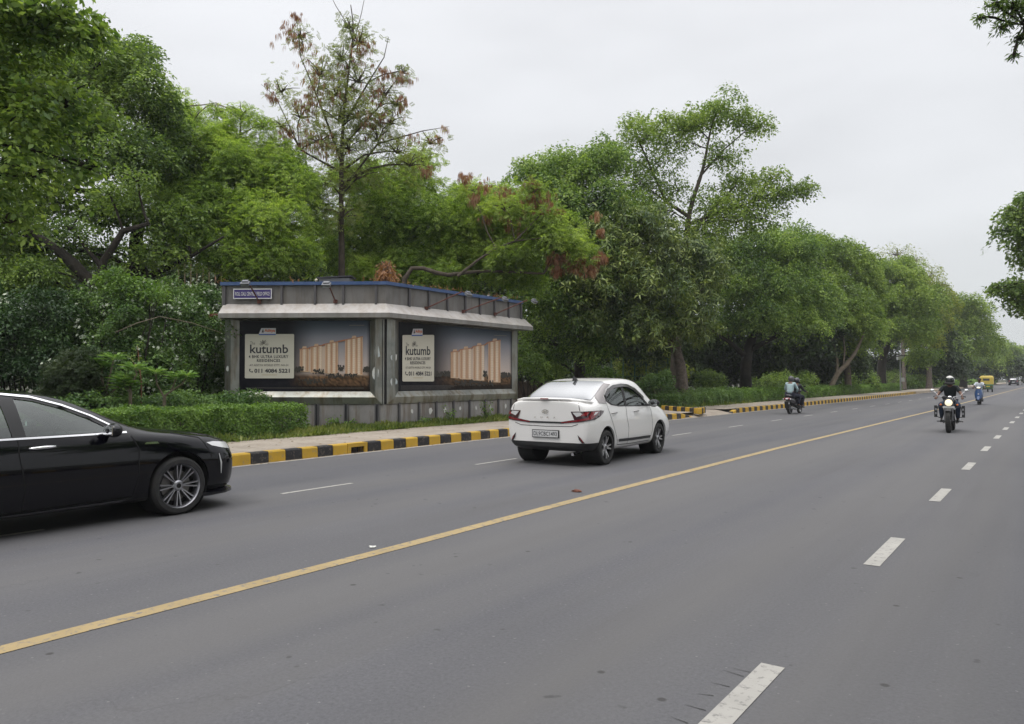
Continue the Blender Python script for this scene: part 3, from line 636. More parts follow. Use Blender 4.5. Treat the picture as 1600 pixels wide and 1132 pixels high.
# --- T9 row along the road
b = G0(G(1272, 607, .16), .1)
b = W(1325, 603, 64)
make_tree('roadside_tree', 'bright green tree above the pale leaning fork, left of the utility pole',
    [((b.x, b.y, .1), .28), (W(1322, 560, 64), .25), (W(1300, 500, 64), .18), (W(1290, 430, 64), .12)],
    [blob(1260, 395, 64, 40, 22), blob(1310, 400, 64, 42, 22), blob(1340, 430, 64, 36, 28), blob(1280, 440, 63, 45, 28), blob(1310, 480, 62, 50, 30), blob(1345, 500, 62, 38, 34), blob(1290, 525, 62, 34, 20, .6), blob(1360, 460, 65, 26, 26), blob(1240, 430, 66, 30, 30), blob(1330, 540, 62, 36, 18, .6), blob(1225, 382, 66, 30, 18), blob(1352, 412, 66, 22, 14), blob(1275, 378, 66, 26, 12)],
    LM_FAR, BARK_P, 'broad', .21, dens=.95, boughs=13, fill=.28, thick=.6)
b = W(1294, 604, 60)
make_tree('leaning_tree', 'pale bare forked trunk leaning right over the far hedge',
    [((b.x, b.y, .3), .2), (W(1308, 585, 60), .19), (W(1322, 570, 60), .17), (W(1338, 548, 60), .12), (W(1350, 520, 60), .06)],
    [blob(1355, 510, 60, 24, 18, .8), blob(1300, 500, 60, 26, 20, .8), blob(1330, 490, 60, 24, 20, .8)], LM_FAR, BARK_P, 'broad', .18, dens=.95, boughs=9, fill=.2,
    limbs=[[(W(1308, 583, 60), .13), (W(1308, 560, 60), .1), (W(1300, 535, 60), .07), (W(1302, 510, 60), .04)], [(W(1318, 572, 60), .08), (W(1320, 545, 60), .07), (W(1317, 520, 60), .03)]])
b = W(1377, 603, 78)
make_tree('roadside_tree', 'green tree on a dark trunk just left of the utility pole',
    [((b.x, b.y, .1), .45), (W(1379, 560, 78), .4), (W(1392, 530, 78), .25), (W(1395, 480, 78), .15)],
    [blob(1385, 430, 78, 34, 20), blob(1420, 440, 78, 30, 20), blob(1380, 470, 77, 36, 24), blob(1425, 480, 77, 36, 28), blob(1390, 515, 76, 34, 20), blob(1440, 520, 76, 28, 24), blob(1365, 495, 78, 20, 24), blob(1360, 430, 78, 24, 18), blob(1405, 418, 80, 26, 12), blob(1455, 462, 82, 22, 16), blob(1440, 560, 78, 26, 16)],
    LM_FAR, BARK_D, 'broad', .24, dens=.95, boughs=13, fill=.28, thick=.6)
b = W(1413, 600, 88)
bare = make_tree('bare_topped_tree', 'pale thin twigged tree standing above the row, almost leafless',
    [((b.x, b.y, .1), .2), (W(1410, 520, 92), .18), (W(1408, 460, 92), .14), (W(1405, 420, 92), .10), (W(1402, 388, 92), .04)],
    [blob(1400, 400, 92, 34, 16, .05), blob(1375, 415, 92, 16, 12, .05), blob(1430, 410, 92, 20, 14, .06), blob(1450, 435, 92, 30, 14, .12), blob(1468, 448, 92, 16, 8, .2), blob(1420, 430, 92, 30, 16, .08)],
    LM_YEL, BARK_M, 'broad', .2, dens=1.36, boughs=16, fill=.3, thick=.6, twigs=16, limbr=.010)
b = W(1452, 604, 96)
make_tree('roadside_tree', 'yellow green tree behind the black motorcycle rider',
    [((b.x, b.y, .1), .35), (W(1452, 570, 96), .3), (W(1455, 520, 96), .2), (W(1455, 480, 96), .1)],
    [blob(1452, 455, 97, 24, 14, .8), blob(1478, 470, 97, 18, 14, .7), blob(1455, 490, 96, 26, 20, .9), blob(1450, 530, 95, 24, 20, .9), blob(1470, 505, 96, 20, 18), blob(1440, 500, 96, 18, 22), blob(1430, 448, 98, 20, 10, .8), blob(1485, 480, 99, 16, 12)],
    LM_YEL, BARK_G, 'broad', .31, dens=.95, boughs=12, fill=.3, thick=.6)
b = W(1505, 600, 112)
make_tree('roadside_tree', 'round headed green tree between the motorcycle rider and the blue scooter',
    [((b.x, b.y, .1), .45), (W(1507, 560, 112), .38), (W(1508, 510, 112), .25)],
    [blob(1500, 478, 112, 26, 18), blob(1525, 485, 112, 22, 16, .9), blob(1490, 510, 112, 28, 20), blob(1525, 515, 112, 26, 20), blob(1500, 545, 111, 32, 20), blob(1535, 545, 112, 22, 18), blob(1475, 550, 111, 24, 22), blob(1545, 512, 113, 14, 16, .8), blob(1478, 474, 113, 18, 12, .9), blob(1556, 535, 114, 14, 14)],
    LM_FAR, BARK_D, 'broad', .30, dens=.95, boughs=13, fill=.3, thick=.6)
far_l = ['hazy green tree above the auto rickshaw', 'hazier far tree past the auto rickshaw', 'small hazy tree above the dark estate car', 'faintest tree where the road meets the horizon']
for i, (px, py, Z, r, ry) in enumerate([(1550, 552, 160, 30, 24), (1575, 556, 210, 28, 20), (1598, 560, 290, 26, 18), (1622, 565, 380, 30, 18)]):
    b = W(px, 598, Z)
    make_tree('roadside_tree', far_l[i], [((b.x, b.y, .1), .4), (W(px, py, Z), .3)],
        [blob(px-r*.5, py, Z, r*.55, ry*.7), blob(px+r*.4, py+2, Z, r*.55, ry*.7), blob(px, py-ry*.4, Z, r*.6, ry*.7), blob(px-r*.2, py+ry*.6, Z-2, r*.7, ry*.6), blob(px+r*.6, py+ry*.6, Z, r*.5, ry*.6)],
        LM_FAR, BARK_D, 'broad', Z*.0025, dens=.95, boughs=13, fill=.35, thick=.6)
# --- right-hand side of the road
b = Vector((7.2, 44, .17)); Z = 38
make_tree('roadside_tree', 'dark tree reaching in from the right edge over the far carriageway',
    [(b, .4), ((6.9, 44, 4), .34), ((6, 43.5, 8), .25), ((5, 43, 12), .15)],
    [blob(1600, 360, Z, 34, 26), blob(1580, 335, Z, 18, 14, .7), blob(1630, 320, Z, 40, 34), blob(1615, 400, Z, 34, 30), blob(1590, 455, Z, 34, 18, .9), blob(1556, 452, Z, 12, 8, .9), blob(1640, 460, Z, 40, 30), blob(1596, 480, Z, 26, 14, .8), blob(1680, 380, Z, 60, 60), blob(1610, 315, Z, 16, 12, .6), blob(1720, 300, Z, 70, 60)],
    LM_DARK, BARK_D, 'broad', .20, dens=1.12, boughs=12, fill=.25, thick=.6)
b = Vector((4.6, 14.0, .17)); Z = 11.5
make_tree('roadside_tree', 'dark leafy twigs hanging into the top right corner of the sky',
    [(b, .22), ((4.4, 14.0, 4), .18), ((3.2, 14.0, 7), .12), (W(1640, 20, Z), .04), (W(1600, 40, Z), .012)],
    [blob(1585, 14, Z, 30, 14, .55), blob(1555, 8, Z, 14, 8, .6), blob(1532, 30, Z, 9, 9, .55), blob(1566, 45, Z, 12, 9, .5), blob(1596, 62, Z, 13, 10, .5), blob(1584, 88, Z, 6, 8, .5), blob(1640, 30, Z, 40, 40, .6), blob(1680, -40, Z, 60, 50), blob(1600, -40, Z, 40, 22)],
    LM_DARK, BARK_D, 'narrow', .085, dens=0.94, boughs=8, fill=.25, thick=.6, twigs=8, limbr=.008)
# trees across the road behind the camera: they shade and are mirrored by the cars
for i, (x, y, h) in enumerate([(9.5, -5, 13), (10.5, 5, 14), (11, 19, 12)]):
    make_tree('roadside_tree', ['tree on the right verge behind the camera', 'tree on the right verge level with the camera', 'tree on the right verge before the mid distance'][i],
        [((x, y, .1), .35), ((x, y, h*.4), .3), ((x, y, h*.7), .15)],
        [((x, y, h*.8), 4.2, 2.6), ((x-2.5, y-2.5, h*.6), 3.4, 2.2), ((x-2, y+3, h*.6), 3.4, 2.2), ((x+1, y, h*.42), 3.4, 2.0)], LM_DARK, BARK_D, 'broad', .3, dens=.95, boughs=12, fill=.3)
# --- understorey wood behind everything: one uncountable mass
C = Cloud()
def wood(px, py, Z, rpx, rpy, size, dn=1.0):
    c, rx, rz, _ = blob(px, py, Z, rpx, rpy); nb = 14
    for k in range(nb):
        zz = 1-1.9*(k+.5)/nb; a = k*2.4; h = math.sqrt(1-zz*zz); u = random.uniform(.5, .95)
        rb = rx*.5*random.uniform(.7, 1.2)
        C.bough((c.x+math.cos(a)*h*rx*u, c.y+math.sin(a)*h*rx*u, max(.3, c.z+zz*rz*u)), rb, int(dn*2.4*math.pi*rb*rb/(size*size*.27)), size)
def row(x0, x1, step, py, Z, r, ry, size, dn=1.0, j=12):
    px = x0
    while px <= x1: wood(px, py+random.uniform(-j, j), Z+random.uniform(-1, 1), r, ry, size, dn); px += step
row(-80, 480, 42, 440, 38, 44, 42, .22); row(-80, 480, 46, 520, 36, 46, 46, .22); row(-80, 360, 44, 575, 30, 40, 32, .2)
row(470, 1000, 46, 440, 44, 48, 50, .24); row(600, 1020, 44, 360, 47, 46, 40, .25, .8); row(800, 1060, 40, 520, 52, 44, 44, .26); row(800, 1080, 44, 580, 62, 40, 22, .28)
row(780, 1320, 30, 560, 65, 34, 26, .3, 1.2, 3); row(960, 1280, 36, 440, 60, 42, 44, .28, .9); row(1060, 1300, 36, 530, 62, 40, 40, .3); row(1080, 1300, 32, 584, 66, 32, 18, .3, 1, 3)
row(1240, 1480, 28, 520, 100, 32, 40, .4); row(1280, 1500, 26, 575, 102, 28, 20, .4, 1, 3); row(1380, 1520, 24, 500, 125, 26, 30, .5, .9)
row(1440, 1700, 18, 578, 160, 22, 13, .6, 1, 3); row(1500, 1700, 18, 566, 240, 22, 14, .8, 1, 3); row(1560, 1900, 22, 572, 420, 24, 12, 1.3, 1, 3)
props(C.build('woodland_undergrowth', 'broad', leafmat('wood leaves', (.018, .038, .012), (.045, .078, .022), (.10, .15, .042), .25, .25), None), kind='stuff')
# ---- hedges: clipped, one object each, dense small leaves on a twiggy core
def hedge(name, label, x_of, t0, t1, wd, h, z0, size, m, dens=1.0, cat='hedge', lump=.08, near_x=True):
    root = empty(name, (x_of((t0+t1)/2)-wd/2, (t0+t1)/2, z0), label=label, cat=cat); o0 = Vector(root.location)
    L = t1-t0; area = L*(wd+2*h); n = int(dens*2.2*area/(size*size*.27))
    t = rng.uniform(t0, t1, n); face = rng.uniform(0, wd+2*h, n); x0 = np.array([x_of(a) for a in np.linspace(t0, t1, 60)]); xf = np.interp(t, np.linspace(t0, t1, 60), x0)
    P = np.zeros((n, 3)); N = np.zeros((n, 3)); depth = rng.exponential(.05, n)
    lumpv = lump*(np.sin(t*3.1)+np.sin(t*7.7+face*5)+.7*np.sin(t*13+face*11))
    a = face < h; b = (face >= h) & (face < h+wd); c = face >= h+wd
    P[a] = np.stack([xf[a]+lumpv[a]*.6-depth[a], t[a], z0+face[a]], 1); N[a] = (1, 0, .5)
    P[b] = np.stack([xf[b]-(face[b]-h), t[b], z0+h+lumpv[b]-depth[b]*1.2], 1); N[b] = (.1, 0, 1)
    P[c] = np.stack([xf[c]-wd+depth[c], t[c], z0+(face[c]-h-wd)], 1); N[c] = (-1, 0, .5)
    # rounded shoulders
    sh = np.clip((P[:, 2]-z0-h*.75)/(h*.25), 0, 1)*a; P[:, 0] -= sh*.12
    # end caps
    for tt, sg in ((t0, -1), (t1, 1)):
        k = int(dens*2.2*wd*h/(size*size*.27)); q = np.stack([x_of(tt)-rng.uniform(0, wd, k), tt-sg*rng.exponential(.05, k)+sg*.1*np.sin(rng.uniform(0, 3, k)), z0+rng.uniform(0, h, k)], 1)
        P = np.concatenate([P, q]); N = np.concatenate([N, np.tile((0, sg, .5), (k, 1))])
    N = N+rng.normal(0, .55, N.shape); A = rng.normal(0, 1, P.shape); A[:, 2] += .4
    P = P-np.array(o0)
    leaves_mesh('foliage', P, N, A, size*rng.uniform(.6, 1.3, len(P)), 'broad', m, root)
    mb = MB(); 
    for i in range(int(L/.35)):
        y = t0+.15+i*.35; x = x_of(y)-wd*random.uniform(.3, .7)
        mb.tube([Vector((x, y, z0-.02))-o0, Vector((x+random.uniform(-.1, .1), y+random.uniform(-.1, .1), z0+h*.8))-o0], [.014, .006], 5)
    mb.build('stems', BARK_G, root)
    return root
hedge('hedge', 'bright clipped hedge between the black sedan and the kiosk base', lambda t: -15.2+.02*(t-10), -4, 12.6, 1.25, .74, .17, .065, LM_HEDGE, .95, lump=.035)
hedge('hedge', 'duller low hedge row behind the bright clipped hedge', lambda t: -17.1, -6, 13.0, .9, .95, .17, .08, LM_SHRUB, .7)
hedge('hedge', 'dark low planting beside the mango trunk where the far hedge begins', lambda t: kx(t)-2.45, 33.4, 42, 1.5, .62, .17, .09, LM_SHRUB, .8, lump=.12)
hedge('hedge', 'long far hedge running beside the striped kerb to the utility pole', lambda t: kx(t)-2.45, 42, 92, 1.8, .66, .17, .12, LM_HEDGE, .62)
hedge('hedge', 'short hedge beyond the gap behind the motorcycle rider', lambda t: kx(t)-2.45, 108, 230, 1.8, .8, .17, .24, LM_HEDGE, .6)
# ---- flowering shrub bank left of the kiosk
def shrub(name, label, blobs, m, leaf='broad', size=.09, dens=.8, flowers=0, cat='shrub', stems=True, fm=None, fsz=.05, fill=.2, boughs=12, group=None):
    c0 = blobs[0][0]; base = Vector((c0.x, c0.y, .17)); root = empty(name, base, label=label, cat=cat, group=group); dens *= 1.8
    C = Cloud(); tb = MB(); Fp = []
    for c, rx, rz, dn in blobs:
        c = Vector(c)-base
        nb = boughs; rb = .45*rx
        nl = int(dens*dn*1.5*math.pi*rb*rb/(size*size*.27)/{'whorl': 2.2, 'feather': 1.1, 'long': 3}.get(leaf, 1))
        for k in range(nb):
            zz = 1-1.85*(k+.5)/nb; a = k*2.4+rx; h = math.sqrt(max(0, 1-zz*zz)); u = random.uniform(.6, .98)
            bc = c+Vector((math.cos(a)*h*rx*u, math.sin(a)*h*rx*u, zz*rz*u)); C.bough(bc, rb*random.uniform(.7, 1.2), nl, size)
            if k % 3 == 0: tb.tube(curve_pts(Vector((c.x*.6, c.y*.6, -.05)), bc, 4), [.03, .022, .016, .01, .006], 5)
        C.fuzz(c, (rx, rx, rz), int(nl*nb*fill), size, .3)
        nf = int(flowers*rx*rz)
        if nf:
            cc = rdir(max(2, nf//7), .2)*np.array([rx, rx, rz])*rng.uniform(.9, 1.12, (max(2, nf//7), 1))
            f = np.repeat(cc, 7, 0)+rng.normal(0, .11, (len(cc)*7, 3)); Fp.append(f+np.array(c))
    C.build('foliage', leaf, m, root)
    if len(tb.v): tb.build('stems', BARK_D, root)
    if Fp:
        P = np.concatenate(Fp); leaves_mesh('blossom', P, rdir(len(P), .6)+np.array([.8*sP*-1+.6, -.6, .2]), rng.normal(0, 1, P.shape), fsz*rng.uniform(.7, 1.3, len(P)), 'flower', fm or M_FLOW, root)
    return root
shrub('flowering_shrub', 'tall white flowered climbing shrub beside the kiosk left end', [blob(312, 475, 23, 40, 34), blob(290, 520, 22, 58, 56), blob(318, 560, 23, 40, 56), blob(318, 610, 23, 38, 34), blob(250, 585, 21, 50, 42)], LM_SHRUB, size=.085, dens=.7, flowers=300)
shrub('flowering_shrub', 'white flowered shrub bank in the middle, below the leaning dark trunk', [blob(200, 480, 21.5, 60, 36), blob(250, 470, 22, 40, 26), blob(180, 530, 21, 65, 45), blob(140, 500, 21.5, 50, 40), blob(215, 560, 21, 50, 45), blob(190, 610, 20.5, 50, 34)], LM_SHRUB, size=.085, dens=.7, flowers=230)
shrub('flowering_shrub', 'sparsely flowered dark shrub at the left edge behind the black sedan', [blob(60, 500, 20, 65, 50), blob(10, 540, 19.5, 60, 55), blob(80, 570, 19.5, 50, 45), blob(-50, 560, 19, 60, 60), blob(-40, 490, 20, 60, 50), blob(130, 590, 19.5, 40, 40)], leafmat('dark shrub leaves', (.014, .04, .014), (.03, .07, .02), (.07, .13, .035), 1.0, .25), size=.09, dens=.7, flowers=40)
shrub('leafy_shrub', 'fresh green upright sprays in front of the forked dark trunks', [blob(175, 440, 20.8, 28, 26, .7), blob(215, 450, 20.8, 26, 20, .7), blob(245, 462, 20.6, 20, 14, .6)], LM_HEDGE, size=.1, dens=.6)
shrub('thuja_bush', 'rounded dull dark conifer bush behind the roof of the black sedan', [blob(118, 590, 17.5, 38, 42), blob(92, 625, 17.5, 28, 32), blob(138, 630, 17.5, 26, 30)], LM_THUJA, 'feather', .11, dens=1.3, fill=.5, boughs=16)
# frangipani plants
def frangipani(label, px, py, Z, branches):
    b0 = W(px, py, Z); base = Vector((b0.x, b0.y, .17)); root = empty('frangipani', base, label=label, cat='plant', group='frangipani plants behind the hedge')
    mb = MB(); C = Cloud()
    for pts in branches:
        p = [W(x, y, Z)-base for x, y in pts]; p = [Vector((0, 0, 0))]+p
        mb.tube(p, [lerp(.035, .015, i/(len(p)-1)) for i in range(len(p))], 6)
        C.add(np.array([p[-1]]*2), np.array([(0, 0, 1.), (.2, .2, 1)]), np.array([(1., 0, 0), (.3, 1, 0)]), np.array([.38, .28]))
        C.add(np.array([p[-1]-Vector((0, 0, .05))]), np.array([(.1, -.1, 1.)]), np.array([(-1., .5, 0)]), np.array([.34]))
    mb.build('stems', BARK_P, root); C.build('leaves', 'long', LM_PLUM, root)
frangipani('frangipani with a curved pale stem nearest the thuja bush', 170, 640, 17.6, [[(165, 620), (158, 590), (160, 572)], [(168, 618), (185, 605), (197, 590)], [(158, 598), (150, 610)], [(166, 610), (172, 585), (178, 560)], [(160, 590), (146, 565)]])
frangipani('frangipani with star shaped leaf tufts, middle of the row', 203, 640, 17.4, [[(205, 615), (203, 600)], [(204, 610), (192, 595)], [(203, 605), (214, 585), (210, 575)], [(204, 615), (195, 606)]])
frangipani('frangipani in front of the flowering shrub, last before the kiosk', 256, 640, 17.8, [[(256, 622), (268, 610), (276, 590)], [(256, 620), (245, 600), (243, 582)], [(258, 618), (285, 600), (292, 588)]])
# a thin young tree and the long bare cane across the shrubs
b0 = W(221, 640, 18); mb = MB(); base = Vector((b0.x, b0.y, .17)); root = empty('sapling', base, label='thin reddish bare sapling standing behind the bright hedge', cat='sapling')
mb.tube([(0, 0, 0), W(221, 600, 18)-base, W(217, 565, 18)-base, W(215, 540, 18)-base], [.02, .018, .014, .006], 6); mb.tube([W(219, 580, 18)-base, W(211, 572, 18)-base, W(205, 560, 18)-base], [.01, .008, .005], 5)
mb.build('stem', mat('red bark', (.22, .11, .06), .9), root)
C = Cloud(); 
for q in ((215, 540), (205, 560), (217, 565)): C.fuzz(W(q[0], q[1], 18)-base, (.18, .18, .15), 40, .09, .1)
C.build('leaves', 'narrow', LM_MID, root)
mb = MB(); mb.tube([W(180, 520, 19.4), W(215, 505, 19.3), W(250, 495, 19.4), W(300, 505, 19.4), W(345, 520, 19.6)], [.010, .012, .010, .008, .005], 5)
props(mb.build('bare_cane', BARK_P), 'long thin pale cane arching across the white flowered shrub', 'branch')
# shrubs behind the wall and fence right of the kiosk
shrub('leafy_shrub', 'lit yellow green bush behind the roof of the white sedan', [blob(920, 573, 40, 14, 14), blob(945, 585, 40, 20, 10, .6)], LM_HEDGE, size=.16, dens=.6)
shrub('leafy_shrub', 'lit pale bushes seen through the mesh fence beside the mango trunk', [blob(1000, 575, 54, 40, 10, .8), blob(1035, 560, 54, 20, 12, .8), blob(1060, 580, 56, 20, 12, .6)], LM_YEL, size=.2, dens=.5)
shrub('leafy_shrub', 'dark low bush between the fence and the mango trunk', [blob(1030, 600, 42, 26, 18), blob(1000, 608, 42, 20, 12)], LM_SHRUB, size=.14, dens=.8)
shrub('leafy_shrub', 'dark bush filling the gap between the kiosk and the white sedan roof', [blob(835, 575, 33, 22, 26), blob(815, 560, 34, 18, 24), blob(865, 585, 36, 20, 18)], LM_DARK, size=.12, dens=.8)
shrub('leafy_shrub', 'dark bush behind the far hedge left of the spreading trunk', [blob(1110, 598, 52, 26, 18), blob(1210, 600, 56, 30, 12), blob(1250, 598, 58, 24, 12)], LM_DARK, size=.17, dens=.8)
shrub('leafy_shrub', 'dark bushes behind the far hedge around the leaning pale trunk', [blob(1270, 592, 68, 24, 12), blob(1340, 592, 72, 30, 12), blob(1400, 592, 96, 24, 8), blob(1440, 594, 100, 16, 8)], LM_DARK, size=.22, dens=.8)
# ---- grass along the kiosk foot and hedge foot
def grass(name, label, rects, size=.12, dens=260):
    Ps = []
    for (x0, x1, y0, y1, d) in rects:
        n = int((x1-x0)*(y1-y0)*dens*d); u = rng.uniform(0, 1, n)**1.4
        Ps.append(np.stack([x0+(x1-x0)*u, rng.uniform(y0, y1, n), np.full(n, .17)], 1))
    P = np.concatenate(Ps); n = len(P)
    tall = .5+.9*(np.sin(P[:, 1]*1.7)*np.sin(P[:, 1]*4.1+1)*.5+.5)
    P[:, 2] += size*.15
    A = rng.normal(0, .45, (n, 3)); A[:, 2] = 1
    o = leaves_mesh(name, P, rng.normal(0, 1, (n, 3)), A, size*tall*rng.uniform(.6, 1.5, n), 'narrow', LM_GRASS)
    return props(o, kind='stuff')
grass('verge_grass', None, [(-15.55, -14.55, 11.5, 24, 2.0), (-15.25, -14.75, 2, 13.5, 1.1), (-16.5, -15.3, 12.4, 15.2, 1.6), (-14.9, -14.45, 4, 13, .35)], .13, 420)
grass('verge_grass', None, [(-15.6, -13.3, 24, 29.5, 1), (-18.5, -13.6, 33.6, 42, .6), (-22, -15.7, 22.5, 34, .5)], .16, 150)
# fresh weeds against the kiosk foot
for i, (px, py, h) in enumerate([(700, 652, 34), (757, 640, 34), (545, 662, 14), (520, 664, 18), (660, 662, 14)]):
    c = W(px, py, [23.4, 25.1, 21.9, 21.6, 22.7][i]); base = Vector((c.x+.15, c.y-.1, .17)); root = empty('weed', base, label=['tall thin weed against the kiosk base nearest its middle', 'bushy weed against the kiosk base beside the white sedan', 'low weed tuft left of the kiosk corner', 'low weed tuft at the end of the bright hedge', 'low weed tuft right of the kiosk corner'][i], cat='weed', group='weeds at the kiosk foot')
    C = Cloud(); mb = MB()
    for k in range(5):
        a = k*1.3; hh = h/F*22*random.uniform(.6, 1.1); tip = Vector((math.cos(a)*.12*(1+hh), math.sin(a)*.12*(1+hh), hh)); mb.tube([(0, 0, 0), tip*.5+Vector((0, 0, .05)), tip], [.008, .006, .003], 4)
        for q in range(4): C.fuzz(tip*(.35+.2*q), (.09, .09, .08), 10, .075, .1)
    mb.build('stem', BARK_G, root); C.build('leaves', 'broad', LM_HEDGE, root)

# fallen leaves and scraps on the footpath and in the gutter
n = 900; y = rng.uniform(2, 60, n); e = rng.uniform(0, 1, n); kxs = np.array([kx(a) for a in y]); gut = rng.uniform(0, 1, n) < .35
x = np.where(gut, kxs+.02+np.abs(rng.normal(0, .10, n)), kxs-.25-(1-e**2)*0-rng.uniform(0, 1, n)**.6*2.1)
P = np.stack([x, y, np.where(gut, .010, .197)], 1); Nn = rng.normal(0, .18, (n, 3)); Nn[:, 2] = 1
o = leaves_mesh('fallen_leaves', P, Nn, rng.normal(0, 1, (n, 3))*[1, 1, .05], rng.uniform(.03, .085, n), 'broad', leafmat('fallen leaf', (.10, .06, .03), (.20, .13, .06), (.30, .24, .10), 3, .1)); props(o, kind='stuff')
# =============================== KIOSK ===============================
def steelfn(base, hi, metal, rough, sc=(1, 1, 1), stain=.5):
    def f(t, p):
        tc = t.nodes.new('ShaderNodeTexCoord')
        a = _ramp(t, _noise(t, tc, 1.1, 5, sc), [(.3, base), (.7, hi)])
        s = _ramp(t, _noise(t, tc, 4.5, 6, (1.3, 1.3, .22)), [(.46, (1, 1, 1)), (.62, (.70, .62, .53)), (.78, (.45, .38, .31))])
        t.links.new(_mix(t, stain, a, s, 'MULTIPLY'), p.inputs['Base Color'])
        p.inputs['Metallic'].default_value = metal
        r = t.nodes.new('ShaderNodeMapRange'); r.inputs[3].default_value = rough-.12; r.inputs[4].default_value = rough+.15
        t.links.new(_noise(t, tc, 2.3, 4), r.inputs[0]); t.links.new(r.outputs[0], p.inputs['Roughness'])
        b = t.nodes.new('ShaderNodeBump'); b.inputs['Strength'].default_value = .25; b.inputs['Distance'].default_value = .03
        t.links.new(_noise(t, tc, 1.6, 2), b.inputs['Height']); t.links.new(b.outputs[0], p.inputs['Normal'])
    return f
M_FR = vecmat('frame steel', steelfn((.20, .215, .20), (.40, .395, .365), .75, .34, stain=.9))
M_PAR = vecmat('parapet sheet', steelfn((.13, .125, .12), (.21, .20, .19), .2, .55))
M_RIB = mat('parapet rib', (.10, .095, .10), .6, .3)
M_CAN = vecmat('canopy sheet', steelfn((.36, .335, .315), (.50, .475, .45), .1, .5, stain=.45))
M_FAS = vecmat('canopy lip', steelfn((.18, .175, .165), (.29, .28, .265), .3, .45))
M_BASE = vecmat('base sheet', steelfn((.20, .19, .185), (.31, .295, .285), .1, .6, stain=.9))
M_SEAM = mat('black joint', (.012, .012, .014), .7)
M_BLUE = mat('blue trim', (.035, .075, .19), .5, noise=((.06, .11, .24), 3, 4, .4, .7))
M_ROOF = mat('roof dirt', (.12, .11, .10), .9)
def on_line(px, P0, P1):   # where the sight line of a photo column meets a wall line
    r = ray(px, 590); a, b = r[0], r[1]; d = P1-P0
    # P0+d*u = s*(a,b)
    det = d.x*(-b)+d.y*a
    u = ((-P0.x)*(-b)+(-P0.y)*a)/det*1.0
    return u
KA = W(351, 590, 21.95); KB = W(601, 590, 21.75); KC = W(809, 590, 27.25)
for q in (KA, KB, KC): q.z = 0
ZB, ZF, ZP, ZN, ZT, ZR = .1, .84, 1.20, 3.25, 3.69, 4.22
kiosk = empty('kiosk', (KB.x, KB.y, .17), label='angular grey steel roadside kiosk with two large apartment posters and blue roof trim', cat='kiosk'); KO = Vector(kiosk.location)
def nrm(P0, P1):
    d = (P1-P0).normalized(); return Vector((d.y, -d.x, 0))
class Wing:
    def __init__(s, P0, P1):
        s.P0, s.P1 = P0.copy(), P1.copy(); s.d = (P1-P0).normalized(); s.L = (P1-P0).length; s.n = nrm(P0, P1)
    def pt(s, u, w, z): return s.P0+s.d*u+s.n*w+Vector((0, 0, z))-KO
    def u(s, px): return on_line(px, s.P0, s.P1)*s.L
    def bx(s, mb, u0, u1, w0, w1, z0, z1, mi=None):
        b = [s.pt(u0, w0, z0), s.pt(u0, w1, z0), s.pt(u1, w1, z0), s.pt(u1, w0, z0)]
        mb.hexa(b, [p+Vector((0, 0, z1-z0)) for p in b], mi)
WL, WR = Wing(KA, KB), Wing(KB, KC)
assert (WL.n.dot(-KA)) > 0 and WR.n.dot(-KB) > 0
# solid body behind the skins
bk = WL.n*-3.0; bk2 = WR.n*-3.2
foot = [KA, KB, KC, KC+bk2, KA+Vector((bk2.x, 0, 0)) + Vector((0, 3.4, 0))]
foot = [KA, KB, KC, KC+bk2, KA+bk]
mb = MB(); ins = .14
def inset(P, q=ins):
    c = (KA+KB+KC+(KC+bk2)+(KA+bk))/5; d = (c-P).normalized(); return P+d*q*1.6
pf = [inset(p) for p in foot]
mb.prism([p-KO+Vector((0, 0, ZB)) for p in pf], (0, 0, ZR-ZB-.04)); mb.build('wall', M_PAR, kiosk)
mb = MB(); mb.prism([p-KO+Vector((0, 0, ZR+.03)) for p in [inset(p, .03) for p in foot]], (0, 0, .05)); mb.build('roof', M_ROOF, kiosk)
def ring(name, w0, w1, z0, z1, m, w0t=None, w1t=None, ovl=.17, ovr=.35, back=True):
    """a band following both wings and turning at the corner; bottom offsets w0..w1, top offsets w0t..w1t"""
    w0t = w0 if w0t is None else w0t; w1t = w1 if w1t is None else w1t
    mb = MB(); bis = (WL.n+WR.n); bis = bis/(1+WL.n.dot(WR.n))
    def row(w, z): return [WL.pt(-ovl, w, z), KB+bis*w+Vector((0, 0, z))-KO, WR.pt(WR.L+ovr, w, z)]
    a, b, c, d = row(w0, z0), row(w1, z0), row(w1t, z1), row(w0t, z1)
    for i in (0, 1): mb.add([a[i], b[i], b[i+1], a[i+1], d[i], c[i], c[i+1], d[i+1]], [[0, 1, 2, 3][::-1], [4, 5, 6, 7], [1, 2, 6, 5], [3, 0, 4, 7]]+([[0, 4, 5, 1]] if i == 0 else [[2, 6, 7, 3]]))
    return mb.build(name, m, kiosk)
ring('roof_trim', -.05, .13, ZR, ZR+.095, M_BLUE, ovl=.10, ovr=.16)
ring('parapet', -.10, .05, ZT-.02, ZR-.002, M_PAR, ovl=.08, ovr=.12)
ring('canopy', -.10, .42, 3.40, ZT, M_CAN, -.10, .06, ovl=.02)
ring('canopy_lip', -.10, .425, ZN+.02, 3.398, M_FAS, ovl=.02)
ring('base', -.16, -.03, ZB, ZF-.01, M_BASE, ovl=-.35, ovr=-.10)
# parapet ribs
for Wg, cols in ((WL, (352, 441, 493, 537, 588)), (WR, (636, 667, 696, 724, 747, 770, 792, 815))):
    for px in cols: mb = MB(); u = min(Wg.u(px), Wg.L+.1); Wg.bx(mb, u-.03, u+.03, .05, .11, ZT-.03, ZR-.01); mb.build('parapet_rib', M_RIB, kiosk)
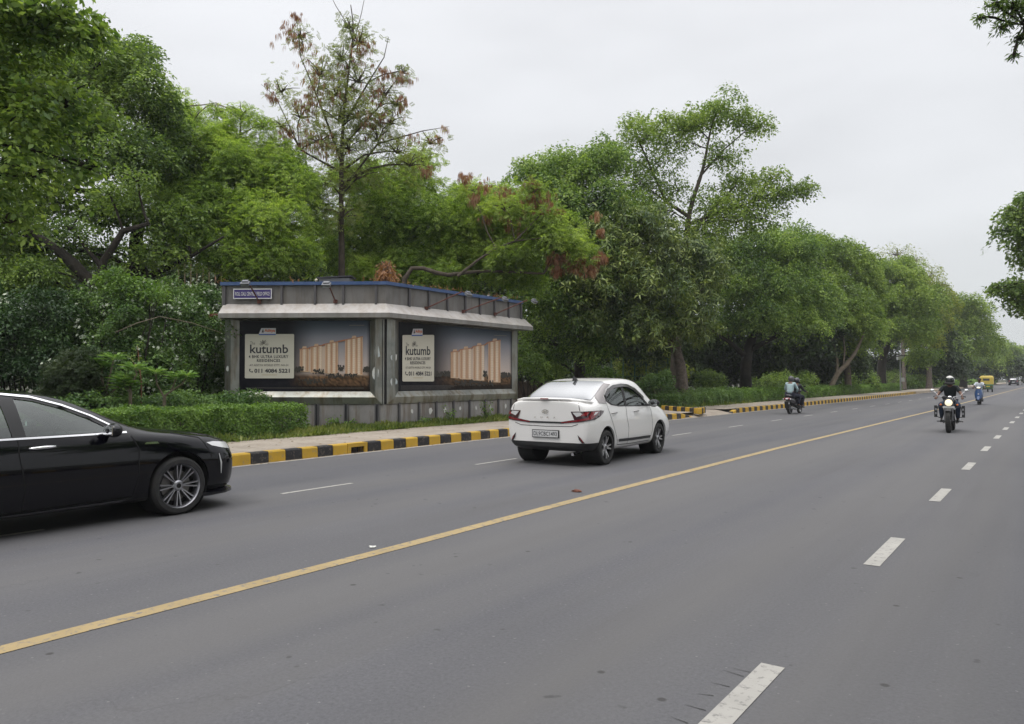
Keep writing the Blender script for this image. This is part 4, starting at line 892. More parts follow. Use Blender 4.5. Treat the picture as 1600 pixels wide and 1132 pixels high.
# base ribs and seams
for px in (495, 541, 589): 
    mb = MB(); WL.bx(mb, WL.u(px)-.06, WL.u(px)-.03, -.03, .02, ZB, ZF+.02, 0); WL.bx(mb, WL.u(px)-.03, WL.u(px)+.03, -.03, 0.0, ZB, ZF, 1); WL.bx(mb, WL.u(px)+.03, WL.u(px)+.06, -.03, .02, ZB, ZF+.02, 0); mb.build('base_rib', [M_RIB, M_SEAM], kiosk)
for px in (624, 655, 682, 709, 734, 758, 779, 799):
    mb = MB(); WR.bx(mb, WR.u(px)-.03, WR.u(px)+.03, -.03, .025, ZB, ZF+.03, 0); mb.build('base_rib', M_RIB, kiosk)
# torn pale sticker marks on the base panels
for px, py, s in ((645, 644, .06), (673.5, 639, .10), (696, 639, .08), (720, 637, .06), (745, 636.5, .06), (767, 633, .07), (791, 633, .07)):
    u = WR.u(px); z = .55+(1 if px < 700 else 1.3)*.04; n = 7; mb = MB()
    mb.poly([WR.pt(u+math.cos(2*math.pi*k/n)*s*random.uniform(.5, 1.1), -.024, z+math.sin(2*math.pi*k/n)*s*random.uniform(.7, 1.4)) for k in range(n)]); mb.build('sticker_scrap', mat('paper scrap', (.6, .6, .57), .8), kiosk)
# poster frames: flat outer band, splayed inner band, in steel; posters set back in them
def frame(Wg, u0, u1, bl, br, name='poster_frame'):
    z0, z1 = ZF, ZN+.03; mb = MB()
    bb, bt = ZP-ZF, .06; sp = .14
    o = [(u0, z0), (u1, z0), (u1, z1), (u0, z1)]
    m_ = [(u0+bl*.5, z0+bb*.55), (u1-br*.5, z0+bb*.55), (u1-br*.5, z1-bt*.5), (u0+bl*.5, z1-bt*.5)]
    i_ = [(u0+bl, z0+bb), (u1-br, z0+bb), (u1-br, z1-bt), (u0+bl, z1-bt)]
    A = [Wg.pt(u, 0.0, z) for u, z in o]; A2 = [Wg.pt(u, -.16, z) for u, z in o]; B = [Wg.pt(u, 0.05, z) for u, z in m_]; C_ = [Wg.pt(u, -sp+.05, z) for u, z in i_]
    mb.add(A2+A+B+C_, [[i, (i+1) % 4, 4+(i+1) % 4, 4+i] for i in range(4)]+[[4+i, 4+(i+1) % 4, 8+(i+1) % 4, 8+i] for i in range(4)]+[[8+i, 8+(i+1) % 4, 12+(i+1) % 4, 12+i] for i in range(4)])
    mb.build(name, M_FR, kiosk); return i_[0][0], i_[1][0], i_[0][1], i_[2][1]
LU = frame(WL, 0, WL.L-.07, WL.u(372), WL.L-.07-WL.u(577)); RU = frame(WR, .09, WR.L, WR.u(626)-.09, WR.L-WR.u(803))
mb = MB(); WL.bx(mb, WL.L-.07, WL.L+.02, -.14, -.04, ZF, ZN); WR.bx(mb, .02, .088, -.14, -.03, ZF, ZN)
mb.build('corner_joint', M_SEAM, kiosk)
mb = MB(); WL.bx(mb, WL.L-.045, WL.L-.015, -.03, 0.005, ZF, ZN); mb.build('corner_trim', M_FR, kiosk)
mb = MB()   # mitred corner gussets, a shade darker
# faded pasted bills peeling on the corner columns
for Wg, ua, ub, za, zb_ in ((WL, WL.u(580), WL.u(594), 1.5, 1.9), (WL, WL.u(583), WL.u(596), 2.1, 2.5), (WR, WR.u(607), WR.u(620), 2.05, 2.28), (WR, WR.u(606), WR.u(621), 1.35, 1.62), (WL, WL.u(354), WL.u(360), 1.75, 1.95)):
    n = 9; cu, cz = (ua+ub)/2, (za+zb_)/2; mb = MB()
    mb.poly([Wg.pt(cu+math.cos(2*math.pi*k/n)*(ub-ua)/2*random.uniform(.6, 1.1), .032, cz+math.sin(2*math.pi*k/n)*(zb_-za)/2*random.uniform(.6, 1.2)) for k in range(n)]); mb.build('pasted_bill', mat('pasted paper', (.42, .48, .50), .7, noise=((.62, .62, .58), 6, 5, .4, .6)), kiosk)
# ---- posters ----
def vcolmat(name, rough=.35):
    m = bpy.data.materials.new(name); m.use_nodes = True; t = m.node_tree; p = t.nodes['Principled BSDF']
    a = t.nodes.new('ShaderNodeVertexColor'); a.layer_name = 'Col'; t.links.new(a.outputs[0], p.inputs['Base Color']); p.inputs['Roughness'].default_value = rough; p.inputs['Specular IOR Level'].default_value = .15
    tcn = t.nodes.new('ShaderNodeTexCoord'); n_ = t.nodes.new('ShaderNodeTexNoise'); n_.inputs['Scale'].default_value = 1.8; t.links.new(tcn.outputs['Object'], n_.inputs['Vector']); b_ = t.nodes.new('ShaderNodeBump'); b_.inputs['Strength'].default_value = .5; b_.inputs['Distance'].default_value = .05; t.links.new(n_.outputs[0], b_.inputs['Height']); t.links.new(b_.outputs[0], p.inputs['Normal']); return m
M_PRINT = vcolmat('printed vinyl')
M_INK = mat('ink black', (.03, .03, .035), .5); M_INK2 = mat('ink brown', (.10, .09, .08), .5); M_CARD = mat('printed cream', (.58, .55, .46), .4)
M_TOW = mat('printed sandstone', (.62, .42, .27), .4, noise=((.56, .38, .24), 9, 4, .45, .7)); M_TOWP = mat('printed pale concrete', (.74, .61, .47), .4); M_TOWR = mat('printed rust red', (.42, .17, .08), .4)
M_PTREE = mat('printed tree', (.035, .03, .022), .5); M_TAGB = mat('logo blue', (.06, .11, .38), .5); M_TAGW = mat('logo white', (.62, .62, .66), .5); M_TAGR = mat('logo orange', (.62, .17, .06), .5); M_GOLD = mat('ink gold', (.40, .30, .12), .5)
def poster(Wg, rect, crop, ytop, ybot, x0c, x1c, label, cardx, towers, trees, lines=False):
    u0, u1, z0, z1 = rect
    def P(x, y, w):   # a point of the enlarged photo crop -> the wall plane
        px = crop+x/4.1933; u = Wg.u(px); tt = (x-x0c)/(x1c-x0c); yt = lerp(ytop[0], ytop[1], tt); yb = lerp(ybot[0], ybot[1], tt); v = (y-yt)/(yb-yt)
        return Wg.pt(u, -.075+w, lerp(z1, z0, v))
    root = empty('poster', (0, 0, 0), parent=kiosk); 
    NX, NY = 72, 44; vs = []; cols = []
    hx = towers[0][0]-30
    for j in range(NY+1):
        for i in range(NX+1):
            a, b = i/NX, j/NY; vs.append(Wg.pt(lerp(u0, u1, a), -.085, lerp(z1, z0, b)))
            px_ = lerp(x0c, x1c, a)
            fade = min(1, max(0, (px_-(cardx[1]-60))/230.0)); fade = fade*fade*(3-2*fade)
            top = min(1, b/.22)**1.0; s = np.array([.11, .165, .25])*(1-b*1.15)+np.array([.60, .49, .42])*(b*1.3); s = np.clip(s, .02, .8)*(.45+.55*top)
            if b > .73:
                k = min(1, (b-.73)/.06); gnd = np.array([.20, .115, .06])*(1-.9*max(0, (b-.76)/.24))*(.3+1.3*random.random()); s = s*(1-k)+gnd*k
            if b > .93: s = s*.35
            edge = min(1, (1-a)/.025)
            c = s*fade+np.array([.008, .008, .012])*(1-fade); c = c*edge+np.array([.008]*3)*(1-edge); cols.append((*c, 1))
    fs = [[j*(NX+1)+i, (j+1)*(NX+1)+i, (j+1)*(NX+1)+i+1, j*(NX+1)+i+1] for j in range(NY) for i in range(NX)]
    me = bpy.data.meshes.new('printed_sheet'); me.from_pydata(vs, [], fs); ca = me.color_attributes.new('Col', 'FLOAT_COLOR', 'POINT'); ca.data.foreach_set('color', np.array(cols, np.float32).ravel())
    link('printed_sheet', me, root, M_PRINT)
    # towers
    tw = MB()
    for k_ in range(len(towers)-1):
        A_, B_ = towers[k_], towers[k_+1]
        if k_ != 2: tw.poly([P(A_[1]-2, A_[4]-2, .0015), P(B_[0]+2, B_[4]-4, .0015), P(B_[0]+2, B_[2]+14, .0015), P(A_[1]-2, A_[3]+14, .0015)], 4)
    for (xa, xb, ya, yb, base, kind) in towers:
        q = [P(xa, base, .003), P(xb, base+3, .003), P(xb, yb, .003), P(xa, ya, .003)]; tw.poly(q, 0)
        nst = max(2, int((xb-xa)/16))
        for k in range(nst):
            x = lerp(xa, xb, (k+.5)/nst); yy = lerp(ya, yb, (k+.5)/nst); w_ = (xb-xa)/nst*(.36 if k % 2 else .10)
            if k == 0: pass
            tw.poly([P(x-w_, base-4, .006), P(x+w_, base-4, .006), P(x+w_, yy+6, .006), P(x-w_, yy+6, .006)], 1 if k % 2 else 2)
        rows = 17
        for k in range(1, rows):
            t = k/rows; yl, yr = lerp(ya, base, t), lerp(yb, base, t)
            tw.poly([P(xa, yl+1.0, .009), P(xb, yr+1.0, .009), P(xb, yr, .009), P(xa, yl, .009)], 3)
        cxm = (xa+xb)/2; ym = (ya+yb)/2
        tw.poly([P(cxm-14, ym+2, .012), P(cxm+16, ym, .012), P(cxm+14, ym-15, .012), P(cxm-10, ym-13, .012)], 0)
        tw.poly([P(xa-2, ya+5, .012), P(xb+2, yb+5, .012), P(xb+2, yb, .012), P(xa-2, ya, .012)], 2)
    for i in range(len(towers)-1):
        a, b = towers[i], towers[i+1]
        tw.poly([P(a[1], a[3]+9, .0135), P(b[0], b[2]+9, .0135), P(b[0], b[2]-1, .0135), P(a[1], a[3]-1, .0135)], 2)
    tw.build('printed_towers', [M_TOW, M_TOWP, M_TOWR, mat('printed floor line', (.50, .33, .24), .4), mat('printed hazy facade', (.58, .45, .35), .4)], root)
    tr = MB()
    for (xa, xb, yc, n) in trees:
        for k in range(n*3):
            x = random.uniform(xa, xb); y = yc+random.uniform(-14, 16); r = random.uniform(2.5, 8); m = 7
            tr.poly([P(x+r*math.cos(2*math.pi*q/m)*random.uniform(.6, 1.1), y+r*1.3*math.sin(2*math.pi*q/m)*random.uniform(.6, 1.1), .0155+.00004*k) for q in range(m)])
    tr.build('printed_trees', M_PTREE, root)
    cd = MB(); ca_, cb_, cy0, cy1 = cardx; r = 8; pts = []
    for (cx, cy, a0) in ((cb_-r, cy0+r, 270), (cb_-r, cy1-r, 0), (ca_+r, cy1-r, 90), (ca_+r, cy0+r, 180)):
        for k in range(5): a = R(a0+k*22.5); pts.append(P(cx+r*math.cos(a), cy+r*math.sin(a), .020))
    cd.poly(pts[::-1]); card = cd.build('card', M_CARD, root)
    tx = MB(); f = (cb_-ca_)/323.0; g_ = (cy1-cy0)/299.0
    X = lambda x: ca_+(x-257)*f; Y = lambda y: cy0+(y-418)*g_
    def T(s, xa, xb, ya, yb, mi=0, bold=0.0, sp=1.0):
        a = P(X(xa), Y(yb), .024); b = P(X(xb), Y(yb), .024); c = P(X(xa), Y(ya), .024); U = (b-a); V = (c-a)
        put_text(tx, s, U.length, V.length, (a+b+c+(b+c-a))/4, U.normalized(), V.normalized(), mi, bold, sp)
    T('The', 291, 323, 468, 490, 1); T('kutumb', 290, 541, 489, 548, 0, .018); T('4 BHK ULTRA LUXURY', 282, 543, 560, 581, 0, .028, 1.15); T('RESIDENCES', 336, 489, 587, 607, 0, .028, 1.15)
    T('AT ADITYA WORLD CITY, NH-24', 289, 543, 621, 637, 1, .016, 1.1); T('011 4084 5221', 320, 552, 652, 680, 0, .032)
    # handset
    for k in range(5):
        a0, a1 = 2.3+k*.42, 2.3+(k+1)*.42
        tx.poly([P(X(302+17*math.cos(a)), Y(662-14*math.sin(a)), .024) for a in (a0, a1)]+[P(X(302+11*math.cos(a)), Y(662-9*math.sin(a)), .024) for a in (a1, a0)], 0)
    tx.poly([P(X(284), Y(660), .0245), P(X(292), Y(664), .0245), P(X(296), Y(656), .0245), P(X(289), Y(652), .0245)], 0); tx.poly([P(X(300), Y(678), .0245), P(X(311), Y(677), .0245), P(X(309), Y(668), .0245), P(X(301), Y(669), .0245)], 0)
    tx.poly([P(X(368), Y(695), .024), P(X(468), Y(695), .024), P(X(468), Y(692.5), .024), P(X(368), Y(692.5), .024)], 2)
    # the little tree emblem over the k and u: fine radiating twigs
    for k in range(13):
        a = R(-10+k*16.6); r1 = 26+6*(k % 2); cx, cy = 382, 489; dx_, dy = math.cos(a), -math.sin(a)
        tx.poly([P(X(cx+dx_*6-dy*1.2), Y(cy+dy*5), .0235), P(X(cx+dx_*6+dy*1.2), Y(cy+dy*5+1), .0235), P(X(cx+dx_*r1+dy*2.6), Y(cy+dy*r1+1.5), .0235), P(X(cx+dx_*r1-dy*2.6), Y(cy+dy*r1-1.5), .0235)], 1)
    tx.build('lettering', [M_INK, M_INK2, M_GOLD], root)
    lg = MB()
    def T2(s, xa, xb, ya, yb, mi, bold):
        a = P(X(xa), Y(yb), .034); b = P(X(xb), Y(yb), .034); c = P(X(xa), Y(ya), .034); U = (b-a); V = (c-a); put_text(lg, s, U.length, V.length, (a+b+c+(b+c-a))/4, U.normalized(), V.normalized(), mi, bold)
    lg.poly([P(X(348), Y(417), .028), P(X(460), Y(417), .028), P(X(460), Y(378), .028), P(X(364), Y(378), .028)], 0)
    lg.poly([P(X(348), Y(425), .028), P(X(460), Y(425), .028), P(X(460), Y(417), .028), P(X(348), Y(417), .028)], 1)
    lg.poly([P(X(366), Y(408), .031), P(X(382), Y(408), .031), P(X(376), Y(382), .031)], 3)
    T2('Aditya', 385, 455, 384, 410, 2, .03)
    lg.build('logo_tag', [M_TAGW, M_TAGB, M_TAGR, M_INK], root)
    # small print along the foot
    sm = MB()
    if lines:
        for k in range(4):
            sm.poly([P(290, 771+k*7.5, .004), P(x0c+380-k*20, 770+k*7.5, .004), P(x0c+380-k*20, 769+k*7.5, .004), P(290, 770+k*7.5, .004)])
    else:
        sm.poly([P(260, 783, .004), P(1040, 783, .004), P(1040, 781.5, .004), P(260, 781.5, .004)])
    sm.poly([P(lerp(x0c, x1c, .84), lerp(ytop[0], ytop[1], .9)+34, .004), P(x1c-38, lerp(ytop[0], ytop[1], .95)+34, .004), P(x1c-38, lerp(ytop[0], ytop[1], .95)+30, .004), P(lerp(x0c, x1c, .84), lerp(ytop[0], ytop[1], .9)+30, .004)])
    sm.build('small_print', mat('faint print', (.22, .2, .18), .5), root)
    root['label'] = label
poster(WL, LU, 320, (328, 328), (805, 805), 222, 1078, 'left facing poster, wide cream card and blue dusk sky', (257, 580, 418, 717),
       [(616, 676, 519, 511, 672, 0), (686, 762, 505, 492, 678, 0), (782, 868, 484, 466, 684, 0), (914, 1030, 456, 434, 694, 0)], [(585, 640, 655, 16), (700, 780, 672, 10), (870, 905, 645, 10), (1035, 1074, 655, 16), (790, 1000, 700, 26), (600, 800, 735, 24)])
poster(WR, RU, 560, (338, 408), (806, 790), 278, 1020, 'right facing poster, narrower cream card and warm evening sky', (297, 505, 428, 741),
       [(616, 666, 542, 536, 718, 0), (676, 750, 526, 516, 726, 0), (764, 836, 504, 494, 734, 0), (862, 942, 476, 462, 746, 0)], [(508, 612, 690, 34), (830, 850, 690, 10), (945, 1006, 698, 22), (640, 900, 752, 36)], True)
# ---- blue name sign on the parapet
mb = MB(); u0, u1 = WL.u(366.5), WL.u(426.5); zc = 3.975; hh = .145
WL.bx(mb, u0, u1, .115, .135, zc-hh, zc+hh, 0)
for a in ((u0, u1, zc-hh, zc-hh+.025), (u0, u1, zc+hh-.025, zc+hh), (u0, u0+.025, zc-hh+.025, zc+hh-.025), (u1-.025, u1, zc-hh+.025, zc+hh-.025)): WL.bx(mb, a[0], a[1], .135, .140, a[2], a[3], 1)
sg = mb.build('name_sign', [mat('sign purple', (.045, .03, .15), .5), mat('sign white', (.6, .6, .6), .5)], kiosk)
mb = MB(); put_text(mb, 'ROLL CALL CENTRE / FIELD OFFICE', u1-u0-.12, .105, WL.pt((u0+u1)/2, .143, zc), WL.d, (0, 0, 1), None, .012); mb.build('sign_lettering', mat('sign white', (.6, .6, .6), .5), sg)
mb = MB(); mb.tube([WL.pt(-.55, -.2, 3.36), WL.pt(-.10, -.15, 3.40)], .07, 8); mb.build('beam_end', mat('red oxide', (.16, .02, .02), .6), kiosk)
# ---- floodlights on rusty arms
M_RUST = mat('rusty arm', (.10, .035, .025), .8); M_LAMPH = mat('lamp grey', (.17, .175, .19), .5, .3); M_LENS = mat('lamp glass', (.5, .55, .6), .1)
def onx(px, py, x):
    r = ray(px, py); s = x/r[0]; return Vector((x, r[1]*s, EYE+r[2]*s))
flab = ['floodlight over the name sign at the kiosk left end', 'floodlight above the middle of the left poster', 'first floodlight right of the kiosk corner on a long rusty arm', 'middle floodlight of the three over the right poster', 'floodlight at the far right end of the kiosk roof']
def flood(i, foot_, tip, head):
    root = empty('floodlight', foot_, label=flab[i], cat='floodlight', group='floodlights on the kiosk'); o = Vector(foot_)
    mb = MB(); mb.tube([Vector((0, 0, 0)), tip-o], .022, 6); mb.box((0, 0, 0), (.08, .08, .10)); mb.build('arm', M_RUST, root)
    mb = MB(); c = head-o; nd = WL.n if i < 2 else WR.n; rz = math.atan2(nd.y, nd.x)-math.pi/2
    mb.box(c, (.24, .15, .07), rz=rz, rx=R(-35)); mb.box(c+Vector((0, 0, .06)), (.17, .09, .04), rz=rz, rx=R(-35)); h = mb.build('lamp_head', M_LAMPH, root, bevel=.01)
    mb = MB(); mb.box(c-Vector(nd)*.02+Vector((0, 0, -.042)), (.20, .12, .012), rz=rz, rx=R(-35)); mb.build('lens', M_LENS, h)
ZL = 21.7
flood(0, WL.pt(WL.u(406), .10, ZT+.06)+KO, W(391, 447, 21.0), W(383, 443, 20.95)); flood(1, WL.pt(WL.u(525), .10, ZT+.06)+KO, W(515, 449, 21.0), W(510, 445, 20.9))
for i, (fx_, fy, tx_, ty, hx, hy) in enumerate([(666, 482, 722, 456, 732, 460), (724, 487, 784, 465, 789, 468), (774, 491, 824, 469, 835, 471)]):
    flood(2+i, onx(fx_, fy, KB.x+.12), onx(tx_, ty, KB.x+.95), onx(hx, hy, KB.x+1.0))
# ---- things lying on the roof
b0 = W(526, 438, 22.45); b0.z = ZR+.08
root = empty('roof_unit', b0, label='low grey metal unit lying on the kiosk roof', cat='box')
mb = MB(); mb.box((0, 0, .10), (.9, .6, .18), rz=PSI); mb.build('casing', M_LAMPH, root, bevel=.02); mb = MB(); mb.box((0, 0, .205), (1.0, .7, .03), rz=PSI, ry=R(-3)); mb.build('cover', mat('dark cover', (.06, .06, .07), .4), root)
mb = MB(); q = W(494, 440, 22.4); mb.tube([(q.x, q.y, ZR+.05), (q.x, q.y, ZR+.22)], .03, 8); mb.sphere((q.x, q.y, ZR+.22), .045, 8, 6); props(mb.build('vent_pipe', mat('cream pipe', (.6, .56, .42), .6), smooth=50), 'small cream capped pipe standing on the kiosk roof edge', 'pipe')
b0 = W(603, 440, 23.2); b0.z = ZR+.08; root = empty('dead_branch', b0, label='heap of rust brown dead foliage hanging over the kiosk roof', cat='branch')
C = Cloud(); mb = MB()
for k in range(22):
    a = random.uniform(0, 6.3); r = random.uniform(.05, .55); tip = Vector((math.cos(a)*r*1.2, math.sin(a)*r, random.uniform(.0, .35)))
    top = Vector((random.uniform(-.1, .1), random.uniform(-.1, .1), random.uniform(.55, .85))); mb.tube([top, top.lerp(tip, .5)+Vector((0, 0, .12)), tip], [.012, .009, .004], 4)
    for q in range(5):
        c = top.lerp(tip, .15+q*.19); n = 16; P = np.array(c)+rng.normal(0, .055, (n, 3)); C.add(P, rng.normal(0, 1, (n, 3)), np.tile([0, 0, -1.], (n, 1))+rng.normal(0, .4, (n, 3)), rng.uniform(.08, .2, n))
mb.build('twigs', BARK_G, root); C.build('dead_leaves', 'narrow', M_DRY, root)
C = Cloud()
for px in list(range(620, 830, 14))+[350, 460, 575]:
    c = onx(px, 460, KB.x+.03) if px > 605 else W(px, 441, 21.7); c.z = ZR+.11
    n = random.randint(3, 14); C.add(np.array(c)+rng.normal(0, .10, (n, 3))*[1, 1, .25], rng.normal(0, 1, (n, 3)), rng.normal(0, .6, (n, 3))+[0, 0, .7], rng.uniform(.06, .15, n))
o = leaves_mesh('roof_litter', np.concatenate(C.P), np.concatenate(C.N), np.concatenate(C.A), np.concatenate(C.S), 'narrow', M_DRY); props(o, kind='stuff')
# =============================== WALL, FENCE, POLE ===============================
p0 = W(806, 600, 35); p1 = W(1056, 604, 46)
mb = MB(); d = (p1-p0); d.z = 0; L = d.length; ang = math.atan2(d.y, d.x); mid = (p0+p1)/2
mb.box((0, 0, .72), (L, .24, 1.08)); wl = empty('boundary_wall', (mid.x, mid.y, .10), ang, label='low dark brown boundary wall behind the white sedan', cat='wall')
mb.build('wall_body', mat('old plaster', (.055, .035, .025), .9, noise=((.09, .06, .045), 2, 5, .4, .7)), wl); mb = MB(); mb.box((0, 0, 1.285), (L+.1, .34, .05)); mb.build('coping', mat('coping', (.12, .09, .07), .9), wl)
q0, q1 = W(955, 600, 49), W(1060, 600, 53); fl = (q1-q0); fl.z = 0; root = empty('mesh_fence', (q0.x, q0.y, .16), math.atan2(fl.y, fl.x), label='thin green post and wire fence left of the mango trunk', cat='fence')
M_FG = mat('fence green', (.03, .11, .06), .5)
L = fl.length; npst = 7
for i in range(npst): mb = MB(); mb.tube([(L*i/(npst-1), 0, 0), (L*i/(npst-1), 0, 2.75)], .045, 6); mb.build('fence_post', M_FG, root)
mb = MB()
for z in (2.7, 1.5): mb.tube([(0, 0, z), (L, 0, z)], .022, 5)
for k in range(int(L/.16)): mb.tube([(k*.16, 0, 1.5), (k*.16+1.2*.35, 0, 2.7)], .003, 3, caps=False); mb.tube([(k*.16+.42, 0, 1.5), (k*.16, 0, 2.7)], .003, 3, caps=False)
mb.build('wire_mesh', M_FG, root)
# pale paling screen seen through the trees, upper left
q0 = W(278, 560, 34); root = empty('paling_screen', (q0.x, q0.y, .1), PSI, label='row of thin pale upright palings glimpsed through the trees left of the kiosk roof', cat='fence')
mb = MB()
for k in range(8): mb.tube([(k*.27, 0, 0), (k*.27, 0, W(0, 398+3*k, 34).z)], .022, 5)
mb.tube([(0, 0, 3), (1.9, 0, 3)], .02, 5); mb.build('palings', mat('weathered paling', (.22, .17, .10), .8), root)
# roadside planting bed kerb left of the far hedge
a, b_ = G(1094, 646, .16), G(1036, 641, .16); mb = MB(); n = 9; e_ = (b_-a); 
for i in range(n):
    c = a+e_*((i+.5)/n); mb.box((c.x, c.y, .24), (e_.length/n-.02, .2, .24), rz=math.atan2(e_.y, e_.x), mi=i % 2)
for i in range(3): mb.box((a.x-.12-.10*i, a.y+.25+.38*i, .24), (.2, .36, .24), mi=(i+1) % 2)
props(mb.build('bed_kerb', [M_KY, M_KB], bevel=.02), kind='structure')
# utility / camera pole
b0 = W(1407, 600, 80); b0.z = .17; root = empty('utility_pole', b0, label='slim grey pole with white boxes behind the end of the far hedge', cat='pole')
mb = MB(); mb.tube([(0, 0, 0), (0, 0, 3.9)], [.075, .06], 8); mb.build('pole', mat('galvanised', (.34, .35, .35), .5, .3), root)
mb = MB(); mb.box((0, 0, 3.5), (.62, .35, .5), rz=PSI); mb.build('upper_box', mat('box white', (.6, .6, .58), .5), root, bevel=.02)
mb = MB(); mb.box((.24*cP, .24*sP, 1.2), (.28, .2, .42), rz=PSI); mb.build('lower_box', mat('box white', (.6, .6, .58), .5), root, bevel=.015)
# distant green boards over the verge and the green netting
def board(name, label, px, py, Z, wpx, hpx, legs=True):
    c = W(px, py, Z); ww, hh = wpx/F*Z, hpx/F*Z; root = empty(name, (c.x, c.y, .1), PSI, label=label, cat='board')
    mb = MB(); mb.box((0, 0, c.z-.1), (ww, .12, hh)); mb.build('panel', mat('board green', (.03, .17, .12), .5), root)
    mb = MB()
    for s in (-.35, .35): mb.tube([(s*ww, .1, 0), (s*ww, .1, c.z+hh*.4)], .04*Z/80, 6)
    mb.build('legs', mat('galvanised', (.34, .35, .35), .5, .3), root)
board('roadside_board', 'far green board left of the dark estate car', 1577, 586.5, 170, 10, 5); board('roadside_board', 'far green board just right above the dark estate car roof', 1591, 584.5, 185, 10, 5)
board('roadside_board', 'small green board between the trunks left of the motorcycle rider', 1427, 588, 104, 6, 8)
# litter on the road
def crumple(name, label, px, py, s, m, cat, z=.0, asp=(1, 1, .35)):
    c = G(px, py, 0); mb = MB(); n = 9; me = MB(); vs = []
    bm = bmesh.new(); bmesh.ops.create_icosphere(bm, subdivisions=2, radius=s)
    for v in bm.verts: k = random.uniform(.55, 1.2); v.co = Vector((v.co.x*k*asp[0], v.co.y*k*asp[1], max(-.3*s, v.co.z*k)*asp[2]+s*.12))
    me_ = bpy.data.meshes.new(name); bm.to_mesh(me_); bm.free(); o = link(name, me_, None, m); o.location = (c.x, c.y, .004); return props(o, label, cat)
crumple('dry_leaf', 'crumpled reddish brown dry leaf lying on the asphalt near the yellow line', 901, 769, .07, mat('leaf litter', (.14, .05, .03), .8), 'leaf', asp=(1.3, .8, .4))
crumple('paper_scrap', 'white paper scrap lying just above the yellow line', 582, 856, .035, mat('paper white', (.6, .6, .56), .8), 'scrap')
for (px, py) in ((1424, 1066), (1183, 850), (1165, 875)): pass
# =============================== CARS ===============================
M_GLASS = mat('tinted glass', (.008, .013, .011), .03, spec=.5, ior=1.75)
M_GLASSR = mat('rear glass', (.03, .034, .036), .04, spec=1.0, ior=2.3)
M_TYRE = mat('tyre rubber', (.018, .018, .019), .85, noise=((.035, .033, .03), 8, 3, .4, .7))
M_BLKPL = mat('black plastic', (.016, .016, .017), .55)
M_CHROME = mat('chrome', (.75, .75, .76), .12, 1.0)
M_ALLOY = mat('alloy', (.50, .50, .51), .28, .9)
M_DARKIN = mat('wheel well', (.008, .008, .008), .9)
M_LAMPR = mat('red lamp', (.20, .010, .016), .12, coat=.8)
M_LAMPW = mat('clear lamp', (.62, .62, .62), .08, coat=1)
M_LAMPD = mat('smoked lamp', (.05, .02, .025), .08, coat=1)
M_PLATE = mat('plate white', (.55, .55, .55), .5); M_SEAMC = mat('door gap', (.015, .015, .015), .6)
M_WHITE = mat('white car paint', (.80, .785, .765), .28, coat=.8)
M_BLACK = mat('black car paint', (.002, .002, .004), .10, spec=.12, coat=.55)
def two_sided(m):   # painted outside, dark lining inside
    t = m.node_tree; L = t.links; o = t.nodes['Material Output']; p_ = t.nodes['Principled BSDF']
    g = t.nodes.new('ShaderNodeNewGeometry'); d = t.nodes.new('ShaderNodeBsdfDiffuse'); d.inputs[0].default_value = (.012, .011, .011, 1); mx_ = t.nodes.new('ShaderNodeMixShader')
    L.new(g.outputs['Backfacing'], mx_.inputs[0]); L.new(p_.outputs[0], mx_.inputs[1]); L.new(d.outputs[0], mx_.inputs[2]); L.new(mx_.outputs[0], o.inputs[0])
two_sided(M_WHITE); two_sided(M_BLACK)
def clearglass(name, tint, r0):
    m = bpy.data.materials.new(name); m.use_nodes = True; t = m.node_tree; t.nodes.clear(); N = t.nodes.new; L = t.links.new
    o = N('ShaderNodeOutputMaterial'); f = N('ShaderNodeFresnel'); f.inputs[0].default_value = r0; a = N('ShaderNodeBsdfTransparent'); a.inputs[0].default_value = (*tint, 1)
    g = N('ShaderNodeBsdfGlossy'); g.inputs['Roughness'].default_value = .02; g.inputs[0].default_value = (.92, .97, .95, 1); x = N('ShaderNodeMixShader'); L(f.outputs[0], x.inputs[0]); L(a.outputs[0], x.inputs[1]); L(g.outputs[0], x.inputs[2]); L(x.outputs[0], o.inputs[0]); return m
M_WIN = clearglass('car window glass', (.34, .42, .38), 1.95)
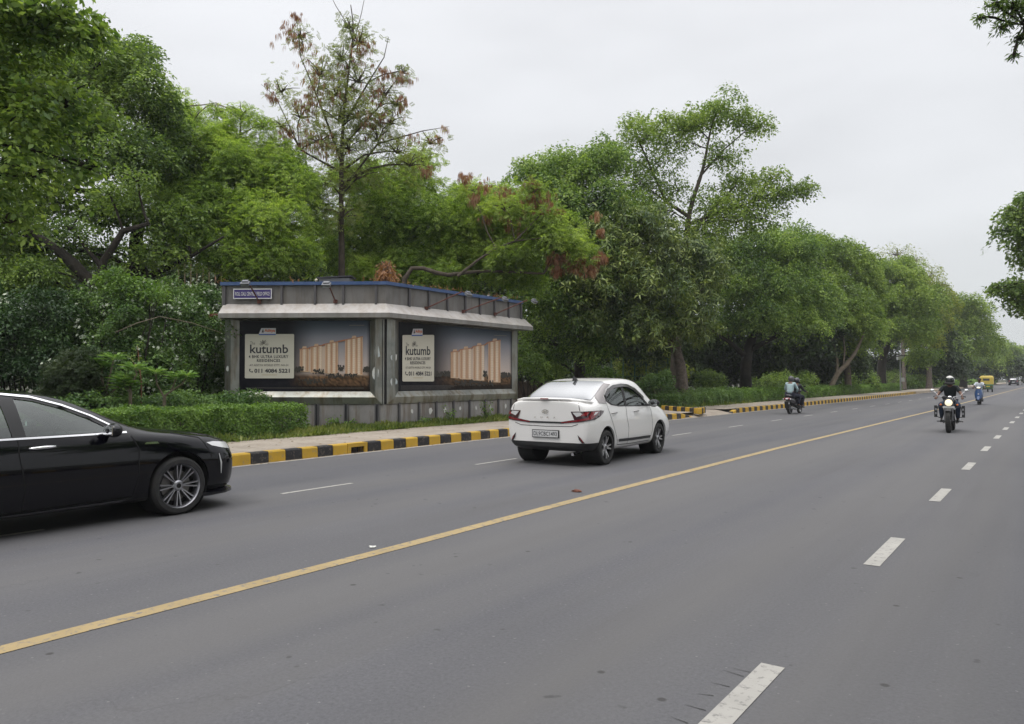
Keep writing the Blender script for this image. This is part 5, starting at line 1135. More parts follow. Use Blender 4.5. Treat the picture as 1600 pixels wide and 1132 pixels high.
def cut_window(o, poly, mode, sg=1):
    """opens the body shell along a convex outline; mode 'side' (y, z) or 'top' (x, y)"""
    bm = bmesh.new(); bm.from_mesh(o.data); a0, a1 = min(q[0] for q in poly)-.05, max(q[0] for q in poly)+.05; b0, b1 = min(q[1] for q in poly)-.05, max(q[1] for q in poly)+.05
    def near(c): return (c.x*sg > .35 and a0 < c.y < a1 and b0 < c.z < b1) if mode == 'side' else (c.z > .95 and a0 < c.x < a1 and b0 < c.y < b1)
    n = len(poly); area = sum(poly[i][0]*poly[(i+1) % n][1]-poly[(i+1) % n][0]*poly[i][1] for i in range(n)); s_ = 1 if area > 0 else -1
    for i in range(n):
        (pa, pb), (qa, qb) = poly[i], poly[(i+1) % n]; d = Vector((qa-pa, qb-pb)).normalized(); no = Vector((d.y, -d.x))*s_
        fs = [f for f in bm.faces if near(f.calc_center_median())]; ge = list({e for f in fs for e in f.edges})+list({v for f in fs for v in f.verts})+fs
        co, nr = ((0, pa, pb), (0, no.x, no.y)) if mode == 'side' else ((pa, pb, 0), (no.x, no.y, 0))
        bmesh.ops.bisect_plane(bm, geom=ge, plane_co=co, plane_no=nr)
    def inside(a, b): return all(((poly[(i+1) % n][0]-poly[i][0])*(b-poly[i][1])-(poly[(i+1) % n][1]-poly[i][1])*(a-poly[i][0]))*s_ > -1e-5 for i in range(n))
    dl = [f for f in bm.faces if near(f.calc_center_median()) and inside(*((f.calc_center_median().y, f.calc_center_median().z) if mode == 'side' else (f.calc_center_median().x, f.calc_center_median().y)))]
    bmesh.ops.delete(bm, geom=dl, context='FACES'); bm.to_mesh(o.data); bm.free()
def cabin(parent, y0, zs, W_):
    """seats, dashboard and wheel seen through the glass; y0 = front seat position"""
    ms = mat('seat cloth', (.10, .09, .08), .8)
    for x_ in (-.36, .36):
        mb = MB(); mb.box((x_, y0+.18, zs), (.50, .52, .16)); mb.box((x_, y0-.14, zs+.32), (.48, .13, .60), rx=R(14)); mb.build('seat', ms, parent, bevel=.04)
        mb = MB(); mb.box((x_, y0-.24, zs+.70), (.26, .10, .19), rx=R(10)); mb.build('headrest', ms, parent, bevel=.035)
    mb = MB(); mb.box((0, y0-.78, zs), (1.25, .5, .16)); mb.box((0, y0-1.06, zs+.28), (1.25, .13, .52), rx=R(18)); mb.build('rear_bench', ms, parent, bevel=.04)
    mb = MB(); mb.box((0, y0+.98, zs+.36), (1.36, .34, .22)); mb.box((.36, y0+.83, zs+.47), (.36, .2, .08)); mb.build('dashboard', M_BLKPL, parent, bevel=.04)
    mb = MB(); c = Vector((.36, y0+.66, zs+.42)); ring_ = [c+Vector((math.cos(a)*.185, -math.sin(a)*.07, math.sin(a)*.17)) for a in [2*math.pi*k/20 for k in range(21)]]; mb.tube(ring_, .014, 6); mb.tube([c+Vector((-.18, 0, 0)), c, c+Vector((.18, 0, 0))], .014, 6); mb.tube([c, c+Vector((0, .2, -.08))], .03, 8); mb.build('steering_wheel', M_BLKPL, parent, smooth=50)

def loft_body(st, name, m_list, parent, cut_z=None, cut_y=None):
    """st: rows (y, zb, ws, wm, wb, zbelt, wr, zr, zt[, lean]) -> closed smooth body"""
    rings = []
    for r in st:
        y, zb, ws, wm, wb, zbelt, wr, zr, zt = r[:9]; lean = r[9] if len(r) > 9 else 0
        wg = lerp(wb, wr, .5)+.018; zg = lerp(zbelt, zr, .52)
        h = [(0, zb), (ws-.14, zb), (ws, zb+.05), (wm-.005, zb+.2), (wm, lerp(zb+.2, zbelt, .45)), (wm-.015, zbelt-.13), (wb, zbelt), (wg, zg), (wr, zr), (wr*.82, zt-(zt-zr)*.35), (wr*.45, zt-.006), (0, zt)]
        full = [(x, z) for x, z in h]+[(-x, z) for x, z in h[-2:0:-1]]
        rings.append([Vector((x, y+lean*(z-.6), z)) for x, z in full])
    n = len(rings[0]); bm = bmesh.new(); V = [[bm.verts.new(p) for p in r] for r in rings]
    for i in range(len(V)-1):
        for k in range(n): bm.faces.new([V[i][k], V[i][(k+1) % n], V[i+1][(k+1) % n], V[i+1][k]])
    # end caps as strips between the left and right halves
    for r, fl in ((V[0], False), (V[-1], True)):
        hN = n//2
        for k in range(0, hN):
            a, b = r[k], r[k+1]; c, d = r[(n-k-1) % n], r[(n-k) % n]
            vs = [a, b, c, d]; u = []
            for v in vs:
                if v not in u: u.append(v)
            if len(u) >= 3:
                try: bm.faces.new(u if fl else u[::-1])
                except ValueError: pass
    bmesh.ops.recalc_face_normals(bm, faces=bm.faces)
    me = bpy.data.meshes.new(name); bm.to_mesh(me); bm.free()
    o = link(name, me, None, m_list); md = o.modifiers.new('s', 'SUBSURF'); md.levels = 2; md.render_levels = 2
    apply_mods(o)
    bm = bmesh.new(); bm.from_mesh(o.data)
    if cut_z:
        bmesh.ops.bisect_plane(bm, geom=bm.verts[:]+bm.edges[:]+bm.faces[:], plane_co=(0, 0, cut_z), plane_no=(0, 0, 1))
        for f in bm.faces:
            c = f.calc_center_median()
            if c.z < cut_z and (cut_y is None or c.y < cut_y[0] or c.y > cut_y[1] or c.z < cut_y[2]): f.material_index = 1
    bm.to_mesh(o.data); bm.free()
    o.data.polygons.foreach_set('use_smooth', [True]*len(o.data.polygons))
    return o
class Proj:
    """projects outlines onto a body so that panels, lamps and glass follow its shape"""
    def __init__(s, o):
        bm = bmesh.new(); bm.from_mesh(o.data); s.t = BVHTree.FromBMesh(bm); bm.free()
    def flat(s, poly, O, U, V, D, off, step=.06):
        bm = bmesh.new(); f = bm.faces.new([bm.verts.new((a, b, 0)) for a, b in poly]); 
        a0, a1 = min(p[0] for p in poly), max(p[0] for p in poly); b0, b1 = min(p[1] for p in poly), max(p[1] for p in poly)
        k = a0+step
        while k < a1: bmesh.ops.bisect_plane(bm, geom=bm.verts[:]+bm.edges[:]+bm.faces[:], plane_co=(k, 0, 0), plane_no=(1, 0, 0)); k += step
        k = b0+step
        while k < b1: bmesh.ops.bisect_plane(bm, geom=bm.verts[:]+bm.edges[:]+bm.faces[:], plane_co=(0, k, 0), plane_no=(0, 1, 0)); k += step
        bad = []
        O, U, V, D = Vector(O), Vector(U).normalized(), Vector(V).normalized(), Vector(D).normalized()
        for v in bm.verts:
            hit = s.t.ray_cast(O+U*v.co.x+V*v.co.y, D)
            if hit[0] is None: bad.append(v)
            else:
                nr = hit[1]; nr = nr if nr.dot(D) < 0 else -nr
                v.co = hit[0]+nr*off
        bmesh.ops.delete(bm, geom=bad, context='VERTS')
        vs = [v.co.copy() for v in bm.verts]; bm.verts.index_update(); fs = [[v.index for v in f.verts] for f in bm.faces]; bm.free()
        return vs, fs
    def ring(s, outer, holes, sgn, off, step=.06):
        """side panel with openings"""
        bm = bmesh.new(); es = []
        for L_ in [outer]+holes:
            vs = [bm.verts.new((a, b, 0)) for a, b in L_]; es += [bm.edges.new((vs[i], vs[(i+1) % len(vs)])) for i in range(len(vs))]
        bmesh.ops.triangle_fill(bm, use_beauty=True, use_dissolve=False, edges=es)
        for ax in (0, 1):
            k = min(q[ax] for q in outer)+step
            while k < max(q[ax] for q in outer):
                bmesh.ops.bisect_plane(bm, geom=bm.verts[:]+bm.edges[:]+bm.faces[:], plane_co=((k, 0, 0), (0, k, 0))[ax], plane_no=((1, 0, 0), (0, 1, 0))[ax]); k += step
        bad = []
        for v in bm.verts:
            hit = s.t.ray_cast(Vector((sgn*3, v.co.x, v.co.y)), Vector((-sgn, 0, 0)))
            if hit[0] is None: bad.append(v)
            else: nr = hit[1] if hit[1].x*sgn > 0 else -hit[1]; v.co = hit[0]+nr*off
        bmesh.ops.delete(bm, geom=bad, context='VERTS'); vs = [v.co.copy() for v in bm.verts]; bm.verts.index_update(); fs = [[v.index for v in f.verts] for f in bm.faces]; bm.free(); return vs, fs
    def side(s, poly, sgn, off=.004, step=.06):   # poly in (y, z)
        return s.flat(poly, (sgn*3, 0, 0), (0, 1, 0), (0, 0, 1), (-sgn, 0, 0), off, step)
    def top(s, poly, off=.004, step=.06): return s.flat(poly, (0, 0, 4), (1, 0, 0), (0, 1, 0), (0, 0, -1), off, step)
    def back(s, poly, off=.004, step=.05): return s.flat(poly, (0, -4, 0), (1, 0, 0), (0, 0, 1), (0, 1, 0), off, step)
    def front(s, poly, off=.004, step=.05): return s.flat(poly, (0, 4, 0), (1, 0, 0), (0, 0, 1), (0, -1, 0), off, step)
    def corner(s, poly, ang, off=.004, step=.04):
        """seen from azimuth ang (0 = from behind, 90 = from the right); poly in (across, z)"""
        a = R(ang); D = Vector((-math.sin(a), math.cos(a), 0)); U = Vector((math.cos(a), math.sin(a), 0)); return s.flat(poly, -D*4, U, (0, 0, 1), D, off, step)
def line_poly(pts, w):
    """thin band round a polyline (2-D)"""
    L = []; Rr = []
    for i, p in enumerate(pts):
        a = Vector(pts[max(0, i-1)]); b = Vector(pts[min(len(pts)-1, i+1)]); d = (b-a).normalized(); n = Vector((-d.y, d.x))*w/2
        L.append(tuple(Vector(p)+n)); Rr.append(tuple(Vector(p)-n))
    return [[L[i], L[i+1], Rr[i+1], Rr[i]] for i in range(len(pts)-1)]
def panel(name, pieces, m, parent, smooth=60):
    mb = MB()
    for vs, fs in pieces: mb.add(vs, fs)
    if not mb.f: return None
    me = bpy.data.meshes.new(name); me.from_pydata(mb.v, [], mb.f); me.update(); o = link(name, me, parent, m)
    me.polygons.foreach_set('use_smooth', [True]*len(me.polygons)); return o
def wheel(parent, x, y, r, wd, style, m_rim, sgn):
    w_ = empty('wheel', (x, y, r), parent=parent)
    rr = r*.70 if style != 'twin' else r*.745; h = wd/2; mb = MB()
    mb.lathe([(rr, -h*.8), (rr+.01, -h), (r-.03, -h), (r-.008, -h*.82), (r, -h*.5), (r, h*.5), (r-.008, h*.82), (r-.03, h), (rr+.01, h), (rr, h*.8)], axis='X', n=48, closed=True)
    for k in range(3):
        xx = (-.5+k*.5)*h*.7; mb.lathe([(r+.0015, xx-.004), (r+.0015, xx+.004)], axis='X', n=48)
    mb.build('tyre', M_TYRE, w_, smooth=35)
    mb = MB(); o = sgn*h
    # barrel and lip
    mb.lathe([(rr, -o*.8), (rr-.012, -o*.3), (rr-.018, o*.55), (rr-.004, o*.88), (rr+.004, o*.96), (rr+.004, o*.9)], axis='X', n=48, mi=0 if style == 'twin' else 1)
    n = 5 if style == 'star' else 8
    for k in range(n):
        a = 2*math.pi*k/n
        for q in ((-1, 1) if style == 'twin' else (-.8, .8)):
            a0 = a+q*(.10 if style == 'twin' else .16); a1 = a+q*(.115 if style == 'twin' else .24)
            w0, w1 = (.007, .010) if style == 'twin' else (.020, .015)
            p0 = Vector((0, math.cos(a0), math.sin(a0)))*.055; p1 = Vector((0, math.cos(a1), math.sin(a1)))*(rr-.012)
            d = (p1-p0).normalized(); nrm_ = Vector((0, -d.z, d.y)); ox = Vector((sgn*h*.62, 0, 0)); oy = Vector((sgn*h*.80, 0, 0)); ob = Vector((sgn*h*.30, 0, 0))
            mb.hexa([p0-nrm_*w0+ob, p1-nrm_*w1+ob, p1+nrm_*w1+ob, p0+nrm_*w0+ob], [p0-nrm_*w0*.8+ox, p1-nrm_*w1*.8+oy, p1+nrm_*w1*.8+oy, p0+nrm_*w0*.8+ox], mi=0)
        if style == 'star':   # dark insert between the twin blades
            pass
    mb.lathe([(0.0, o*.72), (.045, o*.72), (.062, o*.62), (.062, o*.3)], axis='X', n=20, mi=0)
    mb.lathe([(0.0, o*.74), (.028, o*.74), (.028, o*.7)], axis='X', n=16, mi=1)
    mb.lathe([(0, o*.05), (rr-.02, o*.05)], axis='X', n=32, mi=1)
    mb.lathe([(.05, o*.12), (rr*.72, o*.12), (rr*.72, o*.08)], axis='X', n=32, mi=2)
    mb.build('rim', [m_rim, M_DARKIN, mat('brake disc', (.2, .19, .18), .4, .7)], w_, smooth=30)
    return w_
def cut_arches(o, ys, r, W_):
    cs = []
    for y in ys:
        for sg in (-1, 1):
            mb = MB(); mb.lathe([(0, sg*(W_-.34)), (r, sg*(W_-.34)), (r, sg*(W_+.4)), (0, sg*(W_+.4))], c=(0, y, .34*r/.36), axis='X', n=40)
            c = mb.build('cut', M_DARKIN); cs.append(c)
            md = o.modifiers.new('b', 'BOOLEAN'); md.operation = 'DIFFERENCE'; md.object = c; md.solver = 'EXACT'
    n0 = len(o.data.polygons); apply_mods(o)
    for c in cs: bpy.data.objects.remove(c)
    o.data.set_sharp_from_angle(angle=R(32))
def wells(parent, ys, r, W_):
    for y in ys:
        for sg in (-1, 1):
            mb = MB(); mb.lathe([(r-.004, sg*(W_-.335)), (r-.004, sg*(W_-.035))], c=(0, y, .34*r/.36), axis='X', n=40); mb.lathe([(0, sg*(W_-.335)), (r-.004, sg*(W_-.335))], c=(0, y, .34*r/.36), axis='X', n=40)
            mb.build('wheel_well', M_DARKIN, parent)
def mirror_part(parent, sgn, y, z, x, m_shell):
    mb = MB(); bm_c = Vector((sgn*(x+.13), y, z)); mb.sphere(bm_c, (.115, .075, .075), 16, 10, 0)
    mb.box((sgn*(x+.02), y+.01, z-.045), (.12, .05, .03), mi=1)
    mb.box((sgn*(x+.135), y-.062, z), (.17, .012, .095), mi=2)
    return mb.build('side_mirror', [m_shell, M_BLKPL, M_CHROME], parent, smooth=50)
# ------------------------------------------------ white sedan
white = empty('sedan', (-7.66, 13.80, 0.0), R(3), label='white compact sedan driving away, seen from behind', cat='car'); white.scale = (1.05, 1.05, 1.04)
ST = [(-1.985, .34, .60, .70, .62, .99, .56, 1.10, 1.125, -.05), (-1.95, .30, .72, .80, .73, 1.0, .62, 1.115, 1.14, -.06), (-1.80, .25, .78, .84, .79, 1.01, .66, 1.115, 1.14), (-1.62, .24, .80, .855, .815, 1.02, .68, 1.115, 1.13),
      (-1.26, .22, .80, .84, .805, 1.02, .67, 1.28, 1.305), (-.90, .21, .79, .835, .80, 1.01, .65, 1.455, 1.482), (-.45, .2, .79, .835, .80, 1.0, .65, 1.495, 1.528), (.05, .2, .79, .835, .80, .985, .645, 1.50, 1.537), (.48, .2, .79, .835, .795, .97, .635, 1.462, 1.498),
      (.82, .2, .79, .84, .79, .955, .64, 1.25, 1.30), (1.14, .2, .80, .85, .80, .94, .66, 1.03, 1.06), (1.45, .2, .79, .85, .78, .90, .60, .965, .985), (1.75, .22, .76, .82, .72, .81, .54, .87, .89), (1.94, .24, .68, .75, .62, .70, .48, .745, .765), (2.0, .28, .55, .62, .5, .60, .4, .64, .655)]
body = loft_body(ST, 'body', [M_WHITE, M_BLKPL], white, cut_z=.415, cut_y=(-1.62, 1.7, .235)); pj = Proj(body); cut_arches(body, (-1.28, 1.17), .352, .84); body.parent = white
wells(white, (-1.28, 1.17), .352, .84)
for y in (-1.28, 1.17):
    for sg in (-1, 1): wheel(white, sg*.735, y, .305, .19, 'star', M_ALLOY, sg)
for sg in (-1, 1):
    LZ = lambda L: [(a, b-.012*max(0, b-1.0)/.4) for a, b in L]
    fwin = [(.62, .995), (.40, 1.16), (.15, 1.30), (-.10, 1.372), (-.34, 1.385), (-.37, 1.02), (-.2, 1.01)]
    rwin = [(-.45, 1.025), (-.42, 1.385), (-.72, 1.365), (-.95, 1.30), (-1.12, 1.205), (-1.15, 1.13), (-1.0, 1.065), (-.75, 1.032)]
    if sg < 0: fwin, rwin = fwin[::-1], rwin[::-1]
    su = [(.74, .975), (.45, 1.18), (.18, 1.33), (-.10, 1.41), (-.40, 1.425), (-.75, 1.40), (-1.0, 1.325), (-1.2, 1.21), (-1.215, 1.12), (-1.05, 1.045), (-.75, 1.01), (-.3, .995), (.3, .98)]
    fwin, rwin, su = LZ(fwin), LZ(rwin), LZ(su)
    fwin = [q for q in fwin if q != (-.2, 1.01)]
    panel('window_surround', [pj.ring(su, [fwin, rwin], sg, .004)], M_BLKPL, white)
    panel('door_window', [pj.side(fwin, sg, -.004)], M_WIN, white); panel('door_window', [pj.side(rwin, sg, -.004)], M_WIN, white)
    for q in (fwin, rwin): cut_window(body, q, 'side', sg)
    cp = LZ([(-1.225, 1.08), (-1.235, 1.21), (-1.03, 1.34), (-.80, 1.42), (-.92, 1.44), (-1.22, 1.335), (-1.46, 1.18), (-1.48, 1.09)])
    panel('rear_quarter_trim', [pj.side(cp, sg, .010, .025)], mat('pillar film', (.24, .215, .21), .15, coat=.8), white)
    vis = []
    for q in line_poly(LZ([(.50, 1.14), (.18, 1.305), (-.12, 1.385), (-.40, 1.40), (-.75, 1.375), (-1.0, 1.305), (-1.17, 1.21)]), .055): vis.append(pj.side(q, sg, .022))
    panel('rain_visor', vis, mat('smoke visor', (.05, .045, .045), .2, coat=.5), white)
    seams = []
    for L in ([(-1.22, 1.12), (-1.20, .98), (-1.05, .72), (-.88, .45), (-.82, .32), (-.2, .30), (.66, .30), (.78, .5), (.76, .9), (.72, .97)], [(-.42, 1.02), (-.42, .80), (-.36, .6), (-.38, .31)]):
        for q in line_poly(L, .011): seams.append(pj.side(q, sg, .003))
    panel('door_gap', seams, M_SEAMC, white)
    for hy in (-.98, .02):
        mb = MB(); hx = .845*sg
        hp = pj.t.ray_cast(Vector((sg*3, hy, .90)), Vector((-sg, 0, 0)))[0].x
        mb.tube([(hp, hy-.10, .895), (hp+sg*.028, hy-.07, .90), (hp+sg*.03, hy, .905), (hp+sg*.028, hy+.07, .905), (hp, hy+.10, .90)], [.012, .015, .016, .015, .012], 8); mb.build('door_handle', mat('satin handle', (.42, .41, .40), .3, .6), white, smooth=60)
    panel('side_moulding', [pj.side(q, sg, .014) for q in line_poly([(-.80, .40), (-.2, .385), (.68, .375)], .05)], M_BLKPL, white)
    mirror_part(white, sg, .62, 1.035, .80, M_BLKPL if sg > 0 else M_WHITE)
# rear glass, windscreen, roof details
panel('rear_window', [pj.top([(-.665, -1.60), (-.585, -.89), (-.50, -.85), (.50, -.85), (.585, -.89), (.665, -1.60), (.5, -1.66), (-.5, -1.66)], .014, .03)], mat('bright rear glass', (.10, .105, .11), .05, spec=1.0, ior=3.0), white)
wq = [(-.66, 1.06), (.66, 1.06), (.50, .50), (-.50, .50)]; panel('windscreen', [pj.top(wq, -.003)], M_WIN, white); cut_window(body, wq, 'top'); cabin(white, -.15, .50, .8)
mb = MB(); mb.add([(-.018, -.98, 1.47), (.018, -.98, 1.47), (.018, -.80, 1.485), (-.018, -.80, 1.485), (0, -.97, 1.56), (0, -.93, 1.56)], [[0, 1, 4], [1, 2, 5, 4], [2, 3, 5], [3, 0, 4, 5]]); mb.build('roof_antenna', M_BLKPL, white)
# boot: spoiler, lamps, strip, plate, seams, letters
sp = MB(); 
xs = [-.74, -.66, -.45, 0, .45, .66, .74]; yy = [-1.72, -1.86, -2.0, -2.03, -2.0, -1.86, -1.72]; zz = [1.11, 1.135, 1.165, 1.172, 1.165, 1.135, 1.11]
rows = []
for x_, y_, z_ in zip(xs, yy, zz): rows.append([Vector((x_, y_, z_)), Vector((x_, y_+.03, z_+.018)), Vector((x_*.97, y_+.17, z_-.004)), Vector((x_*.97, y_+.16, z_-.04)), Vector((x_, y_+.02, z_-.028))])
vs = [p for r in rows for p in r]; fs = [[i*5+k, i*5+(k+1) % 5, (i+1)*5+(k+1) % 5, (i+1)*5+k] for i in range(6) for k in range(5)]+[[0, 1, 2, 3, 4], [34, 33, 32, 31, 30]]
sp.add(vs, fs); sp.build('boot_spoiler', M_WHITE, white, smooth=60)
mb = MB(); mb.box((0, -2.035, 1.168), (.15, .02, .02)); mb.build('brake_light', M_LAMPR, white)
for sg in (-1, 1):
    # lamp: smoked outer shape, red border, clear inner block
    def cpoly(pts, off): return pj.corner([(sg*a, b) for a, b in pts], sg*28, off, .035)
    outer = [(-.50, .955), (0, .965), (.065, .955), (.05, .915), (-.01, .86), (-.10, .815), (-.36, .775), (-.66, .745), (-.66, .775), (-.44, .815)]
    lamp = panel('tail_lamp', [cpoly(outer, .010)], M_LAMPD, white)
    panel('red_lens', [cpoly([(-.16, .95), (-.02, .955), (-.06, .90), (-.14, .83), (-.36, .79), (-.66, .753), (-.66, .768), (-.42, .81), (-.22, .85)], .014), cpoly([(-.36, .88), (-.24, .885), (-.2, .945), (-.26, .945)], .014)], M_LAMPR, lamp)
    panel('clear_lens', [cpoly([(-.47, .94), (-.34, .945), (-.30, .90), (-.40, .865)], .014), cpoly([(-.10, .94), (-.04, .945), (-.08, .905), (-.13, .885)], .016)], M_LAMPW, lamp)
    panel('reflector', [pj.corner([(sg*a, b) for a, b in [(-.10, .56), (-.04, .50), (.02, .42), (-.03, .42), (-.08, .48)]], sg*20, .008)], M_BLKPL, white)
    panel('reflector_lens', [pj.corner([(sg*a, b) for a, b in [(-.075, .53), (-.03, .49), (.0, .435), (-.02, .435)]], sg*20, .011)], M_LAMPR, white)
panel('trim_strip', [pj.back([(-.36, .775), (.36, .775), (.36, .745), (-.36, .745)], .010)], M_BLKPL, white)
sm = []
for L in ([(-.62, .74), (-.5, .70), (0, .69), (.5, .70), (.62, .74)], [(-.66, .965), (-.64, 1.05), (-.62, 1.10)], [(.66, .965), (.64, 1.05), (.62, 1.10)]):
    for q in line_poly(L, .012): sm.append(pj.back(q, .003))
panel('boot_gap', sm, mat('panel gap', (.12, .11, .11), .6), white)
# sculpted bumper: shadow-making ledge round the plate
lb = MB()
for sg in (-1, 1):
    pts = [(sg*.36, .63), (sg*.52, .65), (sg*.66, .64)]
pl_y = pj.t.ray_cast(Vector((0, -4, .56)), Vector((0, 1, 0)))[0].y
mb = MB(); mb.box((0, pl_y-.012, .56), (.53, .02, .135), mi=1); mb.box((0, pl_y-.024, .56), (.50, .006, .112), mi=0)
pn = mb.build('number_plate', [M_PLATE, M_BLKPL], white); mb = MB(); put_text(mb, 'DL9CBC1493', .46, .072, (0, pl_y-.0285, .56), (1, 0, 0), (0, 0, 1), None, .012); mb.build('plate_lettering', M_INK, pn)
by = pj.t.ray_cast(Vector((0, -4, .93)), Vector((0, 1, 0)))[0].y
mb = MB()
n = 24
for k in range(n):   # oval ring of the boot emblem
    a, b = 2*math.pi*k/n, 2*math.pi*(k+1)/n
    mb.poly([(.065*math.cos(a), by-.014, .945+.036*math.sin(a)), (.065*math.cos(b), by-.014, .945+.036*math.sin(b)), (.056*math.cos(b), by-.014, .945+.028*math.sin(b)), (.056*math.cos(a), by-.014, .945+.028*math.sin(a))])
mb.prism([(-.036, by-.013, .924), (-.024, by-.013, .924), (-.012, by-.013, .966), (-.024, by-.013, .966)], (0, -.004, 0)); mb.prism([(.016, by-.013, .924), (.028, by-.013, .924), (.040, by-.013, .966), (.028, by-.013, .966)], (0, -.004, 0)); mb.prism([(-.024, by-.013, .940), (.030, by-.013, .944), (.032, by-.013, .951), (-.022, by-.013, .948)], (0, -.004, 0))
mb.build('emblem', M_CHROME, white)
mb = MB()
for ch, x_ in zip('AURA', (-.19, -.065, .065, .19)): put_text(mb, ch, .042, .032, (x_, by-.03, .845), (1, 0, 0), (0, 0, 1), None, .01)
mb.build('model_letters', M_CHROME, white)
mb = MB(); mb.tube([(.5, -1.95, .22), (.5, -1.7, .24)], .028, 10); mb.build('exhaust', M_CHROME, white)
# occupant heads would be hidden by the mirror-like glass
# ------------------------------------------------ black sedan
black = empty('sedan', (-9.27, 5.09-1.467*1.02, 0), label='black saloon car with chrome window line, cut by the left edge', cat='car'); black.scale = (1.02, 1.02, 1.02)
ST = [(-2.43, .30, .66, .72, .62, .90, .56, 1.02, 1.05, -.03), (-2.36, .28, .80, .85, .76, .95, .66, 1.07, 1.10), (-2.1, .24, .85, .90, .83, .975, .70, 1.09, 1.12), (-1.7, .22, .87, .918, .86, .98, .71, 1.09, 1.12), (-1.3, .2, .87, .915, .855, .975, .665, 1.21, 1.25), (-.85, .18, .87, .91, .85, .96, .62, 1.36, 1.405), (-.3, .17, .87, .91, .85, .95, .605, 1.405, 1.455),
      (.1, .17, .87, .91, .85, .945, .60, 1.385, 1.44), (.48, .17, .87, .91, .85, .94, .615, 1.27, 1.33), (.85, .17, .87, .915, .86, .935, .68, 1.09, 1.13), (1.12, .17, .875, .92, .87, .93, .70, .985, 1.01), (1.5, .17, .875, .925, .85, .90, .66, .945, .965), (1.9, .18, .85, .905, .80, .855, .60, .90, .92), (2.12, .19, .80, .865, .73, .805, .57, .845, .86), (2.26, .20, .71, .77, .65, .755, .51, .785, .80), (2.33, .24, .57, .63, .53, .71, .45, .73, .74)]
body = loft_body(ST, 'body', [M_BLACK, M_BLKPL], black, cut_z=.24, cut_y=(-9, 9, 1)); pj = Proj(body); cut_arches(body, (-1.358, 1.467), .375, .91); body.parent = black
wells(black, (-1.358, 1.467), .375, .91)
for y in (-1.358, 1.467):
    for sg in (-1, 1): wheel(black, sg*.80, y, .33, .225, 'twin', mat('satin alloy', (.36, .36, .38), .3, .9), sg)
for sg in (-1, 1):
    fwin = [(.76, .985), (.52, 1.13), (.28, 1.24), (.02, 1.325), (-.16, 1.355), (-.12, .985)]
    rwin = [(-.24, .985), (-.30, 1.365), (-.60, 1.365), (-.90, 1.315), (-1.12, 1.22), (-1.22, 1.09), (-1.15, 1.0), (-.8, .985)]
    su = [(.86, .972), (.54, 1.15), (.28, 1.268), (0, 1.355), (-.3, 1.392), (-.62, 1.39), (-.92, 1.34), (-1.17, 1.235), (-1.28, 1.09), (-1.18, .985), (-.5, .972)]
    panel('window_surround', [pj.ring(su, [fwin, rwin], sg, .004)], M_BLKPL, black)
    panel('door_window', [pj.side(fwin, sg, -.004)], M_WIN, black); panel('door_window', [pj.side(rwin, sg, -.004)], M_WIN, black)
    for q in (fwin, rwin): cut_window(body, q, 'side', sg)
    ch = []
    for q in line_poly([(.84, .985), (.56, 1.155), (.29, 1.275), (0, 1.365), (-.3, 1.402), (-.62, 1.40), (-.93, 1.35), (-1.19, 1.243), (-1.30, 1.09)], .018)+line_poly([(.88, .968), (.4, .966), (-.5, .966), (-1.2, .975), (-1.30, 1.09)], .018): ch.append(pj.side(q, sg, .012, .05))
    panel('chrome_line', ch, M_CHROME, black)
    seams = []
    for L in ([(-.20, .96), (-.20, .80), (-.15, .5), (-.17, .26)], [(.92, .93), (.98, .80), (.98, .5), (.92, .27), (-.17, .26), (-.9, .27)], [(1.42, .93), (1.75, .86), (1.80, .80)], [(1.80, .80), (1.88, .62)]):
        for q in line_poly(L, .010): seams.append(pj.side(q, sg, .003))
    panel('door_gap', seams, mat('deep gap', (.001, .001, .001), .9), black)
    for hy in (0.02, -1.0):
        mb = MB(); hp = pj.t.ray_cast(Vector((sg*3, hy, .87)), Vector((-sg, 0, 0)))[0].x
        mb.tube([(hp-.01*sg, hy-.125, .868), (hp+sg*.028, hy-.10, .87), (hp+sg*.04, hy, .875), (hp+sg*.028, hy+.10, .875), (hp-.01*sg, hy+.125, .872)], [.008, .016, .018, .016, .008], 8); mb.build('door_handle', M_CHROME, black, smooth=60)
    panel('wing_badge', [pj.side([(1.05, .832), (1.22, .828), (1.20, .85), (1.07, .853)], sg, .006)], M_CHROME, black)
    mirror_part(black, sg, .66, 1.01, .86, M_BLACK)
    panel('sill_trim', [pj.side(q, sg, .006) for q in line_poly([(-.95, .235), (0, .235), (.85, .245)], .02)], mat('sill shine', (.15, .15, .16), .15, .8), black)
    panel('headlamp', [pj.flat([(a, b) for a, b in ([(.70, .795), (.80, .80), (1.05, .77), (1.32, .72), (1.33, .655), (1.1, .68), (.86, .72), (.74, .755)])], Vector((sg*.707, .707, 0))*4, Vector((-.707*sg, .707, 0)), (0, 0, 1), Vector((-sg*.707, -.707, 0)), .006, .04)], M_LAMPW, black)
wq = [(-.68, 1.0), (.68, 1.0), (.54, .28), (-.54, .28)]; panel('windscreen', [pj.top(wq, -.003)], M_WIN, black); cut_window(body, wq, 'top')
wq = [(-.60, -1.62), (-.50, -.98), (.50, -.98), (.60, -1.62)]; panel('rear_window', [pj.top(wq, -.003)], M_WIN, black); cut_window(body, wq, 'top'); cabin(black, -.20, .46, .85)
panel('front_grille', [pj.front([(-.55, .50), (.55, .50), (.68, .26), (-.68, .26)], .006)], M_BLKPL, black)
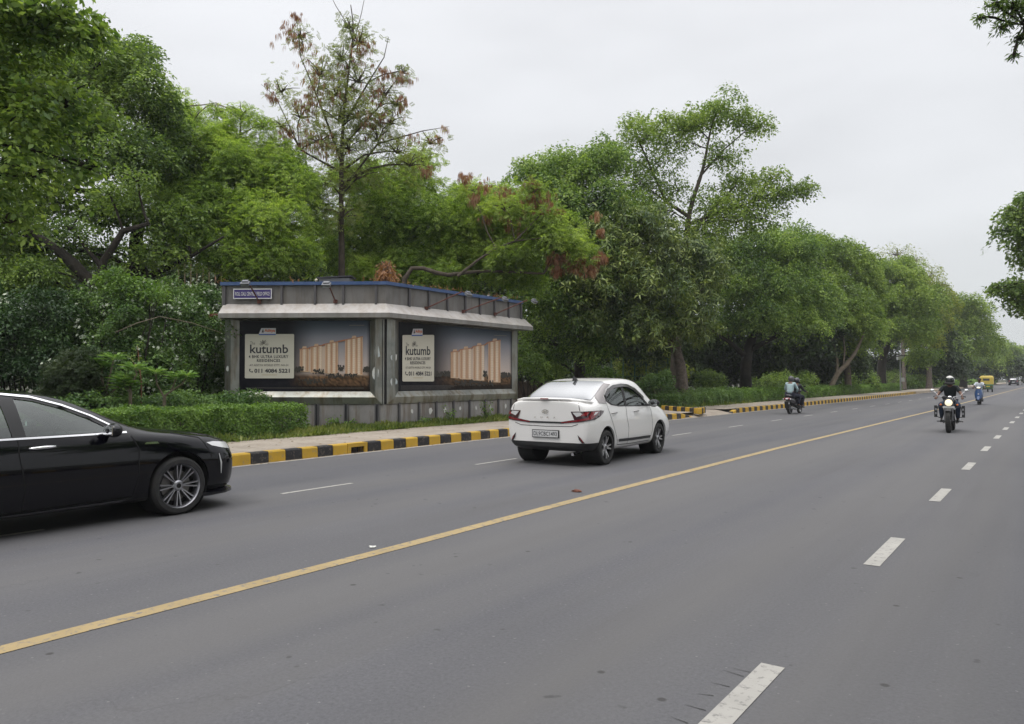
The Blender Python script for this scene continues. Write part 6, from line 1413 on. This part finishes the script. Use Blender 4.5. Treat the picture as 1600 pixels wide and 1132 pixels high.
# low chin spoiler wrapping the corners
cs = MB(); rows = []
for k in range(13):
    t = (k-6)/6; x_ = .90*math.sin(t*1.35)/math.sin(1.35); y_ = 2.35-.56*abs(t)**3.2
    rows.append([Vector((x_, y_, .225)), Vector((x_*1.02, y_+.055, .205)), Vector((x_*1.02, y_+.055, .175)), Vector((x_*.97, y_-.10, .165)), Vector((x_*.95, y_-.14, .22))])
cs.add([p for r in rows for p in r], [[i*5+k, i*5+(k+1) % 5, (i+1)*5+(k+1) % 5, (i+1)*5+k] for i in range(12) for k in range(5)]+[[0, 1, 2, 3, 4], [64, 63, 62, 61, 60]]); cs.build('chin_spoiler', M_BLACK, black, smooth=50)
mb = MB(); mb.tube([(.885, 1.98, .66), (.90, 2.0, .55), (.885, 2.01, .42)], [.004, .010, .004], 6); mb.build('bumper_light', M_LAMPW, black)
# ------------------------------------------------ distant cars
def small_car(name, label, loc, paint, ST, W_, lampc, glassr, rz=0):
    root = empty(name, loc, rz, label=label, cat='car')
    b = loft_body(ST, 'body', [paint, M_BLKPL], root, cut_z=.34, cut_y=(-9, 9, 1)); p_ = Proj(b); ya, yb = ST[0][0]+.75, ST[-1][0]-.8; cut_arches(b, (ya, yb), .37, W_); b.parent = root
    wells(root, (ya, yb), .37, W_)
    for y in (ya, yb):
        for sg in (-1, 1): wheel(root, sg*(W_-.11), y, .32, .2, 'star', M_ALLOY, sg)
    for sg in (-1, 1):
        q = [(ST[0][0]+.5, 1.06), (ST[0][0]+.7, 1.38), (.1, 1.42), (.95, 1.05)]
        panel('door_window', [p_.side(q, sg, .004)], M_GLASS, root)
        panel('tail_lamp', [p_.back([(sg*(W_-.30), .78), (sg*(W_-.08), .78), (sg*(W_-.08), .95), (sg*(W_-.30), .95)][::sg], .006)], M_LAMPR, root)
    panel('rear_window', [p_.back(glassr, .006)], M_GLASSR, root)
    y = p_.t.ray_cast(Vector((0, -5, .66)), Vector((0, 1, 0)))[0].y; mb = MB(); mb.box((0, y-.012, .66), (.5, .02, .13)); mb.build('number_plate', M_PLATE, root)
    return root
STH = [(-1.98, .30, .66, .72, .68, .95, .60, 1.10, 1.16, .05), (-1.92, .26, .78, .84, .80, .98, .62, 1.30, 1.36, .22), (-1.7, .24, .82, .86, .83, 1.0, .62, 1.44, 1.50), (-1.1, .24, .83, .87, .83, 1.0, .62, 1.50, 1.56), (-.3, .24, .83, .87, .83, .99, .62, 1.50, 1.57), (.3, .24, .83, .87, .83, .98, .60, 1.42, 1.49), (.8, .24, .83, .87, .83, .97, .64, 1.18, 1.24), (1.1, .24, .83, .87, .82, .96, .68, 1.03, 1.06), (1.6, .24, .80, .85, .78, .90, .6, .96, .98), (1.95, .28, .68, .75, .64, .74, .5, .80, .82)]
GR = [(-.5, 1.06), (.5, 1.06), (.44, 1.36), (-.44, 1.36)]
c = G(1584, 602.5); small_car('hatchback', 'dark estate car ahead of the auto rickshaw, driving away', (c.x, c.y, 0), mat('dark paint', (.012, .013, .016), .25, coat=.7), STH, .86, None, GR)
c = G(1590, 598.8); small_car('hatchback', 'pale far car just beyond the dark estate car', (c.x+1.6, c.y+20, 0), mat('silver paint', (.45, .45, .46), .3, .3), STH, .86, None, GR)
c = G(1597.5, 600.8); small_car('hatchback', 'far blue white car cut by the right edge near the horizon', (c.x+1.5, c.y, 0), mat('blue paint', (.05, .08, .14), .3, coat=.6), STH, .86, None, GR, rz=math.pi)
# =============================== PEOPLE ===============================
def skin_mesh(V, Rd, E, name, m, parent, sub=2):
    me = bpy.data.meshes.new(name); me.from_pydata([tuple(v) for v in V], E, []); o = link(name, me, None, m)
    md = o.modifiers.new('skin', 'SKIN'); md.use_smooth_shade = True
    sv = me.skin_vertices[0].data
    for i, r in enumerate(Rd): sv[i].radius = (r if isinstance(r, tuple) else (r, r)); sv[i].use_root = (i == 0)
    s = o.modifiers.new('sub', 'SUBSURF'); s.levels = sub; s.render_levels = sub
    apply_mods(o); o.parent = parent; o.data.polygons.foreach_set('use_smooth', [True]*len(o.data.polygons)); return o
SKIN1 = mat('brown skin', (.15, .075, .048), .55); SKIN2 = mat('dark skin', (.10, .045, .028), .5); M_HAIR = mat('black hair', (.008, .007, .007), .5)
M_EYE = mat('eye white', (.5, .5, .5), .3); M_SHOE = mat('black shoe', (.012, .012, .012), .5)
def person(name_label, loc, rz, pose, skin, shirt, trousers, hand='grip', helmet=None, visor=True, hair=True, sleeves='short', group=None, tilt=0):
    root = empty('person', loc, rz, label=name_label, cat='person', group=group)
    V = []; Rd = []; E = []
    def v(p, r): V.append(Vector(p)); Rd.append(r); return len(V)-1
    def chain(i, pts):
        for p, r in pts: j = v(p, r); E.append((i, j)); i = j
        return i
    P = pose
    pel = v(P['pelvis'], (.15, .12)); 
    sp = chain(pel, [(P['waist'], (.135, .105)), (P['chest'], (.165, .12)), (P['uchest'], (.13, .10))])
    nk = chain(sp, [(P['neck'], .055), (P['chin'], .070), (P['head'], (.078, .095)), (P['crown'], (.070, .085))])
    hands = []
    for sg, S_ in ((-1, 'L'), (1, 'R')):
        sh, el, wr = [Vector((sg*P[k][0], P[k][1], P[k][2])) for k in ('shoulder', 'elbow', 'wrist')]
        a = chain(sp, [(sh, .06), (sh.lerp(el, .5), .047), (el, .040), (el.lerp(wr, .45), .036), (wr, .025)])
        d = (wr-el).normalized(); hd = Vector((sg*P['handdir'][0], P['handdir'][1], P['handdir'][2])).normalized()
        palm = wr+hd*.055; chain(a, [(palm, (.036, .020))]); hands.append((sg, wr, palm, hd))
    for sg in (-1, 1):
        hp, kn, an, to = [Vector((sg*P[k][0], P[k][1], P[k][2])) for k in ('hip', 'knee', 'ankle', 'toe')]
        chain(pel, [(hp, .095), (hp.lerp(kn, .5), .080), (kn, .058), (kn.lerp(an, .35), .054), (an, .036), (an.lerp(to, .5)-Vector((0, 0, .02)), .038), (to, .030)])
    body = skin_mesh(V, Rd, E, 'body', skin, root)
    # fingers: four curled round the grip, thumb from the side of the palm; joined to the body mesh
    fm = MB()
    for sg, wr, palm, hd in hands:
        ax = Vector((sg*1., 0, 0)) if abs(hd.x) < .6 else Vector((0, 1, 0)); dn = Vector((0, 0, -1))
        for k, ln in enumerate((.070, .078, .073, .058)):
            b0 = palm+hd*.012+ax*(-.027+.018*k); p1 = b0+hd*ln*.42+dn*.002; p2 = p1+hd*ln*.20+dn*ln*.36; p3 = p2-hd*ln*.22+dn*ln*.24
            fm.tube([b0, p1, p2, p3], [.0095, .009, .0082, .007], 6)
        t0 = palm-hd*.03-ax*sg*.026*(1); fm.tube([t0, t0-ax*.020+hd*.02+dn*.015, t0-ax*.014+hd*.045+dn*.03], [.011, .010, .008], 6)
    # face: nose, brow, ears, lips
    H = Vector(P['head']); f = Vector((0, math.cos(tilt), -math.sin(tilt)))
    fm.tube([H+f*.082+Vector((0, 0, .018)), H+f*.108-Vector((0, 0, .012)), H+f*.092-Vector((0, 0, .020))], [.007, .013, .010], 6)
    for s in (-1, 1): fm.sphere(H+Vector((s*.080, -.005, -.005)), (.012, .022, .032), 8, 6)
    fm.tube([H+f*.086+Vector((-.024, 0, -.045)), H+f*.096+Vector((0, 0, -.045)), H+f*.086+Vector((.024, 0, -.045))], [.003, .008, .003], 6)
    tmp = fm.build('fing', skin, smooth=70)
    bm = bmesh.new(); bm.from_mesh(body.data); bm.from_mesh(tmp.data); bm.to_mesh(body.data); bm.free(); bpy.data.objects.remove(tmp)
    body.data.polygons.foreach_set('use_smooth', [True]*len(body.data.polygons))
    mb = MB()
    for s in (-1, 1): mb.sphere(H+f*.085+Vector((s*.031, 0, .016)), (.013, .008, .008), 8, 6, 0); mb.sphere(H+f*.092+Vector((s*.031, 0, .016)), (.006, .004, .006), 6, 5, 1)
    mb.build('eyes', [M_EYE, M_HAIR], root, smooth=60)
    # shirt
    V = []; Rd = []; E = []
    pel = v(Vector(P['pelvis'])+Vector((0, 0, .01)), (.165, .135)); sp = chain(pel, [(P['waist'], (.155, .125)), (P['chest'], (.18, .135)), (Vector(P['uchest']), (.145, .112)), (Vector(P['neck'])-Vector((0, 0, .03)), .068)])
    up = sp-1
    for sg in (-1, 1):
        sh, el, wr = [Vector((sg*P[k][0], P[k][1], P[k][2])) for k in ('shoulder', 'elbow', 'wrist')]
        if sleeves == 'short': chain(up, [(sh, .072), (sh.lerp(el, .4), .066), (sh.lerp(el, .72), .064)])
        else: chain(up, [(sh, .072), (sh.lerp(el, .5), .060), (el, .052), (el.lerp(wr, .5), .047), (el.lerp(wr, .93), .038)])
    skin_mesh(V, Rd, E, 'shirt', shirt, root)
    V = []; Rd = []; E = []
    pel = v(Vector(P['pelvis'])-Vector((0, 0, .02)), (.16, .13))
    for sg in (-1, 1):
        hp, kn, an = [Vector((sg*P[k][0], P[k][1], P[k][2])) for k in ('hip', 'knee', 'ankle')]
        chain(pel, [(hp, .108), (hp.lerp(kn, .5), .092), (kn, .072), (kn.lerp(an, .4), .066), (kn.lerp(an, .93), .055)])
    skin_mesh(V, Rd, E, 'trousers', trousers, root)
    mb = MB()
    for sg in (-1, 1):
        an, to = [Vector((sg*P[k][0], P[k][1], P[k][2])) for k in ('ankle', 'toe')]; d = (to-an); d.z = 0; d.normalize()
        mb.tube([an-d*.06+Vector((0, 0, -.035)), an+Vector((0, 0, -.02)), an.lerp(to, .5)+Vector((0, 0, -.02)), to, to+d*.05-Vector((0, 0, .01))], [.035, .052, .05, .042, .022], 10, flat=.85)
    mb.build('shoes', M_SHOE, root, smooth=60)
    if helmet:
        mb = MB(); c = H+Vector((0, -.005, .02))
        # shell with the face opening left out
        n, m = 24, 14; vs = []; fs = []
        for i in range(m+1):
            ph = math.pi*.80*i/m
            for k in range(n):
                t = 2*math.pi*k/n; vs.append(c+Vector((math.sin(ph)*math.sin(t)*.125, math.sin(ph)*math.cos(t)*.148, math.cos(ph)*.135)))
        for i in range(m):
            for k in range(n):
                ph = math.pi*.80*(i+.5)/m; t = (2*math.pi*(k+.5)/n+math.pi) % (2*math.pi)-math.pi
                if 1.05 < ph < 2.0 and abs(t) < 1.15: continue
                k2 = (k+1) % n; fs.append([i*n+k, i*n+k2, (i+1)*n+k2, (i+1)*n+k])
        mb.add(vs, fs, 0)
        # lower chin bar darker
        mb.tube([c+Vector((-.118, .05, -.085)), c+Vector((-.08, .125, -.095)), c+Vector((0, .155, -.098)), c+Vector((.08, .125, -.095)), c+Vector((.118, .05, -.085))], [.028, .032, .034, .032, .028], 8, mi=1)
        h = mb.build('helmet', [helmet, M_BLKPL], root, smooth=60)
        if visor:
            mb = MB(); vs = []; fs = []
            for i in range(6):
                ph = 1.0+(2.05-1.0)*i/5
                for k in range(13): t = -1.2+2.4*k/12; vs.append(c+Vector((math.sin(ph)*math.sin(t)*.128, math.sin(ph)*math.cos(t)*.152, math.cos(ph)*.138)))
            for i in range(5):
                for k in range(12): fs.append([i*13+k, i*13+k+1, (i+1)*13+k+1, (i+1)*13+k])
            mb.add(vs, fs); mb.build('visor', M_GLASS, h, smooth=60)
    elif hair:
        mb = MB(); c = H+Vector((0, -.012, .028)); n, m = 20, 9; vs = []; fs = []
        for i in range(m+1):
            ph = math.pi*.55*i/m
            for k in range(n):
                t = 2*math.pi*k/n; fr = max(0, math.cos(t)); p2 = ph*(1-.30*fr); vs.append(c+Vector((math.sin(p2)*math.sin(t)*.094, math.sin(p2)*math.cos(t)*.108, math.cos(p2)*.102))*random.uniform(.99, 1.02))
        for i in range(m):
            for k in range(n): k2 = (k+1) % n; fs.append([i*n+k, i*n+k2, (i+1)*n+k2, (i+1)*n+k])
        mb.add(vs, fs); mb.build('hair', M_HAIR, root, smooth=60)
    return root
RIDE = dict(pelvis=(0, -.12, .86), waist=(0, -.09, 1.02), chest=(0, -.05, 1.17), uchest=(0, -.02, 1.28), neck=(0, .01, 1.37), chin=(0, .035, 1.43), head=(0, .045, 1.495), crown=(0, .03, 1.55),
            shoulder=(.175, -.02, 1.30), elbow=(.30, .14, 1.10), wrist=(.33, .37, 1.03), handdir=(.12, .95, -.25), hip=(.10, -.08, .83), knee=(.23, .33, .80), ankle=(.20, .14, .36), toe=(.22, .30, .31))
SCOOT = dict(RIDE, pelvis=(0, -.22, .80), waist=(0, -.21, .95), chest=(0, -.18, 1.12), uchest=(0, -.16, 1.23), neck=(0, -.13, 1.32), chin=(0, -.10, 1.38), head=(0, -.09, 1.445), crown=(0, -.10, 1.50), shoulder=(.175, -.16, 1.25), elbow=(.28, .0, 1.02), wrist=(.27, .26, .98),
             hip=(.10, -.18, .78), knee=(.16, .24, .74), ankle=(.13, .16, .33), toe=(.14, .32, .29))
PILL = dict(RIDE, pelvis=(0, -.56, .86), waist=(0, -.55, 1.02), chest=(0, -.51, 1.19), uchest=(0, -.48, 1.30), neck=(0, -.45, 1.39), chin=(0, -.42, 1.45), head=(0, -.41, 1.51), crown=(0, -.42, 1.565), shoulder=(.175, -.48, 1.32), elbow=(.27, -.38, 1.08), wrist=(.16, -.24, .93), handdir=(-.5, .8, -.2),
            hip=(.11, -.5, .84), knee=(.26, -.10, .78), ankle=(.24, -.16, .38), toe=(.26, .0, .33))
M_STEEL = mat('dull steel', (.30, .30, .31), .35, .9); M_SEATB = mat('seat vinyl', (.015, .014, .014), .6)
M_HLAMP = mat('lit headlamp', (.9, .85, .7), .3, emit=((1, .84, .55), .75)); M_AMBER = mat('amber lens', (.6, .16, .02), .3)
def bike_wheel(root, y, r, wd, spokes=10):
    w_ = empty('wheel', (0, y, r), parent=root); mb = MB(); h = wd/2
    mb.lathe([(r*.80, -h*.7), (r*.90, -h), (r*.97, -h*.75), (r, -h*.25), (r, h*.25), (r*.97, h*.75), (r*.90, h), (r*.80, h*.7)], axis='X', n=40, closed=True)
    for k in range(36):
        a = 2*math.pi*k/36; mb.box((0, math.cos(a)*r*.998, math.sin(a)*r*.998), (wd*.62, .018, .012), rx=a-math.pi/2)
    mb.build('tyre', M_TYRE, w_, smooth=40); mb = MB()
    mb.lathe([(r*.76, -h*.5), (r*.81, -h*.55), (r*.81, h*.55), (r*.76, h*.5)], axis='X', n=32, closed=True)
    for k in range(spokes): a = 2*math.pi*k/spokes; mb.tube([Vector((0, math.cos(a), math.sin(a)))*.03, Vector((0, math.cos(a), math.sin(a)))*r*.78], .009, 5)
    mb.lathe([(0, -.06), (.04, -.06), (.045, 0), (.04, .06), (0, .06)], axis='X', n=16); mb.build('rim', M_STEEL, w_, smooth=40)
# ------------------------------------------------ motorcycle
b = G(1482, 676.5); RZ = math.pi+R(2)
moto = empty('motorcycle', (b.x-.02, b.y+.72, 0), RZ, label='black cruiser motorcycle with lit round headlamp coming towards the camera', cat='motorcycle')
bike_wheel(moto, .72, .335, .13); bike_wheel(moto, -.70, .32, .15)
mb = MB(); n = 12
for i in range(n):
    for s in (-1, 1): pass
vs = []; 
for i in range(13):
    a = R(52+i*9); 
    for x_, k in ((-.085, .0), (-.06, .022), (0, .032), (.06, .022), (.085, 0)): rr = .36+k; vs.append((x_, .72+rr*math.cos(a)*1, .335+rr*math.sin(a)))
mb.add(vs, [[i*5+k, i*5+k+1, (i+1)*5+k+1, (i+1)*5+k] for i in range(12) for k in range(4)]); mb.build('front_mudguard', M_BLKPL, moto, smooth=60)
mb = MB()
for s in (-1, 1): mb.tube([(s*.095, .72, .335), (s*.095, .60, .66), (s*.10, .48, .95)], [.030, .030, .024], 10)
mb.box((0, .50, .90), (.26, .06, .04)); mb.box((0, .56, .72), (.25, .07, .035)); mb.build('fork', mat('dark fork', (.09, .09, .095), .4, .6), moto, smooth=40)
mb = MB(); mb.lathe([(0, .40), (.07, .42), (.105, .50), (.112, .56), (.112, .60), (.10, .615)], c=(0, 0, .865), axis='Y', n=28); hl = mb.build('headlamp', M_BLACK, moto, smooth=50)
mb = MB(); mb.lathe([(0, .632), (.06, .626), (.098, .61)], c=(0, 0, .865), axis='Y', n=28); mb.build('lamp_glass', M_HLAMP, hl, smooth=60)
mb = MB(); mb.tube([(-.40, .33, 1.03), (-.30, .38, 1.05), (-.12, .44, 1.03), (-.08, .46, .96), (.08, .46, .96), (.12, .44, 1.03), (.30, .38, 1.05), (.40, .33, 1.03)], .013, 8, mi=0)
for s in (-1, 1): mb.tube([(s*.41, .325, 1.03), (s*.29, .385, 1.05)], .019, 8, mi=1); mb.tube([(s*.40, .40, 1.02), (s*.28, .43, 1.04)], .006, 5, mi=0)
mb.build('handlebar', [M_STEEL, M_BLKPL], moto, smooth=50)
for s in (-1, 1):
    mb = MB(); mb.tube([(s*.28, .40, 1.06), (s*.36, .39, 1.16), (s*.42, .38, 1.20)], .006, 6, mi=0); mb.sphere((s*.435, .375, 1.215), (.062, .022, .042), 14, 8, 0); mb.sphere((s*.435, .366, 1.215), (.055, .018, .036), 14, 8, 1); mb.build('mirror', [M_CHROME, M_STEEL], moto, smooth=60)
    mb = MB(); mb.tube([(s*.10, .48, .80), (s*.19, .48, .80)], .010, 6, mi=0); mb.sphere((s*.21, .48, .80), (.032, .03, .03), 12, 8, 1); mb.build('indicator', [M_BLKPL, M_AMBER], moto, smooth=60)
mb = MB(); mb.box((0, .60, .735), (.30, .012, .055)); pl = mb.build('number_plate', M_PLATE, moto)
mb = MB(); mb.sphere((0, .16, .93), (.155, .30, .14), 24, 14); mb.build('fuel_tank', M_BLACK, moto, smooth=60)
mb = MB(); mb.sphere((.11, .46, 1.01), (.075, .03, .055), 16, 10, 0); mb.sphere((-.02, .47, 1.02), (.06, .03, .04), 16, 10, 1); mb.build('instrument_dials', [M_BLKPL, M_CHROME], moto, smooth=50)
mb = MB(); mb.box((0, .12, .50), (.30, .42, .30), mi=0); mb.lathe([(.0, -.19), (.11, -.19), (.12, -.12), (.12, .12), (.11, .19), (0, .19)], c=(0, .02, .42), axis='X', n=20, mi=1)
for k in range(6): mb.box((0, .18, .56+k*.035), (.24, .24, .012), mi=1)
mb.build('engine', [M_BLKPL, M_STEEL], moto, smooth=30, bevel=.01)
mb = MB(); mb.tube([(0, .45, .92), (0, .2, .80), (0, -.3, .74), (0, -.85, .80)], .035, 8); mb.tube([(0, .42, .85), (0, .38, .45), (0, .1, .30), (0, -.4, .34)], .025, 8); mb.build('frame', M_BLKPL, moto, smooth=50)
mb = MB(); mb.tube([(0, .02, .86), (0, -.25, .84), (0, -.55, .90), (0, -.80, .92)], [.09, .14, .13, .09], 12, flat=.55); mb.build('seat', M_SEATB, moto, smooth=50)
for s in (-1, 1):
    mb = MB(); x0 = s*.27; mb.box((s*.355, .30, .60), (.075, .10, .34), mi=0); mb.box((s*.345, .355, .66), (.045, .008, .06), mi=1); mb.box((s*.345, .355, .54), (.045, .008, .06), mi=1)
    mb.tube([(s*.05, .40, .70), (s*.30, .36, .74), (s*.34, .34, .45), (s*.05, .30, .34)], .013, 8, mi=0); mb.build('crash_guard', [M_BLKPL, M_STEEL], moto, smooth=50)
    mb = MB(); mb.tube([(s*.10, .16, .30), (s*.34, .16, .30)], .014, 8); mb.build('foot_peg', M_BLKPL, moto)
    mb = MB(); mb.tube([(s*.12, .30, .55), (s*.16, .38, .36), (s*.17, .1, .26), (s*.18, -.3, .27), (s*.19, -.85, .34)], [.022, .022, .024, .04, .045], 10); mb.build('exhaust', M_STEEL, moto, smooth=50)
for_p = person('rider on the black motorcycle, white and black helmet, dark T-shirt and jeans', (moto.location.x, moto.location.y, 0), RZ, RIDE, SKIN1, mat('black green tee', (.004, .009, .010), .85), mat('blue jeans', (.018, .032, .065), .8, noise=((.035, .055, .10), 8, 3, .4, .7)), helmet=mat('helmet white', (.55, .54, .50), .3, coat=.5))
# helmet lower shell is dark: a neck cloth under it
# ------------------------------------------------ scooters
def scooter(label, loc, rz, body_m, trim_m, tail=True, lit=True):
    root = empty('scooter', loc, rz, label=label, cat='scooter')
    bike_wheel(root, .62, .225, .10, 5); bike_wheel(root, -.62, .225, .11, 5)
    mb = MB()
    prof_ = [(.16, .50, .36), (.20, .47, .50), (.21, .43, .68), (.17, .39, .84), (.10, .37, .93)]
    vs = []
    for hw, y, z in prof_:
        for k in range(9): t = (k-4)/4; vs.append((hw*math.sin(t*1.35)/math.sin(1.35), y+.16*(1-abs(t)**2), z))
    for hw, y, z in prof_:
        for k in range(9): t = (k-4)/4; vs.append((hw*.95*math.sin(t*1.35)/math.sin(1.35), y+.14*(1-abs(t)**2)-.03, z))
    f_ = [[i*9+k, i*9+k+1, (i+1)*9+k+1, (i+1)*9+k] for i in range(4) for k in range(8)]; f2 = [[45+a for a in q][::-1] for q in f_]
    mb.add(vs, f_+f2+[[i*9, (i+1)*9, 45+(i+1)*9, 45+i*9] for i in range(4)]+[[i*9+8, 45+i*9+8, 45+(i+1)*9+8, (i+1)*9+8] for i in range(4)]); mb.build('front_apron', body_m, root, smooth=50)
    vs = []; mb = MB()
    for i in range(10):
        a = R(15+i*14)
        for x_, k in ((-.07, 0), (-.05, .02), (0, .03), (.05, .02), (.07, 0)): vs.append((x_, .62+(.25+k)*math.cos(a), .225+(.25+k)*math.sin(a)))
    mb.add(vs, [[i*5+k, i*5+k+1, (i+1)*5+k+1, (i+1)*5+k] for i in range(9) for k in range(4)]); mb.build('front_mudguard', body_m, root, smooth=50)
    mb = MB(); mb.tube([(0, .62, .225), (0, .50, .55), (0, .40, .90)], .03, 8); mb.build('steering_column', M_BLKPL, root)
    mb = MB(); mb.sphere((0, .42, 1.0), (.17, .12, .08), 20, 12); cw = mb.build('handlebar_cowl', body_m, root, smooth=60)
    mb = MB(); mb.sphere((0, .505, 1.0), (.105, .05, .048), 20, 12); mb.build('headlamp', M_HLAMP if lit else M_LAMPW, cw, smooth=60)
    mb = MB(); mb.tube([(-.36, .33, .99), (-.2, .38, 1.0), (.2, .38, 1.0), (.36, .33, .99)], .016, 8); mb.build('handlebar', M_BLKPL, root)
    for s in (-1, 1):
        mb = MB(); mb.tube([(s*.2, .40, 1.04), (s*.28, .40, 1.17)], .005, 5); mb.sphere((s*.30, .40, 1.20), (.055, .02, .038), 12, 8); mb.build('mirror', M_BLKPL, root, smooth=60)
    mb = MB(); mb.box((0, .16, .27), (.34, .50, .06)); mb.build('floorboard', M_BLKPL, root, bevel=.02)
    mb = MB(); mb.tube([(0, -.05, .42), (0, -.25, .52), (0, -.60, .60), (0, -.92, .66)], [.13, .19, .18, .09], 16, flat=.95); mb.build('rear_body', body_m, root, smooth=60)
    mb = MB(); mb.tube([(0, -.02, .72), (0, -.3, .72), (0, -.6, .77), (0, -.85, .78)], [.10, .15, .14, .09], 12, flat=.5); mb.build('seat', M_SEATB, root, smooth=50)
    mb = MB(); mb.tube([(-.13, -.72, .80), (-.14, -.92, .83), (0, -.98, .84), (.14, -.92, .83), (.13, -.72, .80)], .014, 8); mb.build('grab_rail', M_STEEL, root)
    mb = MB(); mb.sphere((0, -.93, .67), (.17, .06, .055), 18, 10); tl = mb.build('tail_lamp', M_LAMPR, root, smooth=60); mb = MB(); mb.sphere((0, -.975, .665), (.07, .03, .035), 14, 8)
    for s in (-1, 1): mb.sphere((s*.15, -.94, .66), (.035, .03, .03), 10, 8)
    mb.build('clear_lens', M_LAMPW, tl, smooth=60)
    mb = MB(); mb.box((0, -.98, .50), (.22, .012, .11)); mb.build('number_plate', M_PLATE, root); mb = MB(); mb.box((0, -.93, .42), (.20, .10, .30), rx=R(12)); mb.build('rear_mudguard', M_BLKPL, root, bevel=.02)
    mb = MB(); mb.box((0, .60, .62), (.07, .012, .09)); mb.build('front_badge', M_PLATE, root)
    mb = MB(); mb.tube([(.16, -.2, .22), (.18, -.5, .24), (.19, -.9, .30)], [.02, .05, .05], 10); mb.build('exhaust', M_STEEL, root, smooth=50)
    mb = MB(); mb.box((-.10, -.45, .26), (.14, .36, .18)); mb.build('engine', M_BLKPL, root, bevel=.02)
    return root
b = G(1529, 633); rz = math.pi; sc = scooter('blue scooter with lit headlamp coming along the yellow line', (b.x, b.y+.6, 0), rz, mat('blue scooter paint', (.015, .06, .18), .3, coat=.7), M_BLKPL)
person('rider of the blue scooter, bare headed with dark hair, white short sleeved shirt', (b.x, b.y+.6, 0), rz, SCOOT, SKIN2, mat('white shirt', (.62, .66, .72), .8), mat('grey trousers', (.10, .12, .15), .8))
b = G(1237, 647.5); rz = R(-4); scooter('dark scooter with red tail lamp carrying two riders away past the mango tree', (b.x-.05, b.y+.65, 0), rz, mat('maroon black paint', (.02, .015, .018), .3, coat=.6), M_BLKPL, lit=False)
person('pillion passenger in pale blue grey shirt on the dark scooter, seen from behind', (b.x-.05, b.y+.65, 0), rz, PILL, SKIN1, mat('pale blue shirt', (.38, .50, .52), .8, noise=((.28, .38, .40), 5, 3, .4, .7)), mat('dark trousers', (.012, .014, .03), .8), helmet=mat('grey helmet', (.07, .07, .075), .3), sleeves='long')
person('front rider in black on the dark scooter, black helmet, hidden behind the pillion', (b.x+.06, b.y+.75, 0), rz-R(3), SCOOT, SKIN1, mat('black jacket', (.010, .010, .014), .7), mat('dark trousers', (.012, .014, .03), .8), helmet=mat('black helmet', (.03, .03, .035), .25, coat=.5), sleeves='long')
# ------------------------------------------------ auto rickshaw
b = G(1544.5, 613); auto = empty('auto_rickshaw', (b.x-.2, b.y+1.2, 0), 0, label='yellow topped green auto rickshaw driving away beyond the blue scooter', cat='auto rickshaw')
M_AY = mat('rickshaw canvas yellow', (.50, .38, .07), .6); M_AG = mat('rickshaw green', (.03, .10, .03), .4, coat=.3)
def rsec(y, hw, z0, z1, r=.22):
    pts = [(-hw, y, z0), (hw, y, z0), (hw, y, z1-r)]
    for k in range(1, 6): a = math.pi/2*k/5; pts.append((hw-r+r*math.cos(a), y, z1-r+r*math.sin(a)))
    for k in range(0, 6): a = math.pi/2+math.pi/2*k/5; pts.append((-hw+r+r*math.cos(a), y, z1-r+r*math.sin(a)))
    return pts
mb = MB(); rs = [rsec(-1.22, .60, .86, 1.66), rsec(-1.12, .65, .86, 1.74), rsec(-.3, .66, .86, 1.78), rsec(.75, .60, .86, 1.72), rsec(.95, .52, 1.2, 1.62)]; n = len(rs[0])
mb.add([p for r in rs for p in r], [[i*n+k, i*n+(k+1) % n, (i+1)*n+(k+1) % n, (i+1)*n+k] for i in range(4) for k in range(n)]+[list(range(n))[::-1], [4*n+k for k in range(n)]]); mb.build('canopy', M_AY, auto, smooth=50)
mb = MB(); mb.hexa([(-.60, -1.30, .32), (.60, -1.30, .32), (.50, .9, .28), (-.50, .9, .28)], [(-.66, -1.25, .86), (.66, -1.25, .86), (.60, .95, .86), (-.60, .95, .86)]); mb.build('lower_body', M_AG, auto, bevel=.04)
mb = MB(); mb.hexa([(-.45, .9, .3), (.45, .9, .3), (.16, 1.35, .3), (-.16, 1.35, .3)], [(-.58, .95, .95), (.58, .95, .95), (.22, 1.30, .95), (-.22, 1.30, .95)]); mb.build('front_cowl', M_AG, auto, bevel=.03)
for x_, y_ in ((-.53, -.85), (.53, -.85), (0, 1.15)):
    w_ = empty('wheel', (x_, y_, .23), parent=auto); mb = MB(); mb.lathe([(.13, -.05), (.22, -.055), (.23, -.03), (.23, .03), (.22, .055), (.13, .05)], axis='X', n=24, closed=True); mb.build('tyre', M_TYRE, w_, smooth=40); mb = MB(); mb.lathe([(0, -.03), (.13, -.04), (.13, .04), (0, .03)], axis='X', n=20); mb.build('rim', M_STEEL, w_)
mb = MB(); mb.box((0, -1.33, .33), (1.2, .06, .10)); mb.build('bumper', M_BLKPL, auto)
for s in (-1, 1): mb = MB(); mb.box((s*.50, -1.31, .58), (.12, .03, .10)); mb.build('tail_lamp', M_LAMPR, auto)
mb = MB(); mb.box((0, -1.21, 1.36), (.62, .03, .24)); mb.build('rear_window', M_GLASS, auto)
mb = MB(); mb.box((.18, -1.32, .62), (.32, .015, .12)); mb.build('number_plate', mat('plate yellow', (.5, .4, .05), .5), auto)
# =============================== AIR ===============================
mb = MB(); mb.box((0, 230, 21.5), (640, 760, 45))
hz = bpy.data.materials.new('haze'); hz.use_nodes = True; t = hz.node_tree; t.nodes.clear()
o = t.nodes.new('ShaderNodeOutputMaterial'); pv = t.nodes.new('ShaderNodeVolumePrincipled'); pv.inputs['Color'].default_value = (.90, .93, .96, 1); pv.inputs['Density'].default_value = .00045
t.links.new(pv.outputs[0], o.inputs['Volume'])
props(mb.build('haze', hz), kind='stuff')
